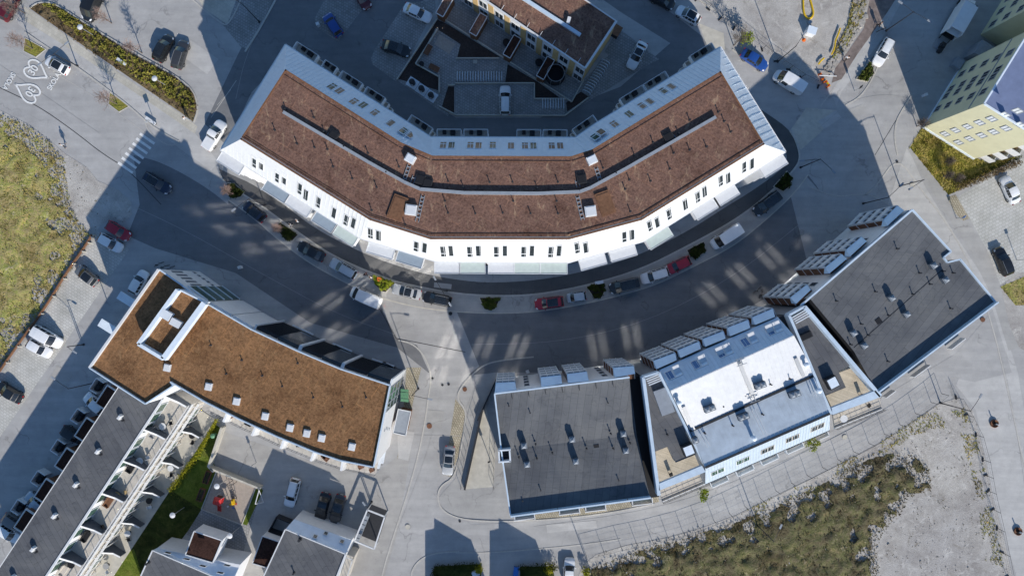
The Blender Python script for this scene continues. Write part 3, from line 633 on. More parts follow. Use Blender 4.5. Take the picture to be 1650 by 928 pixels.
# ------------------------------------------------------------------ A: the long bent block with rust sedum roof
ZI, ZO = 18.0, 14.0
def arc_building():
    M = MAT
    I = [(460, 112), (647, 230), (697, 251), (920, 252), (954, 241), (1161, 115), (1232, 233), (1034, 355), (917, 386), (694, 386), (596, 355), (387, 225)]
    O = [(460, 72), (655, 196), (694, 221), (927, 222), (960, 199), (1161, 76), (1266, 245), (1037, 389), (917, 423), (704, 422), (580, 384), (355, 242)]
    i3 = [W(*p, ZI) for p in I]; o3 = [W(*p, ZO) for p in O]
    t = thing('apartment_block', 'long bent white apartment block with rust red sedum roof in the middle of the photo', 'building', (0, 8, 0))
    def put(name, mb, mat, parent=None, **k):
        mb.v = [(x, y - 8, z) for x, y, z in mb.v] if parent is None else mb.v
        return obj(name, mb, mat, parent or t, **k)
    T = Vector((0, 8, 0))
    n = len(I)
    base = [(p.x, p.y) for p in o3]
    c0 = Vector((sum(p[0] for p in base) / n, sum(p[1] for p in base) / n))
    base = [(x - .15 * (0), y) for x, y in base]
    obj('wall', MB().prism([(p[0], p[1] - 8) for p in base], 0, ZO, top=False), M['whitewall'], t)
    # mansard facets
    FAC = {}
    for i in range(n):
        j = (i + 1) % n; pts = [o3[i], o3[j], i3[j], i3[i]]; pl = plane(o3[i], o3[j], (i3[i] + i3[j]) / 2); FAC[i] = pl
        mb = MB().face([p - T for p in (o3[i], o3[j], i3[j])]).face([p - T for p in (o3[i], i3[j], i3[i])])
        pp = [p - T for p in pts]; ribs(mb, pp, pl[1], 1.0 if i == 5 else .62, .05, .035)
        obj('mansard_roof', mb, M['white'] if 6 <= i <= 10 else M['zinc'], t)  # one metal: sunny facets painted white, the others tinted sky blue
    # eaves gutter
    g = MB()
    for i in range(n):
        j = (i + 1) % n; g.beam(o3[i] - T + UP * -.04, o3[j] - T + UP * -.04, .22, .16)
    obj('gutter', g, M['white'], t)
    # sedum plateau, with raised edge strip
    cen = Vector((sum(p.x for p in i3) / n, sum(p.y for p in i3) / n, ZI))
    mb = MB().face([p - T + Vector((0, 0, .0)) for p in i3]); obj('sedum_roof', mb, M['sedum'], t)
    e = MB()
    for i in range(n):
        j = (i + 1) % n; a, b = i3[i] - T, i3[j] - T; d = (b - a).normalized(); nn = Vector((-d.y, d.x, 0)); nn = nn if False else -nn
        e.beam(a + nn * .12 + UP * .05, b + nn * .12 + UP * .05, .2, .1)
        if 5 < i < 11 or i < 5: e.beam(a + nn * .75 + UP * .09, b + nn * .75 + UP * .09, .05, .05)
    obj('roof_edge', e, M['wood'], t)
    # ridge upstand
    rp = [W(*p, ZI) - T for p in smooth([(458, 182), (640, 289), (690, 311), (925, 313), (960, 300), (1152, 190)], 1)]
    mb = MB()
    for a, b in zip(rp[:-1], rp[1:]): mb.beam(a + UP * .24, b + UP * .24, .36, .5)
    r_ = obj('ridge_upstand', mb, M['greymetal'], t); mb = MB()
    for a, b in zip(rp[:-1], rp[1:]): mb.beam(a + UP * .515, b + UP * .515, .42, .04)
    obj('coping', mb, M['greymetal'], r_)
    # windows in the sunny slope
    S = [(409.6, 261), (421, 264.5), (447, 285), (458, 288), (483, 304), (493, 314), (513, 326), (538, 343), (558, 355), (569.7, 359.5), (597, 376), (610, 379.5), (671, 397), (684, 399), (714, 405), (726.5, 404), (757, 405.5), (771, 404), (800, 405.5), (813.5, 404), (844, 405.5), (857, 404), (887.6, 406), (901, 404), (930, 399.5), (944, 399), (1006, 381.5), (1018, 378), (1047, 364), (1059, 358.5), (1078, 345.5), (1104, 330), (1124, 318), (1135, 309), (1161, 291.5), (1173, 287), (1198.6, 269.5), (1211, 264)]
    def pick(px, py, ids):
        best = None
        for i in ids:
            p = onplane(px, py, FAC[i]); a, b = o3[i], o3[(i + 1) % n]; d = (b - a); tt = (p - a).dot(d) / d.length_squared
            if -.02 <= tt <= 1.02: return i, p
        return ids[0], onplane(px, py, FAC[ids[0]])
    for k, (px, py) in enumerate(S):
        i, p = pick(px, py, (10, 9, 8, 7, 6)); nrm = FAC[i][1]
        window(t, p - T, nrm, .86, 2.35, M['white'], M['glass'], 1, 'window', hbar=(k % 2 == 0))
    N = [(535, 140), (547, 147), (570, 164), (585, 170), (604, 182), (629.5, 199), (650, 211), (662, 218), (714, 234.5), (727.5, 234.5), (758, 234.5), (771, 235), (794, 234.5), (823.4, 235.5), (846, 235.5), (859.5, 235.5), (889, 235.5), (902.6, 235.5), (958.7, 221), (968.7, 213), (990, 200.5), (1014, 184.4), (1034.5, 171), (1047, 164), (1069, 147), (1082, 140)]
    for k, (px, py) in enumerate(N):
        i, p = pick(px, py, (0, 1, 2, 3, 4)); nrm = FAC[i][1]
        window(t, p - T, nrm, 1.0, 1.9, M['zinc'], M['glassw'] if k % 3 else M['glassg'], 1, 'skylight', hbar=(k % 2 == 0))
    # snow rails and small roof furniture
    V = [(461, 177), (506, 190), (443, 210), (523, 213), (479, 232), (507, 238), (555, 237), (528, 241), (593, 247), (537, 269), (643, 269), (568, 288), (623, 278), (607, 302), (722, 292), (747, 302), (789, 294), (599, 339), (653, 362), (722, 343), (717, 324), (766, 344), (826, 293.5), (866, 303.5), (899, 293.5), (810, 343), (855, 344), (899, 344), (897, 324), (827, 324), (971.5, 271), (992, 279.5), (1022, 250), (1052, 230), (1014, 290), (1007, 305), (1048, 292), (1079, 272.5), (1085, 247), (1111, 242), (1138, 237), (1015.6, 341), (1111, 194), (1093, 215.5), (1157, 181), (1177, 213), (1166.5, 196)]
    for p in V: vent(t, W(*p, ZI) - T, .55)
    for (px, py, rz) in ((662, 257, -30), (953, 259, 25)): hatch(t, W(px, py, ZI) - T, 1.3, 1.1, .75, R(rz), 'ltmetal')
    for (px, py, rz) in ((663, 339, -8), (951, 341, 8)): hatch(t, W(px, py, ZI) - T, 1.5, 1.4, .6, R(rz), 'white')
    for (px, py, rz) in ((678, 290, -15), (689, 296, -15), (937, 289, 8), (538, 219, -35), (1077, 222, 30)): hatch(t, W(px, py, ZI) - T, 1.3, 1.3, .35, R(rz), 'trim', mat='dkmetal')
    for (px, py, sx, sy, rz) in ((641, 335, 2.0, 3.3, -20), (975, 328, 2.0, 3.2, 20)):
        hatch(t, W(px, py, ZI) - T, sx, sy, .28, R(rz), 'wood', name='hatch_surround', mat='wood')
    for a, b in (((660, 266), (651, 292)), ((668, 284), (664, 296)), ((682, 315), (672, 358)), ((960, 270), (967, 292)), ((929, 290), (932, 302)), ((930, 316), (939, 355)), ((1083, 219), (1090, 228)), ((532, 216), (528, 222))):
        ladder(t, W(*a, ZI) - T + UP * .1, W(*b, ZI) - T + UP * .1)
    # snow rail along south edge
    mb = MB()
    for i in range(6, 11):
        a, b = i3[i] - T, i3[i + 1] - T; d = (b - a).normalized(); nn = Vector((d.y, -d.x, 0))
        mb.beam(a + nn * .3 + UP * .25, b + nn * .3 + UP * .25, .06, .06)
        for k in range(int((b - a).length / 1.6)): p = a + d * (k * 1.6 + .5) + nn * .3; mb.beam(p, p + UP * .25, .06, .06, Vector((1, 0, 0)))
    obj('snow_rail', mb, M['greymetal'], t)
    # balconies of the south side (roof canopy, slabs, fronts): stacked, one column per canopy
    CAN = [(373, 262, 'white', 3.6), (445, 309, 'canopyd', 3.6), (482, 331, 'white', 3.6), (520, 364, 'canopyd', 3.4), (556, 379, 'canopyg', 3.4), (614, 402, 'white', 3.7), (661, 417, 'canopyd', 3.6), (721, 429.5, 'white', 3.5), (761, 429.5, 'canopyg', 3.5), (807.6, 429.5, 'white', 3.5), (850, 429.5, 'canopyg', 3.5), (892, 429.5, 'canopyg', 3.7), (954.5, 419.5, 'white', 3.6), (1003, 405, 'white', 3.6), (1061, 382, 'canopyg', 3.6), (1137.6, 336, 'white', 3.6), (1170, 316, 'white', 3.4), (1248, 270, 'white', 3.6)]
    for px, py, mt, wd in CAN:
        p = W(px, py, 13.4); best = min(range(6, 11), key=lambda i: _segd(p, o3[i], o3[(i + 1) % n])); a, b = o3[best], o3[(best + 1) % n]
        d = (b - a).normalized(); nn = Vector((d.y, -d.x, 0)); nn = nn if nn.y < 0 else -nn
        s = (p - a).dot(d); q = a + d * s; q = Vector((q.x, q.y, 0)) - T
        bal = MB(); dep = 1.45
        full = px < 400 or px > 1200; zs = (2.9, 5.9, 8.9, 11.9) if full else (11.9,)
        for z in zs:
            bal.obox(q + nn * (dep / 2 + .02) + UP * (z - .1), d, nn, UP, wd, dep, .2)
            bal.obox(q + nn * (dep - .04) + UP * (z + .45), d, nn, UP, wd - .1, .06, .9)
        for sgn in (-1, 1): bal.obox(q + nn * (dep / 2 + .02) + d * sgn * (wd / 2 - .03) + UP * (6.9 if full else 12.6), d, nn, UP, .06, dep - .2, 13.0 if full else 1.6)
        B = obj('balcony_stack', bal, M['whitewall'], t)
        c = MB().obox(q + nn * (dep / 2 + .06) + UP * 13.45, d, nn, UP, wd + .1, dep + .15, .1); obj('canopy', c, M[mt], B)
        fr = MB()
        for sgn in (-1, 1): fr.obox(q + nn * (dep / 2 + .05) + d * sgn * (wd / 2 + .08) + UP * 13.47, d, nn, UP, .07, dep + .17, .2)
        fr.obox(q + nn * (dep + .16) + UP * 13.47, d, nn, UP, wd + .22, .07, .2); obj('canopy_frame', fr, M['white'], B)
    # facade windows below, panes mirrored to throw sunlight onto the street
    for i in (10, 9, 8, 7, 6):
        a, b = o3[i], o3[i + 1 if i + 1 < n else 0]; d = (b - a); L = d.length; d.normalize(); nn = Vector((d.y, -d.x, 0)); nn = nn if nn.y < 0 else -nn
        s = 1.2; k = 0
        while s < L - .8:
            for nm, z in (('ground_window', 1.5), ('facade_window', 4.5), ('facade_window', 7.4), ('upper_window', 10.4)):
                q = Vector((a.x + d.x * s, a.y + d.y * s, z)) - T
                window(t, q, nn, 1.45, 2.3, M['trim'], M['mirrorpane'], 1, nm)
            k += 1; s += 1.75 if k % 2 else 3.9
    # north balconies
    NB = [(492, 89, 3.6, 0), (532, 110, 2.0, 0), (564, 135, 3.4, 0), (603, 158, 3.0, 0), (675, 207, 3.6, 0), (724, 218.5, 3.4, 2), (767, 218.5, 3.4, 2), (852, 218.5, 3.4, 2), (894, 218.5, 3.4, 2), (944, 207, 3.6, 4), (1020, 157, 3.8, 4), (1057, 134, 3.6, 4), (1131, 88, 3.6, 4)]
    for px, py, wd, i in NB:
        z0 = 12.6; p = W(px, py, z0); i = min((0, 1, 2, 3, 4), key=lambda i: _segd(p, o3[i], o3[i + 1])); a, b = o3[i], o3[i + 1]; d = (b - a).normalized(); nn = Vector((-d.y, d.x, 0)); nn = nn if nn.y > 0 else -nn
        s = (p - a).dot(d); q = a + d * s; q = Vector((q.x, q.y, 0)) - T; dep = 1.3
        for z in (3.1, 6.1, 9.1, 12.1):
            B = obj('balcony', MB().obox(q + nn * (dep / 2 + .02) + UP * z, d, nn, UP, wd, dep, .2), M['cream'], t); mb = MB()
            mb.obox(q + nn * (dep + .02) + UP * (z + .6), d, nn, UP, wd, .05, 1.0)
            for sg in (-1, 1): mb.obox(q + nn * (dep / 2) + d * sg * wd / 2 + UP * (z + .6), d, nn, UP, .07, dep - .08, 1.0)
            obj('balcony_front', mb, M['whitewall'], B)
        obj('chair', MB().obox(q + nn * .9 + d * .5 + UP * 12.55, d, nn, UP, .7, .6, .7), M['trim'], B); obj('stool', MB().obox(q + nn * 1.0 - d * .7 + UP * 12.5, d, nn, UP, .5, .5, .6), M['trim'], B)
def _segd(p, a, b):
    a = Vector((a.x, a.y)); b = Vector((b.x, b.y)); p = Vector((p.x, p.y)); d = b - a; t = max(0, min(1, (p - a).dot(d) / d.length_squared)); return (p - a - d * t).length
# ------------------------------------------------------------------ B: curved block, tawny sedum roof (south west)
def curved_block():
    M = MAT; Z = 12.5
    t = thing('apartment_block', 'curved apartment block with tawny brown sedum roof and row of white roof hatches', 'building', (0, 0, 0))
    roof = [(257, 434), (296, 461), (332, 487.5), (406, 530.5), (480, 565), (549, 594), (629, 620.5), (602.6, 751.6), (549, 741), (508, 727.5), (447, 702.5), (385.6, 674), (332, 647), (276, 614.5), (279, 622), (236, 650), (146, 592)]
    r3 = [W(*p, Z) for p in roof]; P2 = [(p.x, p.y) for p in r3]
    obj('wall', MB().prism(P2, 0, Z - .05, top=False), M['whitewall'], t)
    obj('sedum_roof', MB().face(r3), M['sedum2'], t)
    cp = MB(); n = len(r3)
    for i in range(n):
        j = (i + 1) % n
        if i == 0 or i == 13: w, h = .2, .25
        else: w, h = .17, .45
        if i == 16: wp = obj('parapet', MB().beam(r3[i] + UP * .16, r3[j] + UP * .16, .3, .45), M['white'], t); continue
        cp.beam(r3[i] + UP * (h / 2 - .06), r3[j] + UP * (h / 2 - .06), w, h)
    obj('parapet', cp, M['bluezinc'], t)
    # penthouse plant room with its own sunk sedum roof
    zp = Z + 1.9; pent = [(287, 467), (330, 488), (264, 578), (224, 554)]; p3 = [W(*p, zp) for p in pent]
    pw = obj('plant_room', MB().prism([(p.x, p.y) for p in p3], Z, zp - .7), M['sedum2'], t)
    mb = MB()
    for a, b, w in ((p3[0], p3[3], .5), (p3[3], p3[2], .45), (p3[2], p3[1], .75)): mb.beam(a - UP * .2, b - UP * .2, w, 1.0)
    mb.beam(p3[0] - UP * 1.0, p3[1] - UP * 1.0, .2, 1.5); obj('plant_room_parapet', mb, M['zinc'], pw)
    c = W(272.5, 507, zp - .7); obj('vent_hood', MB().box((c.x, c.y, c.z + .45), (1.3, 1.0, .9), R(-30)).box((c.x, c.y, c.z + .95), (1.5, 1.2, .12), R(-30)), M['ltmetal'], pw)
    c = W(287, 520, zp - .7); obj('access_box', MB().box((c.x, c.y, c.z + .4), (1.4, .9, .8), R(-28)).box((c.x, c.y, c.z + .83), (1.5, 1.0, .08), R(-28)), M['white'], pw)
    for px, py in ((270.5, 592), (337, 622.5), (382, 646), (428, 670), (468, 688.5), (495, 697.5), (519, 705), (567.6, 719)): hatch(t, W(px, py, Z), .95, 1.05, .3, R(-12), 'white')
    rnd = random.Random(5)
    for px, py in ((340, 556), (423, 605), (455, 622), (505, 640), (552, 655), (480, 585), (390, 580), (365, 602), (590, 640)): vent(t, W(px, py, Z), .4)
    # north facade: white gable with narrow windows
    def fac(i): 
        a, b = r3[i], r3[i + 1]; d = (b - a).normalized(); nn = Vector((-d.y, d.x, 0)); nn = nn if nn.y > 0 else -nn
        return Vector((a.x, a.y, 0)), d, nn, (b - a).length
    a, d, nn, L = fac(0)
    for k in range(5):
        window(t, a + d * (.5 + k * .85) + nn * .01 + UP * 8.2, nn, .35, 3.2, M['greymetal'], M['glass'], 1, 'slot_window')
        window(t, a + d * (.5 + k * .85) + nn * .01 + UP * 2.6, nn, .45, .8, M['greymetal'], M['glass'], 1, 'window')
    a, d, nn, L = fac(1)
    obj('glass_facade', MB().obox(a + d * L * .5 + nn * .1 + UP * 5.9, d, nn, UP, L * .86, .2, 11.6), M['glassg'], t)
    for z in (.3, 3.2, 6.2, 9.2, 11.9): obj('facade_transom', MB().obox(a + d * L * .5 + nn * .2 + UP * z, d, nn, UP, L * .9, .26, .14), M['ltmetal'], t)
    for i in (2, 3, 4, 5):
        a, d, nn, L = fac(i)
        if i == 2:
            obj('facade_panel', MB().obox(a + d * L * .27 + nn * .12 + UP * 6, d, nn, UP, L * .46, .24, 11.8).obox(a + d * L * .75 + nn * .12 + UP * 6, d, nn, UP, L * .44, .24, 11.8), M['whitewall'], t); continue
        # louvred half and dark glass half, framed in white
        mb = MB()
        for k in range(22): mb.obox(a + d * L * .26 + nn * .35 + UP * (.7 + k * .52), d, nn, UP, L * .46, .5, .1)
        obj('louvre_screen', mb, M['dkmetal'], t)
        obj('glass_facade', MB().obox(a + d * L * .73 + nn * .3 + UP * 5.9, d, nn, UP, L * .44, .6, 11.6), M['glass'], t)
        mb = MB()
        for s in (.02, .985): mb.obox(a + d * L * s + nn * .4 + UP * 6, d, nn, UP, .22, .85, 12)
        mb.obox(a + d * L * .5 + nn * .8 + UP * .5, d, nn, UP, L * .5, .2, .5); obj('facade_frame', mb, M['ltmetal'], t)
    # east end: stair glazing
    a, b = r3[6], r3[7]; d = (b - a).normalized(); nn = Vector((-d.y, d.x, 0)); nn = nn if nn.x > 0 else -nn; a0 = Vector((a.x, a.y, 0))
    for k in range(4):
        for m in range(3): window(t, a0 + d * (1.0 + m * 1.25) + nn * .01 + UP * (1.7 + k * 2.9), nn, 1.2, 2.7, M['greymetal'], M['glassg'], 1, 'window')
    for s, z in ((7.2, 9.4), (7.2, 8.0), (7.6, 6.5), (8.0, 4.8)): window(t, a0 + d * s + nn * .01 + UP * z, nn, .35, .35, M['greymetal'], M['glass'], 1, 'window')
    # green canopy and porch roof at the foot of the east end
    c = W(652, 637, 2.6); g = MB()
    for k in range(4): g.box((c.x, c.y + .75 - k * .5, 2.62 + .05 * (k % 2)), (1.25, .46, .08), R(-6))
    g.beam((c.x - .6, c.y + .9, 0), (c.x - .6, c.y + .9, 2.6), .08, .08, Vector((1, 0, 0))); g.beam((c.x + .5, c.y - .9, 0), (c.x + .5, c.y - .9, 2.6), .08, .08, Vector((1, 0, 0)))
    obj('entrance_canopy', g, M['green'], t)
    c = W(648, 680, 3.0); pr = obj('porch', MB().box((c.x, c.y, 1.45), (1.7, 3.4, 2.9), R(-12)), M['rust'], t)
    obj('porch_roof', MB().box((c.x, c.y, 3.0), (1.95, 3.7, .2), R(-12)), M['greymetal'], pr); mb = MB()
    ca, sa = math.cos(R(-12)), math.sin(R(-12))
    for dx, dy, sx, sy in ((-1.0, 0, .12, 3.8), (1.0, 0, .12, 3.8), (0, 1.9, 2.1, .12), (0, -1.9, 2.1, .12)): mb.box((c.x + dx * ca - dy * sa, c.y + dx * sa + dy * ca, 3.06), (sx, sy, .28), R(-12))
    obj('porch_fascia', mb, M['white'], pr)
    # south balconies with white fins
    FIN = [(363, 679.5), (408, 703), (455, 721.5), (503, 741), (552, 755.5)]
    S3 = [r3[i] for i in (12, 11, 10, 9, 8, 7)]
    for z in (9.4, 6.4, 3.4):
        for a, b in zip(S3[:-1], S3[1:]):
            d = (b - a).normalized(); nn = Vector((d.y, -d.x, 0)); nn = nn if nn.y < 0 else -nn; m = (a + b) / 2; m = Vector((m.x, m.y, z))
            s = obj('balcony_slab', MB().obox(m + nn * 1.02 - UP * .1, d, nn, UP, (b - a).length, 1.95, .22), M['cream'] if z > 9 else M['ltmetal'], t)
            rl = MB(); A = Vector((a.x, a.y, z)) + nn * 1.93; B = Vector((b.x, b.y, z)) + nn * 1.93; railing(rl, [A, B], z, 1.05, .7, .02, 2); obj('balcony_rail', rl, M['dkmetal'], s)
            if z > 9:
                f = MB()
                for _ in range(3 if a.x > -33 else 1):
                    q = m + d * rnd.uniform(-.4, .4) * (b - a).length + nn * rnd.uniform(.6, 1.4); f.box((q.x, q.y, z + .35), (rnd.uniform(.5, 1), rnd.uniform(.4, .8), .7), rnd.uniform(0, 3))
                obj('balcony_furniture', f, M['trim'] if rnd.random() < .6 else M['rust'], s)
    for px, py in FIN:
        p = W(px, py, 11.2); a = min(zip(S3[:-1], S3[1:]), key=lambda ab: _segd(p, ab[0], ab[1])); d = (a[1] - a[0]).normalized(); nn = Vector((d.y, -d.x, 0)); nn = nn if nn.y < 0 else -nn
        q = a[0] + d * (p - a[0]).dot(d); q = Vector((q.x, q.y, 0)); mb = MB(); w = d * .14
        prof = [(0.03, 0), (2.1, 0), (2.1, 9.6), (1.6, 12.2), (0.03, 12.4)]
        for sg in (-1, 1): mb.face([q + nn * x + UP * z + w * sg for x, z in prof])
        for (x0, z0), (x1, z1) in zip(prof, prof[1:] + prof[:1]): mb.face([q + nn * x0 + UP * z0 - w, q + nn * x1 + UP * z1 - w, q + nn * x1 + UP * z1 + w, q + nn * x0 + UP * z0 + w])
        obj('wall_fin', mb, M['white'], t)
    # west side canopies over the entrances
    for px, py in ((203, 482), (172.5, 526)):
        c = W(px, py, 4.2); obj('entrance_canopy', MB().box((c.x, c.y, 4.2), (2.6, 1.3, .18), R(-32)).beam((c.x - 1, c.y, 0), (c.x - 1, c.y, 4.1), .1, .1, Vector((1, 0, 0))), M['zinc'], t)
    # planters / cycle screens standing along the street front
    for k, (px, py) in enumerate(((480, 538.5), (557, 566.5), (627, 590))):
        c = W(px, py); mb = MB(); rz = R(-27); L = (3.6, 3.6, 2.2)[k]
        for s in (-1, 1):
            mb.box((c.x + s * .33 * -math.sin(rz), c.y + s * .33 * math.cos(rz), .5), (L, .07, .9), rz)
            mb.box((c.x + s * (L / 2 - .04) * math.cos(rz), c.y + s * (L / 2 - .04) * math.sin(rz), .5), (.07, .56, .9), rz)
        mb.box((c.x, c.y, .3), (L - .2, .5, .5), rz)
        tag(obj('planter_box', mb, M['dkmetal']), ('long black street planter nearest the white facade panels', 'long black street planter in the middle of the three by the curved front', 'short black street planter beside the glazed stair corner')[k], 'planter', 'black planters along the curved block')
# ------------------------------------------------------------------ C: long dark roofed terrace row (south west)
def terrace_row():
    M = MAT; Z = 8.3
    t = thing('row_house', 'long row of houses with flat charcoal felt roof and stepped white terraces', 'building', (0, 0, 0))
    A = W(262, 643, Z); Bp = W(74, 928, Z); a = (Bp - A).normalized(); nv = Vector((-a.y, a.x, 0)); nv = nv if nv.x > 0 else -nv
    o = Vector((A.x, A.y, 0)); dep = abs((W(191, 624, Z) - A).dot(nv)); L = (Bp - A).length + 7
    def p(s, n_, z): return o + a * s + nv * n_ + UP * z
    q = [p(-.2, 0, 0), p(L, 0, 0), p(L, -dep, 0), p(1.2, -dep, 0), p(-3.0, -dep * .45, 0)]
    obj('wall', MB().prism([(v.x, v.y) for v in q], 0, Z - .05, top=False), M['whitewall'], t)
    obj('felt_roof', MB().face([v + UP * Z for v in q]), M['felt4'], t)
    mb = MB(); mb.beam(p(0, .05, Z + .02), p(L, .05, Z + .02), .28, .22); mb.beam(p(1, -dep - .03, Z), p(L, -dep - .03, Z), .1, .12); obj('roof_edge', mb, M['white'], t)
    for px, py in ((195.5, 671), (160, 726), (124.4, 779.5), (90, 829.5), (56, 882.5), (23, 928)):
        c = W(px, py, Z); ch = MB().box((c.x, c.y, Z + .3), (.75, .45, .6), R(55)).box((c.x, c.y, Z + .65), (.55, .3, .12), R(55)); v = obj('vent_hood', ch, M['white'], t)
        c = W(px + 3.5, py + 6, Z); vent(t, c, .4, .09)
    # tiers
    z1 = 5.4
    pts = [p(-.6, .03, 0), p(L, .03, 0), p(L, 3.2, 0), p(-.6, 3.2, 0)]
    obj('terrace_tier', MB().prism([(v.x, v.y) for v in pts], 0, z1), M['cream'], t)
    mb = MB()
    mb.beam(p(-.6, 3.27, z1 - .15), p(L, 3.27, z1 - .15), .14, .5); mb.beam(p(-.6, 3.62, z1 - 1.6), p(L, 3.62, z1 - 1.6), .25, .22); mb.beam(p(-.6, 3.2, z1 + 1.0), p(L, 3.2, z1 + 1.0), .1, .08)
    s = 0
    while s < L:
        mb.beam(p(s, 3.2, z1), p(s, 3.2, z1 + 1), .06, .06, Vector((1, 0, 0))); mb.beam(p(s, 3.62, 0), p(s, 3.62, z1 - 1.6), .1, .1, Vector((1, 0, 0))); mb.beam(p(s, 3.3, z1 - .6), p(s, 3.62, z1 - 1.6), .08, .1); s += 1.55
    obj('balcony_fascia', mb, M['white'], t)
    # glass wall strips facing the terraces
    for k in range(7):
        s = .8 + k * 6.3
        for off in (0.2, 2.0, 3.8):
            window(t, p(s + off + .8, .03, 6.75), nv, 1.6, 2.3, M['ltmetal'], M['glassg'], 1, 'terrace_door')
            window(t, p(s + off + .8, 3.21, 2.0), nv, 1.6, 2.3, M['ltmetal'], M['glassg'], 1, 'terrace_door')
    # sloping privacy walls: shade painted as dark faces, sunlit tops as white caps
    UPF = [(268, 641), (235, 695), (200.5, 745), (166, 797), (131, 849), (96, 900)]; LOF = [(294.6, 700), (261, 749.5), (230, 798), (195, 847), (164.6, 896)]
    def fin(s, n0, n1, zb, zt0, zt1):
        mb = MB(); prof = [(n0, zb), (n1, zb), (n1, zt1), (n1 - 1.2, zt1 + .25), (n0, zt0)]; w = a * .09
        for sg in (-1, 1): mb.face([p(s, x, z) + w * sg for x, z in prof])
        for (x0, y0), (x1, y1) in zip(prof, prof[1:] + prof[:1]): mb.face([p(s, x0, y0) - w, p(s, x1, y1) - w, p(s, x1, y1) + w, p(s, x0, y0) + w])
        f = obj('privacy_wall', mb, M['fin'], t); c = MB(); c.beam(p(s, n0, zt0 + .05), p(s, n1 - 1.2, zt1 + .3), .24, .1); c.beam(p(s, n1 - 1.2, zt1 + .3), p(s, n1 + .05, zt1 + .05), .24, .1); obj('wall_cap', c, M['white'], f)
    for px, py in UPF:
        s = (W(px, py, Z) - A).dot(a); fin(s, .1, 3.1, z1, Z - .1, z1 + 1.6)
    for px, py in LOF:
        s = (W(px, py, 4.0) - Vector((A.x, A.y, 4))).dot(a); fin(s, 3.35, 5.9, 0, 3.6, 1.7)
    pt = [p(1.5, 3.3, 0), p(L, 3.3, 0), p(L, 6.3, 0), p(1.5, 6.3, 0)]
    obj('patio', MB().prism([(v.x, v.y) for v in pt], 0, .12), M['conc'], t)
    # porches on the entrance side: dark roofed sheds and low white screens
    for k, (px, py) in enumerate(((171.5, 640), (138, 692), (106, 740.5), (73, 790), (40.5, 839))):
        c = W(px, py, 2.7); rz = math.atan2(a.y, a.x); ax = Vector((math.cos(rz), math.sin(rz), 0)); ay = Vector((-ax.y, ax.x, 0)); l, w = 3.4, 1.75
        b = obj('porch', MB().box((c.x, c.y, 1.3), (l - .2, w - .2, 2.6), rz), M['rust'], t)
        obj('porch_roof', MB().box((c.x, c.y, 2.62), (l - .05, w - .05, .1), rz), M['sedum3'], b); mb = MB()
        for u, v, su, sv in ((l / 2, 0, .14, w + .14), (-l / 2, 0, .14, w + .14), (0, w / 2, l - .14, .14), (0, -w / 2, l - .14, .14)):
            q = c + ax * u + ay * v; mb.box((q.x, q.y, 2.72), (su, sv, .34), rz)
        obj('porch_fascia', mb, M['white'], b)
    for k, (px, py) in enumerate(((156, 622), (125.5, 671), (93.5, 720.5), (61.5, 771), (29.5, 817))):
        c = W(px, py, 1.5); rz = math.atan2(a.y, a.x); ax = Vector((math.cos(rz), math.sin(rz), 0)); ay = Vector((-ax.y, ax.x, 0)); mb = MB(); l, w = 2.1, 1.5
        ay = ay if ay.x < 0 else -ay
        for u, v, su, sv in ((0, w / 2, l, .14), (l / 2, 0, .14, w - .14), (-l / 2, 0, .14, w - .14)):
            q = c + ax * u + ay * v; mb.box((q.x, q.y, .8), (su, sv, 1.6), rz)
        sc = obj('bin_screen', mb, M['white'], t); mb = MB()
        for u in (-.55, .1, .62): q = c + ax * u; mb.box((q.x, q.y, .55), (.5, .6, 1.1), rz)
        obj('waste_bin', mb, M['trim'], sc)
    # furniture on terraces: separate things
    rnd = random.Random(11); ordw = ('first', 'second', 'third', 'fourth', 'fifth')
    def table(pos, label, mat, rad=.5):
        th = thing('terrace_table', label, 'table', pos, rnd.uniform(0, 3)); obj('tabletop', MB().lathe((0, 0, .68), [(rad, 0), (rad, .05)], 14), M[mat], th)
        obj('table_leg', MB().lathe((0, 0, 0), [(.25, 0), (.05, .06), (.04, .68)], 8), M['trim'], th)
    def lounge(pos, label, mat, rz):
        th = thing('terrace_sofa', label, 'sofa', pos, rz); obj('seat', MB().box((0, 0, .22), (1.7, .75, .36)), M[mat], th); obj('backrest', MB().box((0, .36, .5), (1.7, .14, .75)), M[mat], th)
        for sg in (-1, 1): obj('armrest', MB().box((sg * .87, 0, .35), (.14, .8, .58)), M[mat], th)
    def chair(pos, label, mat, rz):
        th = thing('terrace_chair', label, 'chair', pos, rz); obj('seat', MB().box((0, 0, .43), (.5, .5, .06)), M[mat], th); obj('backrest', MB().box((0, .24, .68), (.5, .05, .5)), M[mat], th)
        for sx in (-1, 1):
            for sy in (-1, 1): obj('leg', MB().box((sx * .21, sy * .21, .2), (.04, .04, .4)), M['trim'], th)
    rza = math.atan2(a.y, a.x)
    tops = [('white', 'tilegrey'), ('white', 'trim'), ('ochre', 'wood'), ('tilegrey', 'trim'), ('trim', 'cream')]
    for k in range(5):
        s = 1.2 + k * 6.3 + 2.6; w_ = ordw[k]
        table(p(s + .6, 1.5, z1), 'round %s table on the %s upper terrace from the curved block' % (('white', 'white', 'tan', 'grey', 'black')[k], w_), tops[k][0], .55)
        lounge(p(s + 2.2, .9, z1), '%s outdoor sofa on the %s upper terrace from the curved block' % (('grey', 'black', 'brown', 'black', 'cream')[k], w_), tops[k][1], rza + math.pi)
        chair(p(s - .4, 2.2, z1), 'small %s chair by the railing of the %s upper terrace from the curved block' % (('black', 'white', 'tan', 'black', 'white')[k], w_), ('trim', 'white', 'ochre', 'trim', 'white')[k], rnd.uniform(0, 6))
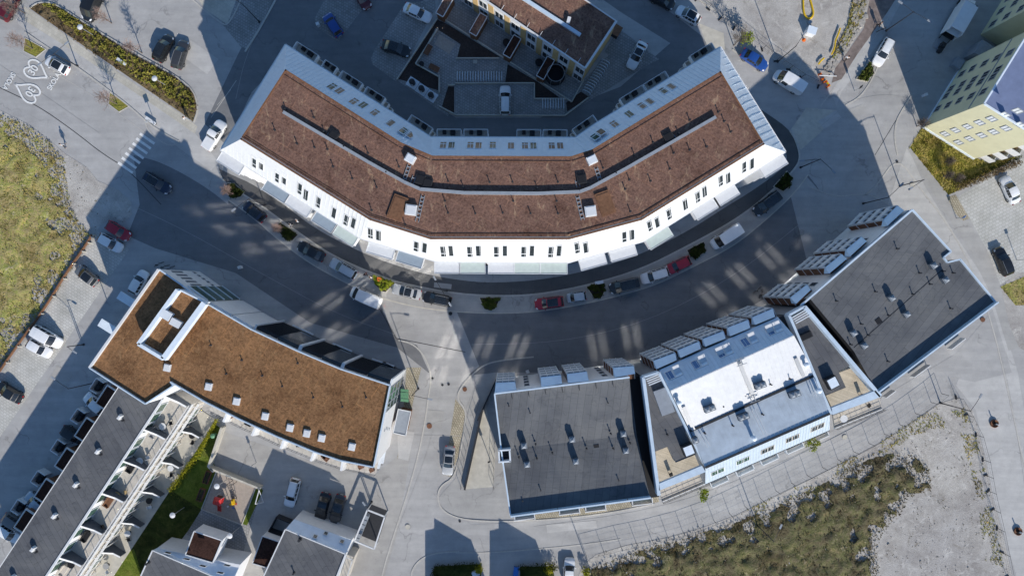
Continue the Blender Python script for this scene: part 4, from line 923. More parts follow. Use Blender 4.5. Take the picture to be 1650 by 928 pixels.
        if k < 5:
            s2 = 4.2 + k * 6.25
            table(p(s2 + 1.2, 4.6, .12), 'round %s patio table on the %s ground patio from the curved block' % (('black', 'white', 'black', 'white', 'grey')[k], w_), ('trim', 'white', 'trim', 'white', 'tilegrey')[k], .5)
            chair(p(s2 + 2.1, 5.2, .12), '%s garden chair on the %s ground patio from the curved block' % (('black', 'black', 'white', 'black', 'white')[k], w_), ('trim', 'trim', 'white', 'trim', 'white')[k], rnd.uniform(0, 6))
    # hedge between patios and lawn
    for (x0, y0, x1, y1, mt, lab, w, h) in ((352, 676, 318, 735, 'hedgey', 'yellow green clipped hedge between the patios and the lawn, upper half', .55, 1.1), (318, 735, 276, 790, 'hedgey', 'yellow green clipped hedge between the patios and the lawn, wider lower half', .8, 1.2)):
        mb = MB(); A0, B0 = W(x0, y0), W(x1, y1); m = int((B0 - A0).length / .25)
        for i in range(m): q = A0.lerp(B0, i / m); clump_mesh(mb, (q.x, q.y), w, w, h, 34, .11, rnd)
        tag(obj('hedge', mb, M[mt]), lab, 'hedge')
# ------------------------------------------------------------------ D: the five-part block in the south east
def prism_px(poly, z, z0=0.0):
    return [W2(x, y, z) for x, y in poly]
def bay(t, c4, zn=13.3, zs=14.7, z0=2.8):
    "oriel tower: blue sheet roof, banded street front, rust coloured cheeks"
    M = MAT
    a, b = W(*c4[0], zn), W(*c4[1], zn); c, d = W(*c4[2], zs), W(*c4[3], zs)
    ax = (b - a).normalized(); L = (b - a).length; nn = Vector((-ax.y, ax.x, 0)); nn = nn if nn.y > 0 else -nn
    back = -nn; depth = max((d - a).dot(back), .6) + .6
    A, Bq = Vector((a.x, a.y, 0)), Vector((b.x, b.y, 0))
    body = MB().prism([(v.x, v.y) for v in (A, Bq, Bq + back * depth, A + back * depth)], z0, zn - .05)
    B = obj('oriel_bay', body, M['rust'], t)
    rf = MB().face([a, b, c, d]); 
    rf.face([a, d, d - UP * 1.6, a - UP * .3]); rf.face([b, c, c - UP * 1.6, b - UP * .3]); rf.beam(a - UP * .06, b - UP * .06, .1, .12); obj('bay_roof', rf, M['bayblue'], B)
    fr = MB(); nf = 4; h = (zn - z0) / nf
    for k in range(nf):
        z = z0 + h * k
        fr.obox((A + Bq) / 2 + nn * .06 + UP * (z + h * .27), ax, nn, UP, L - .02, .12, h * .5)
        fr.obox((A + Bq) / 2 + nn * .04 + UP * (z + h * .60), ax, nn, UP, L - .02, .08, .1)
    for s in (0, .34, .67, 1): fr.obox(A + ax * (.06 + (L - .12) * s) + nn * .09 + UP * ((z0 + zn) / 2), ax, nn, UP, .1, .18, zn - z0)
    obj('bay_front', fr, M['ltmetal'], B)
    gl = MB().obox((A + Bq) / 2 + nn * .015 + UP * ((z0 + zn) / 2), ax, nn, UP, L - .1, .03, zn - z0 - .1); obj('bay_glass', gl, M['glass'], B)
    ed = MB()
    for s, q in ((-1, A), (1, Bq)):
        for k in range(5): ed.obox(q + back * .5 * depth + ax * s * .03 + UP * (z0 + (zn - z0) * k / 4), back, ax, UP, depth, .06, .12)
        ed.obox(q + ax * s * .03 + back * .04 + UP * ((z0 + zn) / 2), ax, back, UP, .06, .08, zn - z0)
    obj('bay_trim', ed, M['ltmetal'], B)
def hood(t, px, py, z, rz, h=.95):
    c = W(px, py, z); mb = MB(); mb.box((c.x, c.y, z + h / 2), (.75, .8, h), rz); 
    v = obj('vent_hood', mb, MAT['fin'], t); ca, sa = math.cos(rz), math.sin(rz)
    R_ = lambda dx, dy, zz: Vector((c.x + dx * ca - dy * sa, c.y + dx * sa + dy * ca, z + zz)); m = MB()
    e = .42; m.face([R_(-e, -e, h - .1), R_(e, -e, h - .1), R_(0, 0, h + .35)]); m.face([R_(e, -e, h - .1), R_(e, e, h - .1), R_(0, 0, h + .35)]); m.face([R_(e, e, h - .1), R_(-e, e, h - .1), R_(0, 0, h + .35)]); m.face([R_(-e, e, h - .1), R_(-e, -e, h - .1), R_(0, 0, h + .35)])
    obj('hood_cap', m, MAT['greymetal'], v)
def flat_block(t, poly, z, mat, wallmat, par=(), valley=None, nfall=0):
    r3 = [W(*p, z) for p in poly]
    obj('wall', MB().prism([(v.x, v.y) for v in r3], 0, z - .06, top=False), MAT[wallmat], t)
    return r3
def se_left():
    M = MAT; Z = 15.0
    t = thing('apartment_block', 'dark roofed apartment block beside the garage ramp', 'building')
    poly = [(797, 634), (1014, 607.5), (1026, 702), (1047, 799), (822.6, 829), (808, 727)]
    r3 = flat_block(t, poly, Z, 'felt1', 'fin')  # dark wall colour carries the shade of the roof slot
    obj('dark_slot_floor', MB().prism([W2(1010, 608, 12), W2(1036, 605, 12), W2(1062, 800, 12), W2(1040, 803, 12), W2(1020, 700, 12)], 0, 12), M['trim'], t)  # black floor: the dark of the narrow slot is painted on
    v = [p.copy() for p in r3]; v[2].z -= .8; v[5].z -= .8
    mb = MB().face([v[0], v[1], v[2], v[5]]).face([v[5], v[2], v[3], v[4]]); rf = obj('felt_roof', mb, M['felt1'], t)
    pr = MB(); pr.beam(r3[0] + UP * .1, r3[1] + UP * .1, .2, .3); pr.beam(r3[0] + UP * .08, r3[5] + UP * .08, .2, .3); pr.beam(r3[5] + UP * .08, r3[4] + UP * .08, .2, .3); pr.beam(r3[4] + UP * .38, r3[3] + UP * .38, .2, .95)
    obj('parapet', pr, M['bluezinc'], t); ps = MB()
    for k in range(1, 6): q = r3[4].lerp(r3[3], k / 6); ps.beam(q + UP * .3 + Vector((.03, .18, 0)), q + UP * .8 + Vector((.03, .18, 0)), .05, .05, Vector((1, 0, 0)))
    for k in range(1, 8): q = r3[0].lerp(r3[1], k / 8); ps.beam(q + Vector((0, -.2, .08)), q + Vector((.12, -1.0, .06)), .06, .06)
    obj('roof_seam', ps, M['dkmetal'], t)
    c = W(813, 733, Z); bx = MB()
    for dx, dy, sx, sy in ((-.75, 0, .2, 1.6), (.75, 0, .2, 1.6), (0, .8, 1.7, .2), (0, -.8, 1.7, .2)): bx.box((c.x + dx, c.y + dy, Z - .1), (sx, sy, 1.3), R(4))
    b = obj('drain_box', bx, M['ltmetal'], t); obj('drain_opening', MB().box((c.x, c.y, Z - .55), (1.3, 1.4, .1), R(4)), M['trim'], b)
    c = W(961, 720, Z - .8); obj('roof_drain', MB().box((c.x, c.y, Z - .74), (.75, .75, .1), R(7)), M['trim'], t)
    for px, py in ((844, 716), (849, 746), (921, 706), (927, 741), (1003, 697), (1007, 724)): hood(t, px, py, Z - .6, R(6))
    for px, py in ((854, 664), (979, 648), (863, 715), (865, 738), (890, 729), (945, 722), (984, 698), (988, 722), (1015, 713), (836, 736), (996, 772), (871, 788), (820, 653), (842, 805)): vent(t, W(px, py, Z - .5), .6)
    for c4 in (((799, 617), (830, 615.5), (832, 628), (797, 633)), ((871, 608), (903.6, 604.5), (906, 618), (872.7, 623.6)), ((913.6, 602.7), (945.5, 599), (949, 613.6), (915.5, 617)), ((988, 592.7), (1021, 590), (1023.6, 602), (991, 608))): bay(t, c4)
    a, b_ = r3[0], r3[1]; d = (b_ - a).normalized(); nn = Vector((-d.y, d.x, 0)); a0 = Vector((a.x, a.y, 0)); Lb = (b_ - a).length
    obj('north_wall', MB().obox(a0 + d * Lb * .5 + nn * .05 + UP * 7.3, d, nn, UP, Lb, .1, 14.6), M['whitewall'], t)
    for s in (4.6, 15.9):
        for k in range(4): window(t, a0 + d * s + nn * .11 + UP * (2.2 + k * 3.0), nn, .8, 1.9, M['greymetal'], M['glass'], 1, 'window')
    # ground floor bay frames on the south side
    for px, py in ((845, 829), (917, 820), (959, 815), (1034, 805)):
        c = W(px, py, .9); mb = MB()
        for dx, dy, sx, sy in ((-1.6, 0, .14, 1.2), (1.6, 0, .14, 1.2), (0, -.6, 3.3, .14)): mb.box((c.x + dx, c.y + dy, .75), (sx, sy, 1.4), R(7))
        f = obj('patio_fence', mb, M['white'], t); obj('patio_floor', MB().box((c.x, c.y, .15), (3.1, 1.1, .2), R(7)), M['canopyg'], f)
def connector(t, name_par, par, roof, zr, terr, zt, beam, low, zl, zpar, mat_roof):
    M = MAT
    P = [W(*p, zr) for p in roof]
    foot = [W2(*p, zr) for p in roof]
    obj('wall', MB().prism(foot, 0, zr - .06, top=False), M['greymetal'], t)
    obj('felt_roof', MB().face(P), M[mat_roof], t)
    T_ = [W(*p, zt) for p in terr]; obj('terrace_floor', MB().prism([(v.x, v.y) for v in T_], 0, zt), M['timber'], t)
    L_ = [W(*p, zl) for p in low]; lf = obj('balcony_floor', MB().prism([(v.x, v.y) for v in L_], zl - .3, zl, bottom=True), M['cream'], t)
    rl = MB(); railing(rl, [L_[3], L_[2]], zl, 1.0, .9, .025, 3); obj('balcony_rail', rl, M['dkmetal'], lf)
    fr = MB(); fr.beam(L_[3] - UP * .1, L_[2] - UP * .1, .2, .55); obj('balcony_fascia', fr, M['white'], lf)
    bm = [W(*p, zpar) for p in beam]; mb = MB().prism([(v.x, v.y) for v in bm], zpar - .6, zpar, bottom=True); obj('roof_beam', mb, M['bluezinc'], t)
    mb = MB()
    for a, b, w in par: mb.beam(W(*a, zpar) - UP * ((zpar - zr + .6) / 2), W(*b, zpar) - UP * ((zpar - zr + .6) / 2), w, zpar - zr + .6)
    obj('parapet', mb, M['bluezinc'], t)
def se_conn_left():
    M = MAT
    t = thing('connecting_block', 'narrow connecting block with timber roof terrace left of the white metal roof', 'building')
    connector(t, '', (((1037, 608), (1062, 798), .45), ((1062, 600), (1139, 756), .3), ((1037, 608), (1062, 600), .25)), [(1039, 609), (1062, 601), (1121, 732), (1089, 745), (1077, 719), (1056, 727)], 14.8,
              [(1056, 727), (1077, 719), (1089, 745), (1121, 731), (1132, 753), (1061, 783)], 12.8, [(1062, 779), (1131, 750), (1137, 760), (1062, 790)], [(1062, 788), (1137, 758), (1141, 777), (1067, 808)], 10.2, 15.7, 'felt3')
    mb = MB(); 
    wl = W(1037, 608, 15.5), W(1062, 798, 15.5)
    mb.face([wl[0], wl[1], Vector((wl[1].x, wl[1].y, 0)), Vector((wl[0].x, wl[0].y, 0))]); obj('party_wall', mb, M['fin'], t)  # painted dark for the shaded side of the slot
    for k in range(4): a, b = W(1041 + k * 1.5, 611 + k * 3.2, 15.4), W(1062 + k * 1.5, 602.5 + k * 3.2, 15.4); obj('louvre', MB().beam(a, b, .12, .3), M['ltmetal'], t)
    c = W(1069, 646, 14.8); hatch(t, c, 1.9, 3.6, .5, R(20), False, 'stair_hatch', 'greymetal'); c = W(1106, 722, 14.8); hatch(t, c, 1.5, 1.5, 1.3, R(22), 'zinc', 'lift_hood', 'dkmetal')
    vent(t, W(1075, 700, 14.8), .4)
    th = thing('terrace_chair', 'slim dark chair on the left timber roof terrace', 'chair', W(1080, 763, 12.8), .4); obj('seat', MB().box((0, 0, .43), (.5, .5, .06)), M['trim'], th); obj('backrest', MB().box((0, .24, .7), (.5, .05, .55)), M['trim'], th)
    for sx in (-1, 1):
        for sy in (-1, 1): obj('leg', MB().box((sx * .21, sy * .21, .2), (.04, .04, .4)), M['trim'], th)
def se_conn_right():
    M = MAT
    t = thing('connecting_block', 'narrow connecting block with pale timber terrace right of the white metal roof', 'building')
    connector(t, '', (((1297, 494), (1419, 638), .5), ((1272, 508), (1340, 667), .35), ((1272, 508), (1297, 494), .3)), [(1272, 508), (1298, 495), (1373, 587), (1351, 598), (1363, 624), (1331, 637)], 14.8,
              [(1351, 598), (1373, 587), (1412, 632), (1341, 658), (1331, 637), (1363, 624)], 12.8, [(1340, 657), (1411, 629), (1420, 639), (1342, 668)], [(1342, 667), (1417, 639), (1421, 659), (1345, 690)], 10.2, 15.7, 'felt3')
    c = W(1297, 541, 14.8); hatch(t, c, 1.8, .9, .4, R(25), 'trim', 'roof_hatch', 'dkmetal'); c = W(1337, 615, 14.8); hatch(t, c, 1.5, 1.6, 1.0, R(28), 'zinc', 'lift_hood', 'dkmetal')
    for k in range(4): a, b = W(1276 + k * 2, 512 + k * 3, 15.4), W(1298 + k * 2.4, 499 + k * 3, 15.4); obj('louvre', MB().beam(a, b, .12, .3), M['ltmetal'], t)
    for (px, py, lab, mt, rz) in ((1386, 637, 'reddish folding chair on the right timber terrace', 'rust', .3), (1398, 652, 'dark chair at the corner of the balcony below the right timber terrace', 'trim', 2.0)):
        z = 12.8 if py < 645 else 10.2; th = thing('terrace_chair', lab, 'chair', W(px, py, z), rz); obj('seat', MB().box((0, 0, .43), (.5, .5, .06)), M[mt], th); obj('backrest', MB().box((0, .24, .7), (.5, .05, .55)), M[mt], th)
        for sx in (-1, 1):
            for sy in (-1, 1): obj('leg', MB().box((sx * .21, sy * .21, .2), (.04, .04, .4)), M['trim'], th)
    th = thing('terrace_table', 'round white table on the balcony below the right timber terrace', 'table', W(1356, 673, 10.2), 0); obj('tabletop', MB().lathe((0, 0, .68), [(.55, 0), (.55, .05)], 14), M['white'], th); obj('table_leg', MB().lathe((0, 0, 0), [(.3, 0), (.05, .06), (.05, .68)], 8), M['trim'], th)
def se_middle():
    M = MAT
    t = thing('apartment_block', 'middle block with white standing seam metal roof and open white skylights', 'building')
    Lx = [(1062, 596, 14.6), (1080, 629.4, 17), (1112, 694, 15.3), (1136.6, 753, 16.2), (1136.6, 780, 12)]
    Rx = [(1253, 510.4, 14.6), (1279, 540, 17), (1314, 603.6, 15.3), (1337, 666, 16.2), (1337, 693, 12)]
    l = [W(*p) for p in Lx]; r = [W(*p) for p in Rx]
    M['sheet_sunlit'] = m2('roof_sheet_sunlit', (.70, .71, .72), .06, 1.4, .45, 0, 0, .4); mats = ['bluezinc', 'sheet_sunlit', 'greyblue', 'bluewall']; M['greyblue'] = m2('roof_sheet_shaded', (.58, .65, .71), .12, .9, .5, 0, 0, .4)  # one roof metal: lit slope painted white, slopes facing away blue-grey
    names = ['roof_slope', 'roof_slope', 'roof_slope', 'mansard_wall']; PL = []
    for i in range(4):
        pts = [l[i], r[i], r[i + 1], l[i + 1]]; pl = plane(l[i], r[i], (l[i + 1] + r[i + 1]) / 2); PL.append(pl)
        mb = MB().face([l[i], r[i], r[i + 1]]).face([l[i], r[i + 1], l[i + 1]]); ud = (r[i] - l[i]); ud.z = 0; ud = (ud - pl[1] * ud.dot(pl[1])).normalized()
        ribs(mb, pts, pl[1], .6 if i != 3 else .45, .04, .05, ud); obj(names[i], mb, M[mats[i]], t)
    foot = [W2(*Lx[0]), W2(*Rx[0]), W2(*Rx[2]), W2(*Rx[4]), W2(*Lx[4]), W2(*Lx[2])]
    obj('wall', MB().prism(foot, 0, 11.9), M['bluewall'], t)
    obj('filler_roof', MB().prism([W2(1250, 513, 12.5), W2(1278, 503, 12.5), W2(1312, 585, 12.5), W2(1280, 545, 12.5)], 0, 12.5), M['felt3'], t)  # filler added to shut the gap that let sun through to the street
    side = MB(); side.face([l[0], l[1], l[2], l[3], l[4], Vector((l[4].x, l[4].y, 11)), Vector((l[0].x, l[0].y, 11))]); side.face([r[0], r[1], r[2], r[3], r[4], Vector((r[4].x, r[4].y, 11)), Vector((r[0].x, r[0].y, 11))]); obj('gable_wall', side, M['greymetal'], t)
    mb = MB()
    mb.face([l[0], r[0], Vector((r[0].x, r[0].y, 11)), Vector((l[0].x, l[0].y, 11))]); obj('north_wall', mb, M['greymetal'], t)
    ed = MB(); ed.beam(l[3] + UP * .05, r[3] + UP * .05, .28, .14); ed.beam(l[4], r[4], .12, .12); obj('roof_edge', ed, M['dkmetal'], t)
    rd = MB(); rd.beam(l[1] + UP * .3, r[1] + UP * .3, .04, .04)
    for k in range(13): q = l[1].lerp(r[1], k / 12); rd.beam(q, q + UP * .3, .05, .05, Vector((1, 0, 0)))
    obj('ridge_rail', rd, M['greymetal'], t); gt = MB(); gt.beam(l[2] + UP * .12, r[2] + UP * .12, .3, .2); obj('valley_gutter', gt, M['dkmetal'], t)
    for c4 in (((1053, 581.6), (1088, 568.6), (1090.5, 580), (1058, 594.5)), ((1091.8, 564.8), (1126.7, 550.5), (1129.3, 562), (1097, 576.4)), ((1132, 546.7), (1165.5, 533.7), (1169.4, 545.4), (1137, 558.3)), ((1172, 528.5), (1205.6, 515.6), (1209, 528.5), (1177, 541.5)), ((1212, 511.7), (1245.7, 497.5), (1249, 510.4), (1217, 523.4))): bay(t, c4)
    ax = (r[0] - l[0]).normalized()
    for k, (px, py) in enumerate(((1085.5, 602), (1127, 585), (1167, 567), (1207, 549), (1247, 531))):
        for s in (-1, 1):
            c = onplane(px + s * 6.0, py - s * 2.6, PL[0]); f = window(t, c, PL[0][1], 1.05, 1.45, M['white'], M['bglass'] if s < 0 else M['zinc'], 1, 'skylight', u=ax)
            if s > 0 or k in (2, 4): 
                u, n_ = ax, PL[0][1]; v = n_.cross(u); lid = MB().obox(c + v * .2 + n_ * .45, u, (v * .7 + n_ * .7).normalized(), (n_ * .7 - v * .7).normalized(), 1.0, 1.1, .06); obj('open_sash', lid, M['white'], f)
    axs = (r[3] - l[3]); axs.z = 0; axs.normalize()
    for k, (px, py) in enumerate(((1156, 759.5), (1197, 741.5), (1236.6, 724), (1276.7, 705.7), (1317, 688))):
        c = onplane(px, py, PL[3]); window(t, c, PL[3][1], 2.1, 1.35, M['cream'] if k > 1 else M['white'], M['glassg'] if k < 2 else M['glass'], 2, 'window', u=axs)
        c = W(px + 1, py + 13, 0.7); mb = MB(); rz = R(24.5); ca, sa = math.cos(rz), math.sin(rz)
        for dx, dy, sx, sy in ((-1.45, 0, .14, 1.2), (1.45, 0, .14, 1.2), (0, -.6, 3.0, .14)): mb.box((c.x + dx * ca - dy * sa, c.y + dx * sa + dy * ca, .7), (sx, sy, 1.2), rz)
        obj('patio_fence', mb, M['white'], t)
    # vents: paired hoods, pipes, walkways
    for px, py, i in ((1137, 658, 1), (1145, 655, 1), (1218, 621, 1), (1226, 618, 1), (1191, 671, 2), (1199, 668, 2), (1273, 635, 2), (1281, 632, 2), (1118, 707, 2)):
        c = onplane(px, py, PL[i]); hood(t, px, py, c.z - .1, R(20), 1.0)
    for px, py in ((1164, 654), (1199, 637), (1241, 619), (1272, 610), (1135, 697), (1180, 685), (1228, 667)): c = onplane(px, py, PL[1] if py < 640 + (px - 1100) * -.1 else PL[2]); vent(t, c, .6)
    mb = MB()
    for a, b in (((1190, 583), (1214, 640)), ((1101, 655), (1117, 692)), ((1281, 577), (1294, 606))):
        A_, B_ = onplane(*a, PL[1]), onplane(*b, PL[1]); mb.beam(A_ + UP * .25, B_ + UP * .25, .5, .06)
        obj('roof_walkway', mb, M['steel'], t); mb = MB()
    for a, b in (((1127, 698), (1139, 720)), ((1210, 660), (1231, 703)), ((1302, 620), (1310, 641))):
        for o_ in (0, 4.5): A_, B_ = onplane(a[0] + o_, a[1] - 2 * (o_ > 0), PL[2]), onplane(b[0] + o_, b[1] - 2 * (o_ > 0), PL[2]); mb.beam(A_ + UP * .3, B_ + UP * .3, .09, .12)
        obj('roof_guard', mb, M['white'], t); mb = MB()
    for px, py in ((1192, 582), (1213, 641)): ladder(t, onplane(px - 8, py + 3, PL[1]) + UP * .4, onplane(px + 8, py - 3, PL[1]) + UP * .4, .9)
    for px, py in ((1092, 648), (1296, 587), (1212, 704), (1316, 628)):
        c = onplane(px, py, PL[1] if py < 660 and px < 1300 else PL[2]); obj('vent_cowl', MB().lathe((c.x, c.y, c.z - .1), [(.22, 0), (.22, .8), (.36, .85), (.36, 1.05), (.1, 1.2)], 12), M['zinc'], t, 40)
def se_right():
    M = MAT; Z = 15.2
    t = thing('apartment_block', 'largest dark roofed apartment block, right of the pale timber terrace', 'building')
    poly = [(1306, 482), (1469, 338.4), (1531, 405.5), (1519, 415), (1525, 423), (1546, 418), (1602.5, 486.5), (1412, 630), (1376, 566)]
    r3 = [W(*p, Z) for p in poly]
    obj('wall', MB().prism([(v.x, v.y) for v in r3], 0, Z - .06, top=False), M['dkmetal'], t)  # near-black walls stand for the shade in the slot
    obj('felt_roof', MB().face(r3), M['felt2'], t)
    obj('dark_slot_floor', MB().prism([W2(1292, 492, 12), W2(1306, 480, 12), W2(1376, 562, 12), W2(1410, 628, 12), W2(1416, 636, 12)], 0, 12), M['trim'], t)  # slot shade painted as a black floor
    pr = MB()
    for i, j, w, h in ((1, 2, .2, .28), (2, 3, .2, .28), (3, 4, .2, .28), (4, 5, .2, .28), (5, 6, .2, .28)): pr.beam(r3[i] + UP * h / 2, r3[j] + UP * h / 2, w, h)
    pr.beam(r3[7] + UP * .38, r3[6] + UP * .38, .2, .9); pr.beam(W(1290, 492, Z) + UP * .1, r3[1] + UP * .1, .24, .3); obj('parapet', pr, M['bluezinc'], t)
    for px, py in ((1500, 428), (1519, 451), (1433, 480), (1457, 506), (1372, 536), (1389, 556)): hood(t, px, py, Z - .05, R(35), .9)
    c = W(1415.5, 517, Z); obj('roof_drain', MB().box((c.x, c.y, Z + .02), (.8, .8, .06), R(36)), M['trim'], t)
    vy = MB(); vy.beam(W(1376, 560, Z) + UP * .01, W(1519, 434, Z) + UP * .01, .08, .04); obj('roof_seam', vy, M['dkmetal'], t)
    for px, py in ((1445, 401), (1347, 485), (1481, 440), (1498, 458), (1519, 437), (1470, 474), (1387, 522), (1431, 508), (1398, 540), (1531, 497), (1430, 582), (1370, 555), (1410, 470), (1535, 440)): vent(t, W(px, py, Z), .6)
    for c4 in (((1273.5, 480), (1300.7, 458.6), (1306.6, 467), (1283, 489.4)), ((1330, 431.4), (1356.4, 410), (1364.7, 417), (1336, 441)), ((1363.5, 403), (1388.4, 382), (1396.7, 388.7), (1369.4, 413.6)), ((1424, 354.4), (1446.4, 331.8), (1457, 339), (1430, 364))): bay(t, c4)
    a, b_ = r3[0], r3[1]; d = (b_ - a).normalized(); nn = Vector((-d.y, d.x, 0)); nn = nn if nn.y > 0 else -nn; a0 = Vector((a.x, a.y, 0)); Lb = (b_ - a).length
    obj('north_wall', MB().obox(a0 + d * Lb * .5 + nn * .05 + UP * 7.3, d, nn, UP, Lb, .1, 14.6), M['whitewall'], t)
    for s in (3.0, 10.2, 11.4, 12.6):
        for k in range(4): window(t, a0 + d * s + nn * .11 + UP * (2.2 + k * 3.0), nn, .8, 1.9, M['greymetal'], M['glass'], 1, 'window')
    for (x0, y0, x1, y1) in ((1425, 640, 1440, 629), (1470, 607, 1496, 588), (1530, 562, 1552, 545)):
        A_, B_ = W(x0, y0, .9), W(x1, y1, .9); mb = MB().beam(A_, B_, .14, 1.3); obj('patio_fence', mb, M['white'], t)
# ------------------------------------------------------------------ E: tall yellow block (north east)
def yellow_block():
    M = MAT; Z = 14.4
    t = thing('apartment_block', 'tall pale yellow apartment block with blue roof in the upper right corner', 'building')
    K = W(1586, 167, Z); e1 = (W(1650, 64.6, Z) - K).normalized(); e2 = (W(1650, 188.5, Z) - K).normalized()
    e2 = (e2 - e1 * e2.dot(e1)); e2.normalize(); k0 = Vector((K.x, K.y, 0))
    def P(u, v): return k0 + e1 * u + e2 * v
    main = [P(0, 0), P(12.2, 0), P(12.2, 9.6), P(0, 9.6)]; rec = [P(12.2, 3.2), P(17.6, 3.2), P(17.6, 16), P(12.2, 16)]; up_ = [P(17.6, 0), P(42, 0), P(42, 16), P(17.6, 16)]
    for q, z in ((main, Z), (rec, Z - 3.2), (up_, Z)):
        obj('wall', MB().prism([(v.x, v.y) for v in q], 0, z - .05), M['yellow'], t)
        mb = MB().prism([(v.x, v.y) for v in [x for x in q]], z, z + .12); obj('roof_sheet', mb, M['ywall_roof'], t)
    ed = MB(); ed.beam(P(-.05, -.05) + UP * (Z + .1), P(12.2, -.05) + UP * (Z + .1), .22, .22); ed.beam(P(-.1, 0) + UP * (Z + .1), P(-.1, 9.6) + UP * (Z + .1), .22, .22); ed.beam(P(0, -.04) + UP * .2, P(12.2, -.04) + UP * .2, .1, .4); ed.beam(P(-.04, 0) + UP * .25, P(-.04, 9.6) + UP * .25, .14, .5); obj('roof_edge', ed, M['zinc'], t)
    mb = MB(); mb.beam(P(.2, -.05) + UP * 11.0, P(12.1, -.05) + UP * 11.0, .12, .12); obj('cornice', mb, M['greymetal'], t)
    n1 = -e2; pl1 = (k0, n1); n2 = -e1; pl2 = (k0, n2)
    X = lambda x, y: (1440 + x / 3.095, y / 3.095)
    for x, y in ((340, 370), (393, 343), (453, 318), (515, 290), (580, 265), (287, 443), (343, 420), (400, 398), (458, 373), (520, 348), (262, 480), (318, 458), (375, 435), (433, 410), (495, 385), (220, 543), (272, 525), (328, 502), (387, 480), (448, 458)):
        c = onplane(*X(x, y), pl1); window(t, c, n1, 1.15, 1.35, M['greymetal'], M['glass'], 2)
    for x, y in ((258, 668), (310, 650), (370, 632), (430, 612), (490, 593), (555, 573), (325, 710), (380, 692), (440, 675), (500, 658), (562, 640), (630, 622), (620, 553)):
        c = onplane(*X(x, y), pl2); window(t, c, n2, 1.15, 1.35, M['greymetal'], M['ltmetal'], 2)
    for z in (2.0, 5.0, 8.0, 11.2, 13.2):
        for u in (18.8, 21.2, 23.6, 27, 29.4, 31.8, 35):
            window(t, P(u, 0) + UP * z, n1, 1.15, 1.35, M['greymetal'], M['glass'], 2)
        for u in (13.6, 15.8):
            if z < 10: window(t, P(u, 3.2) + UP * z, n1, 1.15, 1.35, M['greymetal'], M['glass'], 2)
    # ground plinth boxes by the shaded entrance
    for u, v, su, sv, h in ((14.2, .8, 2.4, 2.2, 2.6), (11.4, -.9, 1.6, 1.4, .9)):
        mb = MB(); q = P(u, v) + UP * h / 2; mb.obox(q, e1, e2, UP, su, sv, h); obj('entrance_porch', mb, M['greymetal'], t)
    # balconies on the sunny side: slabs with white slanted screens
    for z in (1.2, 3.9, 6.6, 9.3, 12.0):
        for u in (.4, 4.0):
            b = obj('balcony', MB().obox(P(u + 1.3, 10.6) + UP * z, e1, e2, UP, 2.9, 1.9, .2), M['cream'], t); mb = MB()
            mb.obox(P(u - .15, 10.6) + UP * (z + .75), e2, e1, UP, 1.9, .09, 1.3); mb.obox(P(u + 1.3, 11.53) + UP * (z + .55), e1, e2, UP, 2.9, .07, .9); obj('balcony_screen', mb, M['white'], b)
            obj('balcony_furniture', MB().obox(P(u + 1.0, 10.5) + UP * (z + .4), e2, e1, UP, 1.0, .7, .6), M['heath'], b)
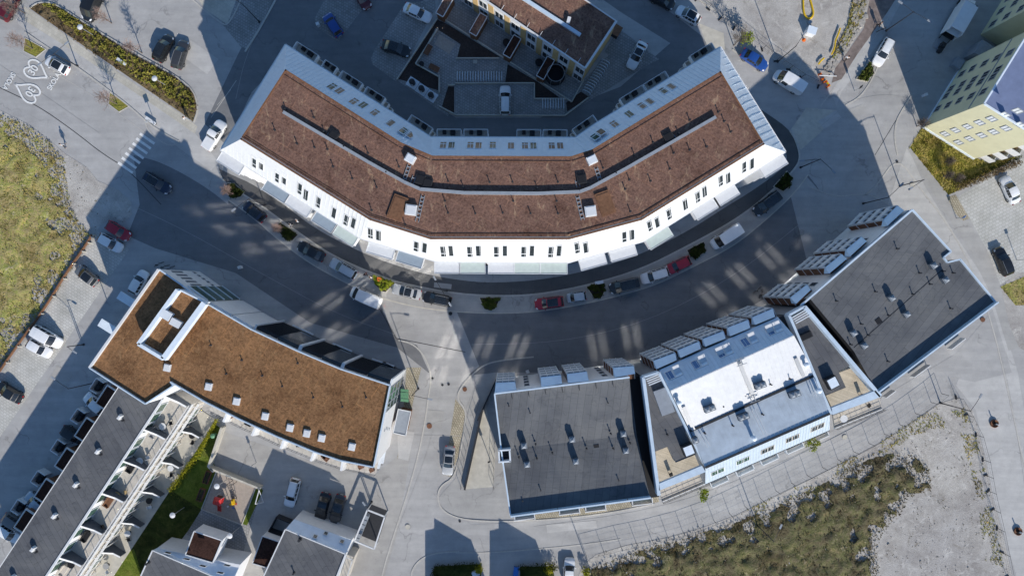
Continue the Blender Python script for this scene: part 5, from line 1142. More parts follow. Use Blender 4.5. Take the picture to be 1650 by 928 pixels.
# ------------------------------------------------------------------ F: low rust-roofed row in the courtyard
def courtyard_row():
    M = MAT; Z = 7.0
    t = thing('row_house', 'low courtyard row with rust sedum roof and ochre panelled front', 'building')
    q = [W(737, -29, Z), W(942.6, 111, Z), W(993, 35, Z), W(806, -92, Z)]
    obj('wall', MB().prism([(v.x, v.y) for v in q], 0, Z - .05, top=False), M['whitewall'], t); obj('sedum_roof', MB().face(q), M['sedum'], t)
    pr = MB(); pr.beam(q[0] + UP * .1, q[1] + UP * .1, .22, .35); pr.beam(q[1] + UP * .15, q[2] + UP * .15, .32, .42); pr.beam(q[2] + UP * .08, q[3] + UP * .08, .15, .2); obj('parapet', pr, M['white'], t)
    mb = MB(); a, b = W(820, -16, Z), W(935, 58, Z); mb.beam(a + UP * .2, b + UP * .2, .5, .4); obj('ridge_upstand', mb, M['bluezinc'], t)
    d = (q[1] - q[0]).normalized(); nn = Vector((d.y, -d.x, 0)); nn = nn if nn.y < 0 else -nn; L = (q[1] - q[0]).length; a0 = Vector((q[0].x, q[0].y, 0)); k = 0; s = .8
    while s < L - 1.0:
        if k % 2: 
            mb = MB().obox(a0 + d * (s + .45) + nn * .05 + UP * 3.4, d, nn, UP, .95, .1, 6.6); obj('facade_panel', mb, M['ochre'], t); s += 1.15
        else:
            for z in (1.6, 4.9): window(t, a0 + d * (s + .8) + nn * .01 + UP * z, nn, 1.6, 2.2, M['white'], M['glass'], 2)
            s += 1.85
        k += 1
    br = MB()
    for k in range(9): c = q[0].lerp(q[1], .14 + k * .1); br.beam(c + UP * .15, c - nn * .9 + UP * .4, .06, .06)
    obj('snow_guard', br, M['white'], t)
    c = W(916, 35, Z); obj('vent_hood', MB().box((c.x, c.y, Z + .35), (.5, .9, .7), R(-15)), M['white'], t)
    d2 = (q[2] - q[1]).normalized(); n2 = Vector((d2.y, -d2.x, 0)); n2 = n2 if n2.x > 0 else -n2
    obj('gable_panel', MB().obox(Vector((q[1].x, q[1].y, 0)).lerp(Vector((q[2].x, q[2].y, 0)), .5) + n2 * .04 + UP * 3.3, d2, n2, UP, (q[2] - q[1]).length - .4, .08, 6.5), M['ochre'], t)
    # sheds between the patios
    for i, (px, py, lab) in enumerate(((717, 9, 'uppermost patio shed with rust roof, half out of the frame'), (770.6, 40, 'narrow patio shed with rust roof, second along the courtyard front'), (825, 75.5, 'narrow patio shed with rust roof, third along the courtyard front'), (879, 110, 'narrow patio shed with rust roof beside the round trampoline'))):
        c = W(px, py, 2.5); rz = math.atan2(.87, .5); s = thing('garden_shed', lab, 'shed', (c.x, c.y, 0), rz, 'patio sheds of the courtyard row'); l, w = 3.5, 1.3
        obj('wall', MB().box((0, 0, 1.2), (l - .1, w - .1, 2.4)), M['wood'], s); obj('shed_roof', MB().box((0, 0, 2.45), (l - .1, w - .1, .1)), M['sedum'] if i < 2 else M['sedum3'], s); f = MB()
        for u, v, su, sv in ((l / 2, 0, .1, w), (-l / 2, 0, .1, w), (0, w / 2, l - .1, .1), (0, -w / 2, l - .1, .1)): f.box((u, v, 2.5), (su, sv, .25))
        obj('fascia', f, M['white'], s)
# ------------------------------------------------------------------ small houses at the bottom edge
def bottom_houses():
    M = MAT
    t = thing('detached_house', 'white house with grey felt roof and dark roofed dormer near the playground', 'building'); Z = 6.0
    q = [W(246, 886, Z), W(372, 940, Z), W(340, 1010, Z), W(205, 975, Z)]
    base = [W(254, 883, 4.2), W(386, 909, 4.2), W(372, 940, 4.2)]
    foot = [W2(251, 884, 5.0), W2(386, 910, 5.0), W2(345, 1012, 5.0), W2(206, 970, 5.0)]
    obj('wall', MB().prism(foot, 0, 4.8), M['whitewall'], t)
    n4 = [W(254, 882, 4.6), W(387, 910, 4.6)]; pl = plane(n4[0], n4[1], q[0])
    obj('roof_slope', MB().face([n4[0], n4[1], q[1], q[0]]), M['zinc'], t); obj('felt_roof', MB().face(q), M['felt4'], t)
    e = MB(); e.beam(q[0] + UP * .05, q[1] + UP * .05, .14, .15); e.beam(q[0] + UP * .05, q[3] + UP * .05, .16, .15); obj('roof_edge', e, M['white'], t)
    for px, py in ((283, 878), (271, 890), (301, 900), (327, 911), (366, 910), (355, 922)): window(t, onplane(px, py, pl), pl[1], 1.0, .8, M['white'], M['glass'], 1, 'skylight')
    dq = [W(313, 855, 5.6), W(358, 870, 5.6), W(343, 906, 5.6), W(299, 893, 5.6)]
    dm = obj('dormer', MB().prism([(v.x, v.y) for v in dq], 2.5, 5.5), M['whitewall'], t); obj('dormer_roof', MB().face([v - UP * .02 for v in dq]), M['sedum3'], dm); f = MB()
    for a, b in zip(dq, dq[1:] + dq[:1]): f.beam(a, b, .14, .25)
    obj('fascia', f, M['white'], dm)
    vent(t, W(240, 905, Z), .9, .12)
    # second house
    t = thing('detached_house', 'white house with grey felt roof beside the main street at the bottom edge', 'building')
    q = [W(460, 852, Z), W(557, 892, Z), W(530, 960, Z), W(410, 960, Z)]; n4 = [W(474, 836, 4.4), W(567, 870, 4.4)]; pl = plane(n4[0], n4[1], q[0])
    obj('wall', MB().prism([W2(474, 836, 4.4), W2(567, 870, 4.4), W2(534, 960, 4.4), W2(415, 960, 4.4)], 0, 4.3), M['whitewall'], t)
    obj('roof_slope', MB().face([n4[0], n4[1], q[1], q[0]]), M['zinc'], t); obj('felt_roof', MB().face(q), M['felt4'], t); e = MB(); e.beam(q[0] + UP * .05, q[1] + UP * .05, .14, .15); e.beam(q[0] + UP * .05, q[3] + UP * .05, .16, .15); e.beam(q[1] + UP * .05, q[2] + UP * .05, .2, .2); obj('roof_edge', e, M['white'], t)
    for px, py in ((508, 864), (525, 859), (551, 872)): window(t, onplane(px, py, pl), pl[1], .7, .7, M['white'], M['glass'], 1, 'skylight')
    vent(t, W(484, 868, Z), .8, .14); vent(t, W(474, 922, Z), .6, .1)
    dq = [W(423, 863, 3.4), W(452, 873, 3.4), W(434, 915, 3.4), W(407, 907, 3.4)]; dm = obj('garage_wing', MB().prism([(v.x, v.y) for v in dq], 0, 3.3), M['whitewall'], t); obj('wing_roof', MB().face([v - UP * .02 for v in dq]), M['sedum3'], dm); f = MB()
    for a, b in zip(dq, dq[1:] + dq[:1]): f.beam(a, b, .12, .25)
    obj('fascia', f, M['white'], dm)
    mb = MB().ribbon([W2(*p) for p in ((474, 838), (450, 828), (438, 850), (460, 858))], .15, 0, 1.6); obj('yard_wall', mb, M['dkmetal'], t)
    ba = [W(556, 893, 4), W(570, 898, 4), W(556, 940, 4), W(543, 935, 4)]; bo = obj('balcony', MB().prism([(v.x, v.y) for v in ba], 0, 3.8), M['cream'], t); rl = MB(); railing(rl, [ba[0], ba[1], ba[2]], 3.8, 1.0, .8, .05, 1); obj('balcony_rail', rl, M['white'], bo)
    # open white framed carport by the street
    t = thing('carport', 'white framed open shed with step shaped dark bays beside the street', 'shed'); dq = [W(592, 821, 2.8), W(620, 832, 2.8), W(603, 884, 2.8), W(571, 871, 2.8)]; f = MB()
    for a, b in zip(dq, dq[1:] + dq[:1]): f.beam(a, b, .22, .22)
    for a in dq: f.beam(Vector((a.x, a.y, 0)), a, .14, .14, Vector((1, 0, 0)))
    obj('frame', f, M['white'], t); g = MB().face([Vector((v.x, v.y, .03)) for v in dq]); obj('floor', g, M['dkmetal'], t); f = MB()
    for k in range(6): c = W(590 - k * 3.0, 833 + k * 7.2, 1.6); f.box((c.x, c.y, 1.2), (.75, .62, 1.3), R(-20))
    obj('locker', f, M['greymetal'], t)
    # two houses just below the frame whose shadows fall on the road
    for x0, lab in ((722, 'house just beyond the bottom edge throwing the left gable shadow on the road'), (826, 'house just beyond the bottom edge throwing the right gable shadow on the road')):
        t = thing('detached_house', lab, 'building', W(x0, 0, 0) * 0)
        pr = [W2(x0 + 2, 960), W2(x0 + 21, 955), W2(x0 + 76, 974), W2(x0 + 76, 1045), W2(x0 + 2, 1045)]
        obj('wall', MB().prism(pr, 0, 6.0), M['whitewall'], t); g = [W2(x0 + 23, 957), W2(x0 + 76, 975), W2(x0 + 76, 1040), W2(x0 + 23, 1040)]; obj('roof_storey', MB().prism(g, 6.0, [7.0, 6.05, 6.05, 7.0]), M['greymetal'], t)
def south_gardens():
    M = MAT; rnd = random.Random(21)
    for x0, y0, x1, y1, mt, lab in ((703, 912, 768, 908, 'shrubd', 'dark clipped hedge at the bottom edge below the left gable shadow'), (838, 912, 898, 910, 'shrubd', 'dark clipped hedge at the bottom edge left of the white car'), (702, 914, 696, 940, 'shrubd', 'dark hedge turning along the bottom left garden'), ):
        A0, B0 = W(x0, y0), W(x1, y1); mb = MB(); m = int((B0 - A0).length / .25)
        for i in range(m): q = A0.lerp(B0, i / m); clump_mesh(mb, (q.x, q.y), .7, .7, 1.3, 34, .12, rnd)
        tag(obj('hedge', mb, M[mt]), lab, 'hedge')
    for (px, py, s, lab) in ((772, 914, .9, 'yellow green shrub at the end of the bottom left hedge'), (884, 913, 1.2, 'yellow green shrub at the bottom edge beside the white car'), (944, 918, .8, 'narrow green shrub right of the white car at the bottom edge')):
        c = W(px, py); mb = MB(); clump_mesh(mb, (c.x, c.y), s, s, 1.6, 300, .13, rnd); tag(obj('shrub', mb, M['hedgey']), lab, 'shrub')
    sheet('garden', [(700, 912), (775, 908), (775, 960), (695, 960)], 'shrubd'); sheet('garden', [(838, 912), (890, 912), (900, 960), (838, 960)], 'shrubd')
    c = W(831, 922); tag(obj('play_boat', MB().box((c.x, c.y, .5), (.8, 2.2, .12), R(-8)).box((c.x - .35, c.y, .3), (.1, 2.2, .6), R(-8)).box((c.x + .35, c.y, .3), (.1, 2.2, .6), R(-8)), M['bluep']), 'bright blue board standing on the paving at the bottom edge', 'board')
    c = W(767, 921); tag(obj('garden_box', MB().box((c.x, c.y, .35), (1.1, .7, .7), R(20)).box((c.x, c.y, .74), (1.2, .8, .08), R(20)), M['ltmetal']), 'pale blue garden box in the shaded bottom garden', 'box')
# ------------------------------------------------------------------ vehicles
KIND = {  # L, W, H, belt, cowl, screen top, roof rear, tail base
 'hatch': (4.15, 1.80, 1.50, .93, .27, .43, .86, .97), 'sedan': (4.75, 1.84, 1.46, .93, .29, .45, .73, .87), 'wagon': (4.75, 1.84, 1.50, .93, .28, .44, .90, .985),
 'suv': (4.65, 1.88, 1.66, 1.02, .26, .41, .88, .975), 'van': (5.3, 1.98, 2.15, 1.15, .13, .27, .965, .995), 'mpv': (4.9, 1.92, 1.85, 1.05, .20, .36, .94, .99),
 'mini': (3.1, 1.62, 1.5, .92, .2, .38, .86, .97), 'pickup': (5.3, 1.9, 1.78, 1.1, .26, .40, .56, .63)}
PAINT = {}
def lerp_tab(tab, x):
    for (a, va), (b, vb) in zip(tab, tab[1:]):
        if x <= b: return va + (vb - va) * (x - a) / (b - a)
    return tab[-1][1]
def car(name, label, px, py, ang, kind, col, roof=None, rails=False, group=None, L=None):
    M = MAT; D = KIND[kind]; l, w, H, belt, cw, wt, rt, rb = D; l = L or l; hw = w / 2
    if col not in PAINT: PAINT[col] = paint('car_paint_%s' % col, COLS[col])
    pm = PAINT[col]; p = W(px, py, 0.8); t = thing(name, label, 'van' if kind in ('van',) else ('pickup truck' if kind == 'pickup' else 'car'), (p.x, p.y, .05), -R(ang), group)
    X = lambda f: l / 2 - f * l
    wtab = [(0, .60), (.02, .76), (.06, .90), (.14, .98), (.3, 1), (.72, 1), (.88, .975), (.95, .92), (.985, .84), (1, .70)]
    nose = .62 if kind != 'van' else .8
    if kind == 'sedan': ztab = [(0, .55), (.02, nose), (.1, .78), (cw, belt), (rb, belt + .01), (.97, belt - .02), (1, .62)]
    elif kind == 'pickup': ztab = [(0, .6), (.02, .8), (.1, .98), (cw, belt), (.99, belt), (1, .7)]
    else: ztab = [(0, .5), (.02, nose), (.09, .80 if kind != 'van' else .98), (cw, belt), (rb, belt), (1, .66)]
    fs = sorted(set([0, .02, .05, .09, .14, .2, cw, .36, .5, .64, .76, .86, .92, min(rb, .99), .985, 1])); mb = MB(); rows = []
    for f in fs:
        k = lerp_tab(wtab, f) * hw; z = lerp_tab(ztab, f); zl = .22 + .12 * max(0, (f - .9) / .1) + .06 * max(0, (.05 - f) / .05)
        half = [(k * .82, zl), (k * .97, zl + .1), (k, zl + (z - zl) * .5), (k * .985, zl + (z - zl) * .78), (k * .93, z - .035), (k * .62, z + .012), (0, z + .03)]
        ring = half + [(-a, b) for a, b in half[-2::-1]]; base = len(mb.v); mb.v += [(X(f), a, b) for a, b in ring]; rows.append((base, len(ring)))
    for (a, n), (b, _) in zip(rows, rows[1:]):
        for i in range(n - 1): mb.f.append((a + i, b + i, b + i + 1, a + i + 1))
        mb.f.append((a, a + n - 1, b + n - 1, b))
    a, n = rows[0]; mb.f.append(tuple(range(a, a + n))); a, n = rows[-1]; mb.f.append(tuple(range(a + n - 1, a - 1, -1)))
    # cabin
    ybA, ybE, yt = (.88 if kind not in ('van', 'mpv') else .955) * hw, (.88 if kind not in ('van', 'mpv') else .96) * hw, (.76 if kind not in ('van', 'mpv') else (.92 if kind == 'van' else .86)) * hw
    S = [(wt, yt * .96, H - .05), (wt + (rt - wt) * .3, yt, H), (wt + (rt - wt) * .7, yt, H - .005), (rt, yt * .95, H - .07 if kind != 'van' else H - .03)]
    cols = (-1, -.55, 0, .55, 1); R_ = []
    for f, y, z in S: R_.append([Vector((X(f) + (.05 * (1 - c * c) if f == wt else (-.04 * (1 - c * c) if f == rt else 0)), y * c, z + .045 * (1 - c * c))) for c in cols])
    for r0, r1 in zip(R_, R_[1:]):
        for i in range(4): mb.face([r0[i], r0[i + 1], r1[i + 1], r1[i]])
    baseA = [Vector((X(cw) + .13 * (1 - c * c), ybA * c, belt - .01 + .03 * (1 - c * c))) for c in cols]; baseE = [Vector((X(rb) - .06 * (1 - c * c), ybE * c, belt - .01 + .03 * (1 - c * c))) for c in cols]
    side_y = lambda f: ybA + (ybE - ybA) * (f - cw) / (rb - cw) + .05 * hw * math.sin(math.pi * (f - cw) / (rb - cw))
    for sg in (0, 4):
        c = cols[sg]; tops = [r[sg] for r in R_]; bots = [Vector((t_.x, c * side_y((l / 2 - t_.x) / l), belt - .01)) for t_ in tops]
        mb.face([baseA[sg], bots[0], tops[0]]); mb.face([baseE[sg], tops[-1], bots[-1]])
        for i in range(3): mb.face([bots[i], bots[i + 1], tops[i + 1], tops[i]])
    # screen surrounds (pillars) are body paint beneath the glass
    for r0, r1 in ((baseA, R_[0]), (R_[-1], baseE)):
        for i in range(4): mb.face([r0[i], r0[i + 1], r1[i + 1], r1[i]])
    obj('body', mb, pm, t, 32)
    def glassq(nm, r0, r1, off, m0=.08, m1=.06):
        g = MB(); g0 = [a.lerp(b, m1) for a, b in zip(r0, r1)]; g1 = [a.lerp(b, 1 - m1) for a, b in zip(r0, r1)]
        for row in (g0, g1):
            for k_, q in enumerate((0, 4)): row[q] = row[q].lerp(row[1 if q == 0 else 3], m0 * 1.8)
        for i in range(4): g.face([g0[i] + off, g0[i + 1] + off, g1[i + 1] + off, g1[i] + off])
        obj(nm, g, M['carglass'], t, 40)
    glassq('windscreen', baseA, R_[0], Vector((.012, 0, .012)))
    if kind != 'van': glassq('rear_window', R_[-1], baseE, Vector((-.012, 0, .012)), .08, .14)
    for sg in (0, 4):
        c = cols[sg]; g = MB(); tops = [r[sg] for r in R_]; bots = [Vector((t_.x, c * side_y((l / 2 - t_.x) / l), belt - .01)) for t_ in tops]; o_ = Vector((0, c * .012, .008))
        n_ = 1 if kind == 'van' else 3
        for i in range(n_):
            a, b, cc, d = bots[i], bots[i + 1], tops[i + 1], tops[i]; m = (a + b + cc + d) / 4
            g.face([m + (v - m) * (.88 if k_ < 9 else 1) + o_ for k_, v in enumerate((a, b, cc, d))])
        v = [baseA[sg], bots[0], tops[0]]; m = sum(v, Vector()) / 3; g.face([m + (q - m) * .75 + o_ for q in v])
        obj('side_window', g, M['carglass'], t)
    for f in (.185, .80 if kind != 'van' else .78):
        for sg in (-1, 1):
            r = .33 if kind not in ('suv', 'van', 'pickup') else .36; wy = sg * (hw - .11); n = 16; wm = MB(); prof = [(r * .62, -.1), (r * .93, -.11), (r, -.08), (r, .08), (r * .93, .11), (r * .62, .1)]
            for q in prof:
                for k_ in range(n): th = 2 * math.pi * k_ / n; wm.v.append((q[0] * math.cos(th), q[1], q[0] * math.sin(th)))
            for i in range(len(prof) - 1):
                for k_ in range(n): k2 = (k_ + 1) % n; wm.f.append((i * n + k_, i * n + k2, (i + 1) * n + k2, (i + 1) * n + k_))
            wo = obj('wheel', wm, M['tyre'], t, 40); wo.location = (X(f), wy, r); rm = MB()
            for yy in (-.075, .075):
                b0 = len(rm.v); rm.v += [(r * .63 * math.cos(2 * math.pi * k_ / n), yy, r * .63 * math.sin(2 * math.pi * k_ / n)) for k_ in range(n)]; rm.f.append(tuple(range(b0, b0 + n)))
            obj('rim', rm, M['rim'], wo)
    z1 = nose + .0
    for sg in (-1, 1):
        k = hw
        h = MB(); f0, f1 = .022, .10; zz = lambda f: lerp_tab(ztab, f)
        pts = [Vector((X(f0), sg * k * .46, zz(f0) - .02)), Vector((X(f0 + .012), sg * k * .78, zz(f0 + .012) - .06)), Vector((X(f1), sg * k * .925, zz(f1) - .05)), Vector((X(f1 - .012), sg * k * .72, zz(f1 - .012) + .02))]
        h.face([q + Vector((.015, sg * .004, .02)) for q in pts]); obj('headlight', h, M['lamp_clear'], t)
        q = Vector((X(.995), sg * k * .66, .78 if kind not in ('van',) else 1.1)); h = MB(); h.box((X(.99), sg * k * .70, q.z), (.09, .26, .16)); obj('tail_light', h, M['lamp_red'], t)
        m_ = MB(); mx = X(cw + .075); m_.box((mx, sg * (hw + .07), belt + .08), (.13, .2, .13)); m_.box((mx + .02, sg * (hw - .05), belt + .03), (.06, .14, .05)); obj('wing_mirror', m_, M['trim'] if col in ('black', 'navy', 'char') else pm, t)
    if roof:
        g = MB(); r0 = [v.copy() for v in R_[0]]; rr = [[a.lerp(b, .12) for a, b in zip(R_[0], R_[1])], R_[1], R_[2], [a.lerp(b, .35) for a, b in zip(R_[2], R_[3])]]
        for a_, b_ in zip(rr, rr[1:]):
            for i in range(4): g.face([Vector((v.x, v.y * .9, v.z + .012)) for v in (a_[i], a_[i + 1], b_[i + 1], b_[i])])
        obj('sunroof', g, M['carglass'] if roof == 'glass' else MAT[roof], t, 40)
    if rails:
        for sg in (0, 4):
            g = MB(); q = [r[sg] + Vector((0, -cols[sg] * .05, .07)) for r in R_]; g.tube(q, .022, None, 5); obj('roof_rail', g, M['steel'] if col in ('black', 'navy', 'char') else M['trim'], t)
    if kind == 'pickup':
        g = MB().box((X(.81), 0, belt + .03), (l * .33, hw * 1.66, .07)); obj('bed_cover', g, pm, t)
    g = MB().box((X(.001) + .012, 0, .42), (.02, .5, .11)).box((X(1) - .012, 0, .55), (.02, .5, .11)); obj('number_plate', g, M['mark'], t)
    return t
COLS = {'white': (.84, .85, .86), 'black': (.012, .013, .015), 'char': (.045, .047, .052), 'grey': (.16, .165, .17), 'silver': (.42, .43, .44), 'navy': (.012, .022, .05), 'blue': (.015, .07, .30), 'red': (.36, .012, .03), 'maroon': (.10, .008, .014), 'sblue': (.42, .50, .58)}
def vehicles():
    C = [
     ('parked_car', 'white car with black glass roof on the road beside the painted hearts', 91, 105, 210, 'hatch', 'white', 'glass', False),
     ('parked_car', 'dark maroon car cut by the top left corner', 14, 12, -62, 'suv', 'maroon', None, False),
     ('parked_van', 'black van at the top edge above the long planting bed', 149, 9, 112, 'van', 'black', None, False),
     ('parked_car', 'black car on the pale yard, left of the charcoal car', 263, 78, -63, 'suv', 'black', 'glass', False),
     ('parked_car', 'charcoal car with rear load on the pale yard, right of the black one', 290, 88, -73, 'wagon', 'char', None, True),
     ('parked_pickup', 'white pickup beside the west tip of the bent block', 345, 218, -58, 'pickup', 'white', None, False),
     ('parked_car', 'navy estate car driving in the shade below the zebra crossing', 253, 295, 32, 'wagon', 'navy', 'glass', True),
     ('parked_car', 'red car half hidden in the shade at the foot of the meadow', 190, 372, 32, 'hatch', 'red', None, False),
     ('parked_car', 'white hatchback next to the red car on the grass pavers', 177, 391.5, 30, 'hatch', 'white', None, False),
     ('parked_car', 'dark grey car alone on the grass pavers below the meadow', 139, 444, 218, 'hatch', 'grey', 'glass', False),
     ('parked_car', 'white estate, upper of the two white cars by the meadow barrier', 76, 543, 30, 'mpv', 'white', None, False),
     ('parked_car', 'white hatchback, lower of the two white cars by the meadow barrier', 62.5, 561, 30, 'hatch', 'white', None, False),
     ('parked_car', 'black car cut by the left edge beside the meadow barrier', 14, 632, 212, 'sedan', 'black', 'glass', False),
     ('parked_car', 'white car tucked under the west eave of the curved block', 223, 455, -60, 'hatch', 'white', None, False),
     ('parked_car', 'bright blue hatchback on the shaded pavers at the top', 536, 40, 237, 'hatch', 'blue', None, False),
     ('parked_car', 'maroon car cut by the top edge above the blue hatchback', 582, -4, 57, 'hatch', 'maroon', None, False),
     ('parked_car', 'white saloon with dark screen on the shaded pavers beside the courtyard', 672.5, 20.5, 25, 'sedan', 'white', None, False),
     ('parked_car', 'black saloon on the shaded pavers beside the courtyard', 638, 78, 17, 'sedan', 'black', 'glass', False),
     ('parked_car', 'white estate with roof bars in the middle courtyard bay', 814, 161.5, -90, 'wagon', 'white', None, True),
     ('parked_car', 'silver white saloon with black glass roof by the bicycle racks', 1026.5, 89, 118, 'sedan', 'white', 'glass', False),
     ('parked_car', 'white hatchback with dark screen parked across from the building site', 1109, 24.5, 210, 'hatch', 'white', 'glass', False),
     ('parked_car', 'black car cut by the top edge left of the white hatchback', 1068, 1, 25, 'hatch', 'black', None, False),
     ('parked_car', 'vivid blue saloon by the kerb next to the yellow green tree', 1216, 96.5, 33, 'sedan', 'blue', None, False),
     ('parked_van', 'white delivery van half in shade at the corner of the building site', 1271, 133, 212, 'van', 'white', None, False),
     ('parked_car', 'silver white estate by the green triangle bed in the upper right', 1424, 84, 119, 'wagon', 'white', None, True),
     ('parked_car', 'white saloon on the grass pavers below the yellow block', 1628, 306, -115, 'sedan', 'white', None, False),
     ('parked_car', 'black estate on the grass pavers at the right edge', 1617, 421, -112, 'wagon', 'black', None, True),
     ('parked_car', 'navy car at the kerb near the west end of the bent block', 409.5, 341, 218, 'hatch', 'navy', 'glass', False),
     ('parked_car', 'black saloon at the kerb between the second green bed and the silver estate', 501, 405, 208, 'sedan', 'black', None, False),
     ('parked_car', 'pale silver estate at the kerb in the shade, above the white van', 553, 433, 210, 'wagon', 'sblue', None, True),
     ('parked_van', 'white van on the curved street half reflecting the light', 589.5, 479, 204, 'van', 'white', None, False),
     ('parked_car', 'grey saloon in the sun right of the flowering kerb bed', 655, 470, 194, 'sedan', 'silver', 'glass', False),
     ('parked_car', 'black car with silver roof rails at the edge of the sunny gap', 704, 482, 192, 'wagon', 'black', 'glass', True),
     ('parked_car', 'dark red car with black roof at the kerb', 885, 488, 173, 'suv', 'red', 'carglass', False),
     ('parked_car', 'tiny pale two-seater behind the dark red car with black roof', 929, 478.5, 172, 'mini', 'sblue', None, False),
     ('parked_car', 'black people carrier at the kerb, right of a green bed', 1006, 460.5, 167, 'mpv', 'black', 'glass', True),
     ('parked_car', 'white off-roader with black roof rails at the kerb', 1055.5, 444, 163, 'suv', 'white', None, True),
     ('parked_car', 'small plain dark red car at the kerb near the east bed', 1093.5, 427.5, 155, 'hatch', 'red', None, False),
     ('parked_van', 'white high-roofed van at the kerb on the east curve', 1170, 381.5, 147, 'van', 'white', None, False),
     ('parked_car', 'black car at the east end of the kerb bays', 1236, 328.5, 143, 'mpv', 'black', 'glass', True),
     ('parked_car', 'white estate in the shade of the yard behind the curved block', 470.5, 794, 105, 'wagon', 'white', None, True),
     ('parked_car', 'black saloon, left of the dark pair in the shaded yard', 519.5, 817, 105, 'sedan', 'black', 'glass', False),
     ('parked_car', 'charcoal saloon, right of the dark pair in the shaded yard', 543.5, 820, 106, 'sedan', 'char', 'glass', False),
     ('parked_car', 'silver grey saloon parked by the garage ramp on the main street', 723, 742, 96, 'sedan', 'silver', 'glass', False),
     ('parked_car', 'white car at the bottom edge beside the yellow green shrub', 917, 920, -86, 'hatch', 'white', None, False),
     ('parked_car', 'pale car beside the uppermost porch of the long row', 152, 650, 222, 'hatch', 'white', None, False),
     ('parked_car', 'black car beside the second porch of the long row', 118, 701, 30, 'hatch', 'black', None, False),
     ('parked_car', 'pale blue car beside the fourth porch of the long row', 57, 810, 222, 'hatch', 'sblue', None, False),
     ('parked_car', 'grey car beside the lowest porch of the long row', 23, 843, 35, 'hatch', 'grey', None, False),
     ('parked_car', 'white car at the left edge below the grey one by the lowest porch', 14, 859, 35, 'hatch', 'white', None, False),
    ]
    for n, lab, px, py, ang, k, c, rf, rl in C: car(n, lab, px, py, ang, k, c, rf, rl)
    # box lorry with lowered tail lift
    M = MAT; p = W(1546, 31, 1.6); pm = PAINT['white']
    t = thing('box_lorry', 'white box lorry with open rear and lowered tail lift in the upper right', 'lorry', (p.x, p.y, .015), R(60))
    obj('cargo_box', MB().box((-.5, 0, 2.0), (5.0, 2.25, .12)).box((-.5, 1.08, 1.75), (5.0, .1, 2.5)).box((-.5, -1.08, 1.75), (5.0, .1, 2.5)).box((-.3, 0, 3.05), (4.6, 2.25, .12)).box((1.95, 0, 1.75), (.1, 2.1, 2.5)), pm, t)
    obj('cargo_floor', MB().box((-.5, 0, .72), (5.0, 2.1, .16)), M['dkmetal'], t)
    cb = MB(); prof = [(2.05, .4), (2.05, 2.35), (2.6, 2.4), (3.25, 1.55), (3.95, 1.25), (4.05, .5)]
    for sg in (-1, 1): cb.face([Vector((x, sg * .98, z)) for x, z in prof])
    for (x0, z0), (x1, z1) in zip(prof, prof[1:] + prof[:1]): cb.face([Vector((x0, -.98, z0)), Vector((x1, -.98, z1)), Vector((x1, .98, z1)), Vector((x0, .98, z0))])
    obj('cab', cb, pm, t); obj('windscreen', MB().face([Vector((2.66, -.85, 2.36)), Vector((3.2, -.9, 1.66)), Vector((3.2, .9, 1.66)), Vector((2.66, .85, 2.36))]), M['carglass'], t)
    for sg in (-1, 1):
        obj('wing_mirror', MB().box((2.95, sg * 1.2, 1.75), (.15, .3, .3)), M['trim'], t); obj('headlight', MB().box((4.02, sg * .72, .95), (.1, .34, .2)), M['lamp_clear'], t)
        for x in (3.1, -1.6):
            w_ = MB(); n = 16
            for yy in (-.13, .13): w_.v += [(.38 * math.cos(2 * math.pi * k / n), yy, .38 * math.sin(2 * math.pi * k / n)) for k in range(n)]
            w_.f += [tuple(range(n)), tuple(range(2 * n - 1, n - 1, -1))] + [(k, (k + 1) % n, n + (k + 1) % n, n + k) for k in range(n)]
            o = obj('wheel', w_, M['tyre'], t); o.location = (x, sg * .92, .38)
    obj('tail_lift', MB().box((-4.1, 0, .12), (1.9, 2.0, .08)), M['steel'], t); obj('lift_arm', MB().beam((-3.0, .8, .6), (-3.4, .8, .15), .1, .1).beam((-3.0, -.8, .6), (-3.4, -.8, .15), .1, .1), M['dkmetal'], t)
    c = W(1515, 76); tag(obj('roll_cage', MB().box((c.x, c.y, .5), (.8, .7, 1.0), R(60)).box((c.x - .3, c.y - .7, .4), (.7, .6, .8), R(60)), M['dkmetal']), 'dark roll cages standing behind the tail lift of the lorry', 'roll cage')
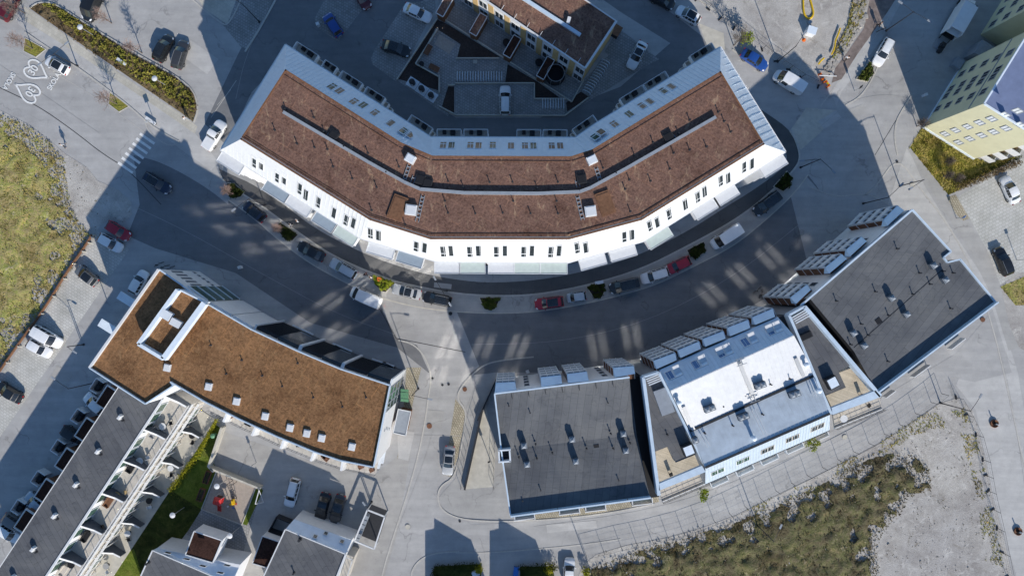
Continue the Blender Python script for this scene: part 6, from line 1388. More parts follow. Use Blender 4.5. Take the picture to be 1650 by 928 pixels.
# ------------------------------------------------------------------ people
def person(label, px, py, face, jacket, trousers, hair='hair', stride=.28, lean=0.0):
    p = W(px, py); t = thing('person', label, 'person', (p.x, p.y, .06), face)
    M = MAT
    def skin(name, verts, edges, rad, mat, parent, sub=1):
        me = bpy.data.meshes.new(name); me.from_pydata(verts, edges, []); me.materials.append(M[mat]); o = bpy.data.objects.new(name, me); COL.objects.link(o); o.parent = parent
        m = o.modifiers.new('skin', 'SKIN'); m.use_smooth_shade = True
        for sv, r in zip(me.skin_vertices[0].data, rad): sv.radius = (r, r)
        me.skin_vertices[0].data[0].use_root = True
        s = o.modifiers.new('sub', 'SUBSURF'); s.levels = sub; s.render_levels = sub; return o
    v = [(0, 0, .95), (lean * .5, 0, 1.2), (lean, 0, 1.44), (lean + .02, 0, 1.53), (lean + .04, 0, 1.62), (lean + .05, 0, 1.72)]; e = [(0, 1), (1, 2), (2, 3), (3, 4), (4, 5)]; r = [.14, .13, .12, .06, .095, .07]
    v.append((lean + .14, 0, 1.60)); e.append((4, 6)); r.append(.022)
    for sg, st in ((1, stride), (-1, -stride)):
        b = len(v); v += [(0, sg * .1, .9), (st * .55, sg * .1, .5), (st - (.1 if st < 0 else 0), sg * .1, .09), (st + .16, sg * .11, .04)]; e += [(0, b), (b, b + 1), (b + 1, b + 2), (b + 2, b + 3)]; r += [.1, .065, .045, .04]
        b = len(v); v += [(lean, sg * .19, 1.40), (lean - st * .35, sg * .25, 1.13), (lean - st * .6 + .06, sg * .25, .88), (lean - st * .6 + .08, sg * .25, .80)]; e += [(2, b), (b, b + 1), (b + 1, b + 2), (b + 2, b + 3)]; r += [.065, .048, .034, .036]
        hb = b + 3
        for k, (dy, ln) in enumerate(((-.03, .07), (-.01, .085), (.01, .08), (.03, .065))):
            q = len(v); v += [(lean - st * .6 + .09 + dy, sg * .25, .80 - ln * .6), (lean - st * .6 + .1 + dy, sg * .245, .80 - ln)]; e += [(hb, q), (q, q + 1)]; r += [.009, .008]
        q = len(v); v += [(lean - st * .6 + .13, sg * .22, .79), (lean - st * .6 + .15, sg * .21, .755)]; e += [(hb, q), (q, q + 1)]; r += [.011, .009]
    skin('body', v, e, r, 'skin', t)
    jv = [(0, 0, .90), (lean * .5, 0, 1.2), (lean, 0, 1.44)]; je = [(0, 1), (1, 2)]; jr = [.17, .165, .13]
    for sg, st in ((1, stride), (-1, -stride)): b = len(jv); jv += [(lean, sg * .20, 1.40), (lean - st * .35, sg * .255, 1.13), (lean - st * .6 + .05, sg * .25, .90)]; je += [(2, b), (b, b + 1), (b + 1, b + 2)]; jr += [.085, .068, .052]
    skin('jacket', jv, je, jr, jacket, t)
    tv = [(0, 0, .93)]; te = []; tr = [.155]
    for sg, st in ((1, stride), (-1, -stride)): b = len(tv); tv += [(0, sg * .1, .86), (st * .55, sg * .1, .5), (st - (.1 if st < 0 else 0), sg * .1, .12)]; te += [(0, b), (b, b + 1), (b + 1, b + 2)]; tr += [.115, .085, .062]
    skin('trousers', tv, te, tr, trousers, t)
    h = MB().lathe((lean + .03, 0, 1.62), [(.10, -.02), (.115, .05), (.1, .11), (.06, .155), (.01, .17)], 14); obj('hair', h, M[hair], t, 60); return t
def bicycle(label, px, py, rz, col='trim', group=None):
    M = MAT; p = W(px, py); t = thing('bicycle', label, 'bicycle', (p.x, p.y, 0), rz, group)
    for x in (-.52, .52):
        w = MB(); w.tube([(x + .33 * math.cos(a), 0, .34 + .33 * math.sin(a)) for a in [2 * math.pi * k / 20 for k in range(21)]], .022, None, 5); 
        for k in range(6): a = math.pi * k / 6; w.tube([(x + .32 * math.cos(a), 0, .34 + .32 * math.sin(a)), (x - .32 * math.cos(a), 0, .34 - .32 * math.sin(a))], .004, None, 3)
        obj('wheel', w, M['tyre'], t)
    f = MB(); f.tube([(-.52, 0, .34), (-.1, 0, .32), (.38, 0, .78), (-.22, 0, .82), (-.52, 0, .34)], .02).tube([(-.1, 0, .32), (-.24, 0, .9)], .02).tube([(.52, 0, .34), (.36, 0, .95)], .02); obj('frame', f, M[col], t)
    obj('saddle', MB().box((-.26, 0, .93), (.26, .14, .06)), M['trim'], t); obj('handlebar', MB().tube([(.3, -.28, 1.0), (.38, 0, .97), (.3, .28, 1.0)], .015), M['trim'], t)
def people():
    person('person in a pale top walking alone by the meadow edge', 107, 236, 1.2, 'ltmetal', 'trim', stride=.3)
    person('person in white beside the tip of the long planting bed', 303, 193, 2.5, 'white', 'greymetal')
    person('person in a pale jacket on the black path, upper right of two', 482, 357, 3.7, 'ltmetal', 'dkmetal')
    person('person in white on the black path, lower left of two', 471, 363, .6, 'white', 'trim')
    person('person in a dark coat by the kerb next to the flowering bed, left of two', 591, 442, 2.0, 'maroonp', 'dkmetal')
    person('person in a white top by the kerb next to the flowering bed, right of two', 599, 447, 4.0, 'white', 'trim')
    person('person in black on the pavement by the silver white estate, nearer the kerb', 1413, 43, 2.2, 'trim', 'trim')
    person('person in a dark jacket standing in the middle of the upper right bikeway', 1360, 97, 1.0, 'ltmetal', 'trim')
    bicycle('black bicycle under the bays of the largest dark roofed block, nearer the street', 1219, 467, .7); bicycle('dark bicycle under the bays of the largest dark roofed block, nearer the wall', 1225, 473, 1.2)
    bicycle('black bicycle leaning by the pavement next to the person in black', 1418, 50, .4)
    for k, (px, py, a, w_) in enumerate(((258, 424, .5, 'first'), (267, 428, .4, 'second'), (276, 431, .6, 'third'))): bicycle('dark bicycle at the shaded north gable of the curved block, %s from left' % w_, px, py + 2, a, group='bicycles by the curved block')
# ------------------------------------------------------------------ street furniture, trees, gardens
def lamp(px, py, h, arms, label, mat='dkmetal'):
    M = MAT; p = W(px, py); t = thing('street_lamp', label, 'street lamp', (p.x, p.y, 0)); obj('pole', MB().tube([(0, 0, 0), (0, 0, h)], .09, .055, 8), M[mat], t); obj('base_plate', MB().lathe((0, 0, 0), [(.2, 0), (.2, .06), (.12, .12), (.12, .6)], 10), M[mat], t)
    for dx, dy, ln in arms:
        d = Vector((dx, -dy, 0)).normalized(); a = obj('arm', MB().tube([(0, 0, h - .15), tuple(d * ln * .5 + UP * (h + .05)), tuple(d * ln + UP * (h + .1))], .04, .035, 6), M[mat], t)
        obj('lamp_head', MB().obox(d * (ln + .3) + UP * (h + .1), d, Vector((-d.y, d.x, 0)), UP, .75, .26, .1), M['greymetal'], a)
def globe(px, py, h, label):
    M = MAT; p = W(px, py); t = thing('post_lamp', label, 'post lamp', (p.x, p.y, 0)); obj('pole', MB().tube([(0, 0, 0), (0, 0, h)], .06, .05, 8), M['steel'], t); obj('lamp_shade', MB().lathe((0, 0, h), [(.1, -.12), (.42, .0), (.44, .06), (.2, .16), (.02, .2)], 16), M['white'], t, 40)
def sign(px, py, h, w, hh, rz, label, mat='greymetal'):
    M = MAT; p = W(px, py); t = thing('sign_post', label, 'sign', (p.x, p.y, 0), rz); obj('pole', MB().tube([(0, 0, 0), (0, 0, h)], .05, .05, 8), M['steel'], t); obj('panel', MB().box((0, .06, h - hh / 2), (w, .05, hh)), M[mat], t)
def bare_tree(px, py, h, label, rnd, spread=1.6, twig='twig'):
    M = MAT; p = W(px, py); t = thing('bare_tree', label, 'tree', (p.x, p.y, 0)); tr = MB(); tr.tube([(0, 0, 0), (.04, .03, h * .35), (0, .02, h * .75), (.03, 0, h)], .09, .02, 7); tw = MB()
    for k in range(26):
        z = h * rnd.uniform(.32, .95); a = rnd.uniform(0, 6.28); ln = spread * rnd.uniform(.6, 1.1) * (1.15 - .5 * z / h); d = Vector((math.cos(a), math.sin(a), rnd.uniform(.5, 1.0))).normalized(); o = Vector((0, .02, z)); e = o + d * ln
        tr.tube([o, o.lerp(e, .5) + UP * .05, e], .03, .012, 4)
        for m in range(9):
            s = o.lerp(e, rnd.uniform(.25, 1)); d2 = (d + Vector((rnd.gauss(0, .6), rnd.gauss(0, .6), rnd.gauss(.1, .4)))).normalized(); e2 = s + d2 * rnd.uniform(.3, .75); tw.tube([s, e2], .011, .006, 3)
            for q in range(3): s3 = s.lerp(e2, rnd.uniform(.3, 1)); d3 = (d2 + Vector((rnd.gauss(0, .7), rnd.gauss(0, .7), rnd.gauss(0, .5)))).normalized(); tw.tube([s3, s3 + d3 * rnd.uniform(.15, .4)], .008, .005, 3)
    obj('trunk', tr, M['bark'], t); obj('crown', tw, M[twig], t)
def leafy(px, py, r, h, label, mat, rnd, n=500, z0=.8):
    p = W(px, py); t = thing('small_tree', label, 'tree', (p.x, p.y, 0)); tr = MB().tube([(0, 0, 0), (0, .03, h * .6)], .06, .03, 6)
    for k in range(7): a = k * .9; tr.tube([(0, .02, h * .35), (r * .6 * math.cos(a), r * .6 * math.sin(a), h * .75)], .025, .01, 4)
    obj('trunk', tr, MAT['bark'], t); c = MB()
    for k in range(9): a = rnd.uniform(0, 6.28); q = r * rnd.uniform(.2, .75); clump_mesh(c, (q * math.cos(a), q * math.sin(a)), r * .42, r * .42, (h - z0) * rnd.uniform(.5, .9), n // 9, .13, rnd, z0 + rnd.uniform(0, .3) * h)
    obj('crown', c, MAT[mat], t)
def mesh_fence(px, h, step, label, rnd=None, feet=False, wires=4, mat='dkmetal'):
    M = MAT; pts = [Vector(W2(*p)) for p in px]; t = thing('mesh_fence', label, 'fence', (pts[0].x, pts[0].y, 0)); o = pts[0]; w = MB()
    for a, b in zip(pts, pts[1:]):
        L = (b - a).length; n = max(1, round(L / step)); d = (b - a) / n
        for k in range(1, wires + 1): z = h * k / wires; r = .03 if k == wires else .01; w.beam(Vector((a.x - o.x, a.y - o.y, z)), Vector((b.x - o.x, b.y - o.y, z)), r, r)
        m = int(L / .9)
        for k in range(m): q = a + (b - a) * (k / m) - o; w.beam((q.x, q.y, .05), (q.x, q.y, h), .008, .008, Vector((1, 0, 0)))
        for k in range(n + (1 if b == pts[-1] else 0)):
            q = a + d * k - o; mb = MB().tube([(q.x, q.y, 0), (q.x, q.y, h + .03)], .04, .035, 6)
            if feet: mb.box((q.x, q.y, .07), (.7, .25, .14), rnd.uniform(0, 3))
            obj('post', mb, M[mat], t)
    obj('mesh_panel', w, M[mat], t)
def rack(px, py, n, pitch, ln, rz, label):
    M = MAT; p = W(px, py); t = thing('bicycle_rack', label, 'bicycle rack', (p.x, p.y, 0), rz); b = MB()
    for s in (-1, 1): b.beam((-n * pitch / 2, s * ln * .42, .06), (n * pitch / 2, s * ln * .42, .06), .06, .06)
    obj('rail', b, M['steel'], t)
    for k in range(n):
        x = (k - (n - 1) / 2) * pitch; obj('hoop', MB().tube([(x, -ln / 2, .05), (x, -ln / 2 + .1, .75), (x, -.1, .85), (x, ln / 2 - .1, .5), (x, ln / 2, .05)], .05, .05, 6), M['zinc'], t)
def street_things():
    M = MAT; rnd = random.Random(33)
    M['maroonp'] = m2('maroon_cloth', (.12, .03, .04), .1, 5)
    LAMPS = [(125, 107, 5.8, ((.79, -.61, 2.3), (-.79, .61, 2.3)), 'double armed street lamp beside the white car by the painted hearts'), (1428, 50, 7.6, ((.84, .54, 2.4), (-.84, -.54, 2.2)), 'double armed street lamp above the silver white estate'),
     (1290, 270, 7.2, ((.7, .7, 2.4), (-1, .1, 2.6)), 'street lamp in the shade at the east tip of the bent block'), (1391, 328, 7.4, ((.7, -.7, 2.4),), 'street lamp by the north corner of the large dark roofed block'),
     (674, 626, 7.0, ((1, .2, 2.5),), 'street lamp beside the green canopy of the curved block'), (1515, 649, 7.4, ((.5, -.85, 2.4),), 'street lamp at the bend of the fenced waste ground'),
     (1220, 846, 7.0, ((.4, -.9, 2.2),), 'street lamp inside the fence below the white metal roof'), (954, 926, 7.0, ((.3, -.95, 2.2),), 'street lamp at the bottom edge by the fence corner'),
     (135, 555, 4.2, ((.8, .5, 1.2),), 'slim street lamp on the grass pavers beside the two white cars'), (155, 616, 7.0, ((-.8, -.6, 2.4),), 'street lamp in the shade between the curved block and the long row'),
     (427, 330, 7.0, ((.8, -.6, 2.4), (-.8, .6, 2.4)), 'double armed street lamp over the navy car at the west kerb'), (720, 469, 7.0, ((.5, .85, 2.0), (-.5, -.85, 2.0)), 'double armed street lamp by the black car with silver roof rails'),
     (1253, 100, 7.2, ((.5, -.8, 2.0),), 'street lamp at the building site fence behind the delivery van'), (1450, 300, 6.5, ((-.8, .5, 2.2),), 'street lamp on the pale junction east of the bent block'), (418, 36, 7.0, ((-.8, -.5, 2.2),), 'street lamp on the kerb between the two upper left car parks'),
     (599, 808, 3.2, ((-.6, -.8, .6),), 'short lamp post by the white framed open shed')]
    for px, py, h, arms, lab in LAMPS: lamp(px, py, h, arms, lab)
    globe(152, 58, 3.6, 'white disc lamp in the long planting bed, upper left one'); globe(268, 138, 3.6, 'white disc lamp in the long planting bed, lower right one'); globe(297, 817, 3.8, 'white globe lamp between the terraces and the white house'); globe(386, 849, 3.8, 'white globe lamp below the sand pit'); globe(366, 772, 3.8, 'white globe lamp over the red climbing tower')
    sign(251, 202, 2.8, .7, .7, .5, 'square sign on a post beside the zebra crossing', 'greymetal'); sign(1377, 147, 2.6, .5, .9, 1.1, 'dark board on a post at the foot of the green triangle bed', 'dkmetal'); sign(413, 745, 2.4, .4, .6, .6, 'small sign on a post in the sunny yard behind the curved block', 'greymetal'); sign(1541, 352, 2.2, .5, .5, .8, 'small sign at the corner of the eastern grass pavers', 'bluep'); sign(1638, 419, 2.8, .5, .4, .4, 'slim post with panel on the grass pavers right of the black estate', 'dkmetal'); sign(789, 738, 3.0, .45, .9, .3, 'slim sign beside the garage ramp', 'dkmetal')
    bare_tree(53, 79, 4.8, 'bare pinkish street tree in the upper left tree pit', rnd); bare_tree(189, 168, 5.0, 'bare pinkish street tree in the tree pit left of the zebra crossing', rnd); bare_tree(180, 38, 4.5, 'bare thin tree in the long planting bed near the black van', rnd, 1.0); bare_tree(229, 86, 4.5, 'bare thin tree in the long planting bed left of the black car', rnd, 1.0); bare_tree(40, 22, 4.6, 'bare tree at the start of the pale footpath', rnd, 1.3); bare_tree(1182, 74, 5.2, 'bare dark tree at the kerb corner beside the building site', rnd, 1.5, 'bark'); bare_tree(1477, 204, 2.2, 'small bare dark bush at the corner of the yellow block', rnd, .9, 'bark')
    bare_tree(372, 310, 2.6, 'bare pinkish shrub at the first kerb bed', rnd, .9); bare_tree(452, 370, 2.6, 'bare pinkish shrub at the second kerb bed', rnd, .9)
    leafy(1196, 68, 1.25, 2.6, 'yellow green young tree beside the vivid blue saloon', 'shrubb', rnd); leafy(1130, 793, 1.3, 2.0, 'fresh green bush at the wall below the left timber terrace', 'shrubb', rnd, 420, .3); leafy(1303, 713, 1.5, 2.2, 'fresh green bush at the wall below the light blue boarded front', 'shrubb', rnd, 480, .3)
    for px, py, lab in ((1522, 262, 'first'), (1520, 285, 'second'), (1536, 290, 'third')): bare_tree(px, py, 2.0, 'thin dark sapling in the golden grass, %s from the top' % lab, rnd, .35, 'bark')
    # kerb beds
    BEDS = [([(366, 295), (378, 296), (394, 310), (388, 318), (374, 320), (364, 306)], 'shrubd', 'green kerb bed nearest the west tip of the bent block'), ([(451, 358), (458, 362), (481, 378), (472, 388), (460, 388), (448, 372)], 'shrubd', 'dark green kerb bed between the navy car and the black saloon'), ([(602, 444), (612, 446), (637, 455), (622, 471), (616, 470), (603, 458)], 'shrubb', 'sunlit bright green kerb bed with orange flowers'), ([(772, 479), (807, 479), (798, 498), (790, 501), (780, 498)], 'shrub', 'round green kerb bed in the middle of the curve'), ([(944, 461), (974, 456), (975, 468), (969, 480), (958, 482)], 'shrubd', 'dark green kerb bed between the tiny two-seater and the people carrier'), ([(1106, 403), (1134, 389), (1137, 405), (1121, 418), (1112, 414)], 'shrubd', 'dark green kerb bed between the small red car and the high-roofed van'), ([(1246, 301), (1268, 276), (1277, 287), (1271, 302), (1262, 309)], 'shrubd', 'dark green kerb bed at the east tip of the bent block'), ([(1379, 128), (1400, 100), (1409, 118), (1396, 132)], 'shrub', 'green triangular bed in the pavement of the upper right')]
    for poly, mt, lab in BEDS:
        q = [W2(*p) for p in poly]; c = (sum(a for a, b in q) / len(q), sum(b for a, b in q) / len(q)); t = thing('kerb_bed', lab, 'planting bed', (c[0], c[1], 0)); loc = [(a - c[0], b - c[1]) for a, b in q]
        obj('kerb_stone', MB().ribbon(loc + [loc[0]], .14, 0, .14), M['conc'], t); obj('soil', MB().prism(loc, 0, .1), M['soil'], t); mb = MB(); inner = [(a * .88, b * .88) for a, b in loc]
        for x, y in scatter(inner, 46, rnd): clump_mesh(mb, (x, y), .33, .33, rnd.uniform(.3, .75), 26, .13, rnd, .08)
        obj('foliage', mb, M[mt], t)
        if mt == 'shrubb':
            mb = MB()
            for k in range(10): mb.lathe((rnd.uniform(-.6, 0) , rnd.uniform(.5, 1.0), .7), [(.11, 0), (.13, .06), (.02, .12)], 8)
            obj('flowers', mb, M['orange'], t)
    # fences and barriers
    mesh_fence([(944, 893), (1000, 879), (1050, 869), (1100, 856), (1150, 838), (1200, 815), (1250, 790), (1300, 765), (1350, 740), (1400, 714), (1450, 684), (1500, 648), (1517, 634)], 1.9, 2.6, 'dark mesh fence along the north side of the waste ground')
    mesh_fence([(1540, 640), (1556, 668), (1572, 700), (1583, 740), (1592, 790), (1606, 850), (1622, 928)], 1.9, 3.2, 'mesh fence on loose feet along the east side of the waste ground', rnd, True)
    mesh_fence([(1122, 0), (1160, 31), (1205, 62), (1250, 99), (1290, 126), (1318, 140)], 1.9, 3.0, 'construction fence on loose feet along the kerb side of the building site', rnd, True)
    mesh_fence([(773, 645), (760, 690), (748, 740), (743, 785)], 1.2, 1.4, 'dark barred railing left of the garage ramp', wires=1); mesh_fence([(797, 712), (795, 784)], 1.2, 1.4, 'dark railing right of the garage ramp', wires=1)
    mb = MB().ribbon([W2(*p) for p in ((777, 662), (749, 787))], .3, 0, .75); tag(obj('ramp_wall', mb, M['dkmetal']), 'added low dark wall casting shade on the left of the garage ramp', 'wall')  # raised wall added for its shadow beside the flat ramp
    mb = MB(); pts = [W2(*p) for p in smooth([(152, 378), (140, 398), (110, 440), (75, 498), (36, 550), (0, 602), (-60, 690)], 2)]; mb.ribbon(pts, .16, .3, .75); t = thing('crash_barrier', 'rust brown timber barrier between the meadow and the grass pavers', 'barrier', (0, 0, 0)); obj('rail', mb, M['wood'], t)
    for k in range(0, len(pts), 2): obj('post', MB().box((pts[k][0] + .25, pts[k][1] - .1, .4), (.18, .18, .8), .6), M['conc'], t)
    mb = MB(); mb.ribbon([W2(*p) for p in ((770, 676), (800, 610))], .2, 0, .9); tag(obj('ramp_wall', mb, M['dkmetal']), 'low dark wall along the top of the garage ramp', 'wall')
    # walls of the south yard
    tag(obj('garden_wall', MB().ribbon([W2(*p) for p in ((363, 686), (342, 748), (350, 756))], .35, 0, 1.5), M['conc']), 'pale concrete wall between the lawn and the sunny yard', 'wall'); tag(obj('garden_wall', MB().ribbon([W2(*p) for p in ((345, 751), (424, 783))], .3, 0, 1.5), M['conc']), 'pale concrete wall above the sand pit', 'wall')
    t = thing('swing_frame', 'white tubular frame at the end of the concrete wall', 'frame', (0, 0, 0)); f = MB(); a, b, c = W(424, 784), W(418, 806), W(425, 809); f.tube([a, a + UP * 1.8, b + UP * 1.8, b], .07).tube([b + UP * 1.8, c], .07).tube([a + UP * 1.8, c + UP * .1], .05); obj('frame', f, M['white'], t)
    for px, py, lab in ((335, 768, 'wooden planter box by the lawn, upper of two'), (325, 796, 'wooden planter box by the lawn, lower of two')):
        p = W(px, py); t = thing('planter_box', lab, 'planter', (p.x, p.y, 0), R(70)); f = MB()
        for dx, dy, sx, sy in ((-1.0, 0, .08, .9), (1.0, 0, .08, .9), (0, .42, 2.0, .08), (0, -.42, 2.0, .08)): f.box((dx, dy, .25), (sx, sy, .5))
        obj('box', f, M['rust'], t); obj('soil', MB().box((0, 0, .2), (1.9, .74, .4)), M['soil'], t); g = MB()
        for k in range(6): clump_mesh(g, (-.8 + k * .32, 0), .15, .25, .3, 10, .08, rnd, .35)
        obj('plants', g, M['shrub'], t)
    c = W(347, 700); tag(obj('waste_bin', MB().lathe((c.x, c.y, 0), [(.3, 0), (.36, 1.0), (.4, 1.02), (.3, 1.12), (.02, 1.2)], 12), M['green'], None, 40), 'round green bin at the top of the lawn', 'bin')
    # playground
    p = W(360, 800); t = thing('climbing_tower', 'red and yellow climbing tower with dark ladder on the sand', 'playground tower', (p.x, p.y, 0), R(-15))
    for sx in (-1, 1):
        for sy in (-1, 1): obj('post', MB().tube([(sx * .55, sy * .55, 0), (sx * .55, sy * .55, 2.4)], .06), M['greymetal'], t)
    obj('deck', MB().box((0, 0, 1.2), (1.1, 1.1, .08)), M['rust'], t); obj('roof_panel', MB().face([(-.65, -.65, 2.3), (.65, -.65, 2.3), (0, 0, 2.9)]).face([(.65, -.65, 2.3), (.65, .65, 2.3), (0, 0, 2.9)]).face([(.65, .65, 2.3), (-.65, .65, 2.3), (0, 0, 2.9)]).face([(-.65, .65, 2.3), (-.65, -.65, 2.3), (0, 0, 2.9)]), M['red'], t)
    obj('slide', MB().beam((0, -.55, 1.2), (.1, -2.3, .2), .5, .06).beam((-.25, -.55, 1.3), (-.15, -2.3, .3), .06, .2).beam((.25, -.55, 1.3), (.35, -2.3, .3), .06, .2), M['red'], t); obj('side_panel', MB().box((.58, 0, 1.6), (.05, 1.0, .7)), M['red'], t)
    ld = MB(); 
    for s in (-.35, .35): ld.beam((1.1 + s, 2.9, 2.2), (1.9 + s, .2, .1), .06, .06); ld.beam((1.1 + s, 2.9, 0), (1.1 + s, 2.9, 2.2), .06, .06, Vector((1, 0, 0)))
    for k in range(8): q = Vector((1.1, 2.9, 2.2)).lerp(Vector((1.9, .2, .1)), k / 7.5); ld.beam(q - Vector((.35, 0, 0)), q + Vector((.35, 0, 0)), .05, .05)
    obj('climbing_ladder', ld, M['dkmetal'], t); obj('rocker', MB().box((1.9, -.2, .5), (.5, .9, .35), .4).box((1.9, -.2, .8), (.3, .5, .25), .4), M['ylw'], t)
    for k, (px, py, col, lab) in enumerate(((372, 812, 'ylw', 'yellow'), (377, 817, 'bluep', 'blue'), (368, 815, 'white', 'white'), (381, 811, 'red', 'red'))): c = W(px, py); tag(obj('sand_toy', MB().lathe((c.x, c.y, .02), [(.1, 0), (.15, .2), (.16, .22), (.1, .2)], 10), M[col]), 'small %s sand toy below the climbing tower' % lab, 'toy', 'sand toys')
    # courtyard
    p = W(894, 125.5); t = thing('trampoline', 'round black trampoline on the shaded patio', 'trampoline', (p.x, p.y, 0)); obj('mat', MB().lathe((0, 0, .8), [(1.3, 0), (.02, .0)], 24), M['trim'], t); obj('rim', MB().tube([(1.45 * math.cos(a), 1.45 * math.sin(a), .82) for a in [2 * math.pi * k / 28 for k in range(29)]], .12, None, 6), M['dkmetal'], t)
    obj('net_ring', MB().tube([(1.35 * math.cos(a), 1.35 * math.sin(a), 2.5) for a in [2 * math.pi * k / 28 for k in range(29)]], .045, None, 6), M['steel'], t)
    for k in range(6): a = k * math.pi / 3; obj('pole', MB().tube([(1.5 * math.cos(a), 1.5 * math.sin(a), 0), (1.5 * math.cos(a), 1.5 * math.sin(a), 2.0), (1.35 * math.cos(a), 1.35 * math.sin(a), 2.5)], .03), M['steel'], t)
    nt = MB(); n = 24
    for z in (.85, 2.5): nt.v += [((1.42 - .03 * z) * math.cos(2 * math.pi * k / n), (1.42 - .03 * z) * math.sin(2 * math.pi * k / n), z) for k in range(n)]
    nt.f += [(k, (k + 1) % n, n + (k + 1) % n, n + k) for k in range(n)]; obj('safety_net', nt, M['dkmetal'], t)
    rack(773, 124, 18, .42, 1.6, 0, 'long row of pale bicycle hoops above the middle parking bay'); rack(891, 168, 9, .42, 1.7, 0, 'short row of pale bicycle hoops right of the white estate'); rack(960, 125, 13, .48, 1.5, R(58), 'slanting row of pale bicycle hoops along the gable of the courtyard row')
    for px, py, lab in ((665, 134.5, 'upper left'), (680, 145, 'middle'), (695, 155.5, 'lower right')):
        p = W(px, py); t = thing('waste_container', 'sunk waste container with round black lid, %s of the three' % lab, 'waste container', (p.x, p.y, 0), R(-33)); obj('deck_plate', MB().box((0, 0, .06), (1.75, 1.55, .12)), M['ltmetal'], t); obj('chute', MB().lathe((0, 0, .12), [(.48, 0), (.48, .85), (.3, 1.0), (.02, 1.05)], 16), M['dkmetal'], t, 40); obj('hatch_lid', MB().box((.1, -.42, .75), (.5, .12, .4)), M['steel'], t)
    mb = MB()
    for a, b in (((704, 32), (640, 129)), ((706, 47), (670, 104)), ((670, 104), (708, 125)), ((718, 34), (921, 165)), ((921, 165), (940, 130)), ((735, 95), (804, 95)), ((733, 135), (861, 135)), ((861, 135), (861, 160)), ((861, 160), (912, 160)), ((708, 150), (708, 122)), ((722, 138), (733, 138)), ((708, 172), (735, 186)), ((735, 186), (910, 187)), ((910, 187), (948, 158))): mb.ribbon([W2(*a), W2(*b)], .18, 0, .4)
    tag(obj('garden_wall', mb, M['conc']), 'low concrete edging walls of the shaded courtyard beds', 'wall')
    for px, py, sx, sy, lab, mt in ((690, 82, .9, 1.7, 'brown timber bench in the shaded play corner, upper one', 'rust'), (700, 111, 1.7, .9, 'brown timber bench in the shaded play corner, lower one', 'rust')):
        p = W(px, py); t = thing('garden_bench', lab, 'bench', (p.x, p.y, 0), R(-28)); obj('seat', MB().box((0, 0, .43), (sx, sy, .07)), M[mt], t)
        for ex in (-.38, .38):
            for ey in (-.38, .38): obj('leg', MB().box((sx * ex, sy * ey, .2), (.1, .1, .4)), M['trim'], t)
    c = W(680, 105); tag(obj('barbecue', MB().lathe((c.x, c.y, 0), [(.3, 0), (.34, .5), (.4, .7), (.36, .75), (.1, .72)], 12), M['trim']), 'round black fire bowl in the shaded play corner', 'fire bowl')
    c = W(765.5, 100.5); tag(obj('drain_box', MB().box((c.x, c.y, .12), (.7, .6, .24)).box((c.x, c.y, .26), (.4, .35, .04)), M['conc']), 'small square concrete box by the bicycle hoops', 'box')
    p = W(992, 54); t = thing('waste_shelter', 'low dark storage box behind the courtyard row', 'storage box', (p.x, p.y, 0), R(58)); obj('body', MB().box((0, 0, .6), (1.6, 1.2, 1.2)), M['dkmetal'], t); obj('lid', MB().box((0, 0, 1.24), (1.7, 1.3, .08)), M['wood'], t)
    for px, py, lab in ((816, 71, 'dark round patio set beside the third patio shed'), (868, 103, 'dark covered grill beside the trampoline shed')):
        c = W(px, py); tag(obj('patio_furniture', MB().lathe((c.x, c.y, 0), [(.5, 0), (.55, .5), (.6, .72), (.02, .75)], 12).box((c.x + .9, c.y - .5, .35), (.5, .5, .7), .4), M['trim']), lab, 'patio furniture')
    # building site
    p = W(1303, 54); t = thing('site_cabinet', 'white site cabinet on the gravel', 'cabinet', (p.x, p.y, 0), R(-18)); obj('body', MB().box((0, 0, .65), (1.35, 1.1, 1.3)), M['white'], t); obj('lid', MB().box((0, 0, 1.34), (1.45, 1.2, .08)), M['zinc'], t); obj('door', MB().box((0, -.57, .65), (1.1, .04, 1.1)), M['ltmetal'], t)
    c = W(1295, 65); tag(obj('traffic_cone', MB().lathe((c.x, c.y, 0), [(.32, 0), (.32, .05), (.2, .06), (.04, .7), (.02, .72)], 12), M['orange']), 'orange cone lying by the white site cabinet', 'cone'); c = W(1303, 38); tag(obj('cable_drum', MB().box((c.x, c.y, .25), (.5, .4, .5), .5).box((c.x, c.y, .53), (.6, .5, .06), .5), M['steel']), 'small grey box between the yellow hose and the cabinet', 'box')
    hp = [W(x, y, .16) for x, y in smooth([(1295, -20), (1294, 4), (1295, 20), (1299, 29), (1304, 31), (1309, 28), (1311, 21), (1308, 8), (1305, -2)], 2)]; tag(obj('hose', MB().tube(hp, .16, None, 6), M['ylw']), 'thick yellow hose looped on the gravel', 'hose')
    for pts, lab in (([(1354, 46), (1350, 58), (1346, 66), (1345, 78), (1340, 88)], 'yellow cable lying on the rock bank, upper length'), ([(1328, 94), (1322, 99), (1319, 104)], 'yellow cable lying on the rock bank, lower length')): tag(obj('cable', MB().tube([W(x, y, .35) for x, y in smooth(pts, 2)], .13, None, 6), M['ylw']), lab, 'cable')
    p = W(1330, 137); t = thing('road_barrier', 'orange and yellow warning barrier at the corner of the building site', 'barrier', (p.x, p.y, 0), R(-55)); obj('board', MB().box((0, 0, .8), (1.2, .2, .3)), M['ylw'], t); obj('stripe', MB().box((.35, 0, .8), (.25, .22, .32)).box((-.35, 0, .8), (.25, .22, .32)), M['red'], t); obj('foot', MB().box((-.45, 0, .3), (.2, .5, .6)).box((.45, 0, .3), (.2, .5, .6)), M['orange'], t)
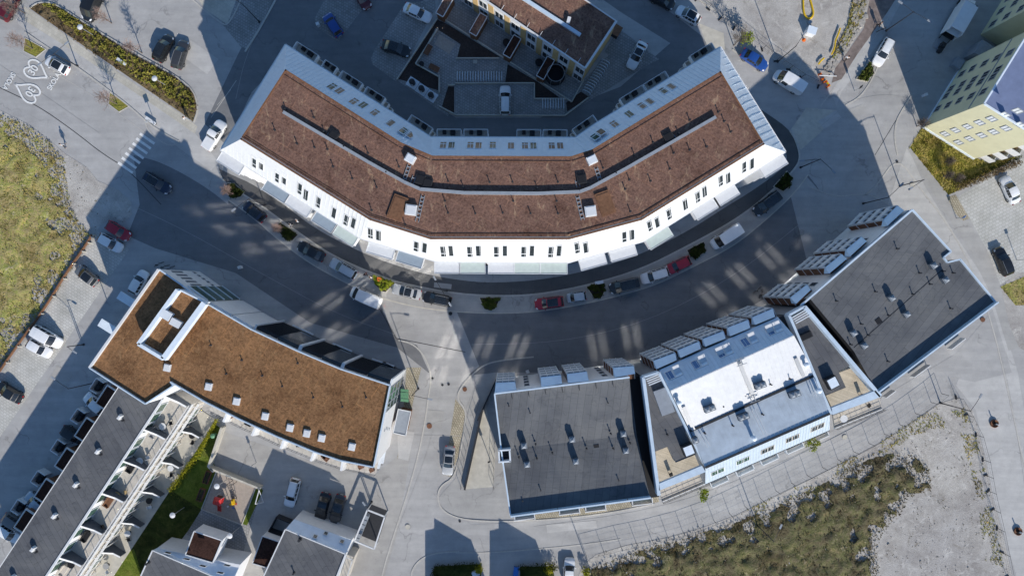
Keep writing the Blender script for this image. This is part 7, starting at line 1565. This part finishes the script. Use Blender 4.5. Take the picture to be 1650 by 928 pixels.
    for px, py, lab in ((1320, 121, 'orange marker block at the end of the white pole'), (1324, 129, 'second orange marker block beside the warning barrier')): c = W(px, py); tag(obj('marker_block', MB().box((c.x, c.y, .25), (.4, .35, .5), .5).box((c.x, c.y, .6), (.15, .15, .3), .5), M['orange']), lab, 'marker')
    tag(obj('boom_pole', MB().tube([W(1320, 122, .7), W(1348, 123, .7)], .07, None, 8).tube([W(1346, 123, 0), W(1346, 123, .7)], .06, None, 6), M['white']), 'white boom pole across the end of the earth strip', 'pole')
    # tubs by the east road
    for px, py, lab in ((1601, 682, 'round terracotta tub with a white post, upper one by the east road'), (1639, 855, 'round terracotta tub with a white post, lower one by the east road')):
        p = W(px, py); t = thing('bollard_tub', lab, 'bollard', (p.x, p.y, 0)); obj('tub', MB().lathe((0, 0, 0), [(.62, 0), (.66, .3), (.56, .3), (.5, .15)], 18), M['orange'] if False else M['rust'], t); obj('post', MB().tube([(0, 0, .1), (0, 0, 1.2)], .1), M['white'], t); obj('cap', MB().box((0, 0, .35), (.5, .3, .5), .6), M['trim'], t)
    # hedge below the yellow block, shrubs
    mb = MB(); A0, B0 = W(1540, 303), W(1640, 262); m = int((B0 - A0).length / .22)
    for i in range(m): q = A0.lerp(B0, i / m); clump_mesh(mb, (q.x, q.y), .8, .8, 1.1, 34, .12, rnd)
    tag(obj('hedge', mb, M['heath']), 'brown leafless hedge between the golden grass and the eastern car park', 'hedge'); mb = MB()
    for i in range(m):
        q = A0.lerp(B0, i / m); clump_mesh(mb, (q.x + .3, q.y + .9), .5, .5, .7, 14, .12, rnd)
    tag(obj('hedge', mb, M['shrubd']), 'dark green hedge line directly behind the brown leafless hedge', 'hedge')
    for px, py, lab in ((389, 431, 'small white utility box on the shaded street near the curved block'), (850, 598, 'small white utility box by the left oriel bays of the terrace'), (1487, 155, 'small white utility box in the shade of the yellow block'), (514, 42, 'small white ticket box at the corner of the pavers with the blue hatchback')):
        p = W(px, py); t = thing('utility_box', lab, 'utility box', (p.x, p.y, 0), .4); obj('body', MB().box((0, 0, .45), (.45, .4, .9)), M['ltmetal'], t); obj('lid', MB().box((0, 0, .93), (.52, .46, .06)), M['white'], t)
    p = W(965, 455); t = thing('bench', 'pale bench on the black path above a green bed', 'bench', (p.x, p.y, 0), R(10)); obj('seat', MB().box((0, 0, .45), (1.35, .5, .08)), M['ltmetal'], t)
    for s in (-.5, .5): obj('leg', MB().box((s, 0, .2), (.08, .4, .4)), M['dkmetal'], t)
    p = W(198, 101); t = thing('bench', 'white bench along the pale footpath at the long planting bed', 'bench', (p.x, p.y, 0), R(-33)); obj('seat', MB().box((0, 0, .45), (1.7, .5, .08)), M['ltmetal'], t)
    for s in (-.7, .7): obj('leg', MB().box((s, 0, .2), (.08, .4, .4)), M['dkmetal'], t)
    p = W(245, 196); t = thing('bench', 'pale bench beside the zebra crossing', 'bench', (p.x, p.y, 0), R(-35)); obj('seat', MB().box((0, 0, .45), (1.9, .5, .08)), M['white'], t)
    for s in (-.8, .8): obj('leg', MB().box((s, 0, .2), (.08, .4, .4)), M['dkmetal'], t)
    # covers
    for px, py, r, mt, lab in ((692, 686, .42, 'rust', 'rusty round cover in the main street beside the porch'), (657, 848, .4, 'conc', 'round cover in the main street near the bottom'), (713, 620, .2, 'dkmetal', 'small round cover, left of two in the junction'), (723, 619, .2, 'dkmetal', 'small round cover, right of two in the junction'), (1470, 298, .42, 'conc', 'large round cover on the pale junction'), (1445, 261, .2, 'dkmetal', 'small dark cover at the tip of the pale kerb'), (1583, 515, .38, 'rust', 'rusty round cover on the road right of the dark roofs'), (1361, 704, .4, 'conc', 'round cover on the lane beside the mesh fence'), (749, 627, .35, 'rust', 'rusty cover on the forecourt by the ramp'), (697, 609, .18, 'dkmetal', 'small black drain at the junction kerb'), (741, 839, .2, 'dkmetal', 'small black drain beside the lower kerb curve'), (726, 505, .3, 'dkmetal', 'dark cover at the edge of the sunny gap')):
        c = W(px, py); tag(obj('manhole_cover', MB().lathe((c.x, c.y, .10), [(r, 0), (r, .012), (r * .8, .016), (r * .8, .01), (.02, .012)], 18), M[mt]), lab, 'manhole cover')
# ------------------------------------------------------------------ light, sky, camera
def light_camera():
    EL, AZ = R(28), R(20.3)
    w = bpy.data.worlds.new('World'); SC.world = w; w.use_nodes = True; nt = w.node_tree; bg = nt.nodes['Background']; sky = nt.nodes.new('ShaderNodeTexSky'); sky.sky_type = 'NISHITA'; sky.sun_disc = False
    sky.sun_elevation = EL; sky.sun_rotation = math.pi - AZ; sky.air_density = 1.0; sky.dust_density = .3; sky.ozone_density = 3.2; hs = nt.nodes.new('ShaderNodeHueSaturation'); hs.inputs['Saturation'].default_value = 1.12; nt.links.new(sky.outputs['Color'], hs.inputs['Color']); nt.links.new(hs.outputs['Color'], bg.inputs['Color']); bg.inputs['Strength'].default_value = SKY
    l = bpy.data.lights.new('sun', 'SUN'); l.energy = SUN; l.angle = R(.5); l.color = (1.0, .94, .85); o = bpy.data.objects.new('sun', l); COL.objects.link(o)
    d = Vector((-math.cos(EL) * math.sin(AZ), math.cos(EL) * math.cos(AZ), -math.sin(EL))); o.rotation_euler = d.to_track_quat('-Z', 'Y').to_euler(); o.location = (40, -80, 90)
    cam = bpy.data.cameras.new('camera'); cam.lens = 24; cam.sensor_width = 36; cam.clip_end = 2000; c = bpy.data.objects.new('camera', cam); COL.objects.link(c); c.location = (0, 0, CAMH); c.rotation_euler = (0, 0, 0); SC.camera = c
    SC.cycles.use_guiding = True; SC.cycles.blur_glossy = 0.05; SC.cycles.sample_clamp_indirect = 0
    v = SC.view_settings; v.view_transform = 'Standard'; v.look = 'None'; v.exposure = 0; v.gamma = 1
SKY, SUN = .135, 5.0
setup_mats()
build_ground()
arc_building(); curved_block(); terrace_row(); se_left(); se_conn_left(); se_middle(); se_conn_right(); se_right(); yellow_block(); courtyard_row(); bottom_houses(); south_gardens()
MAT['carglass_roof'] = MAT['carglass']
vehicles()
street_things(); people()
light_camera()
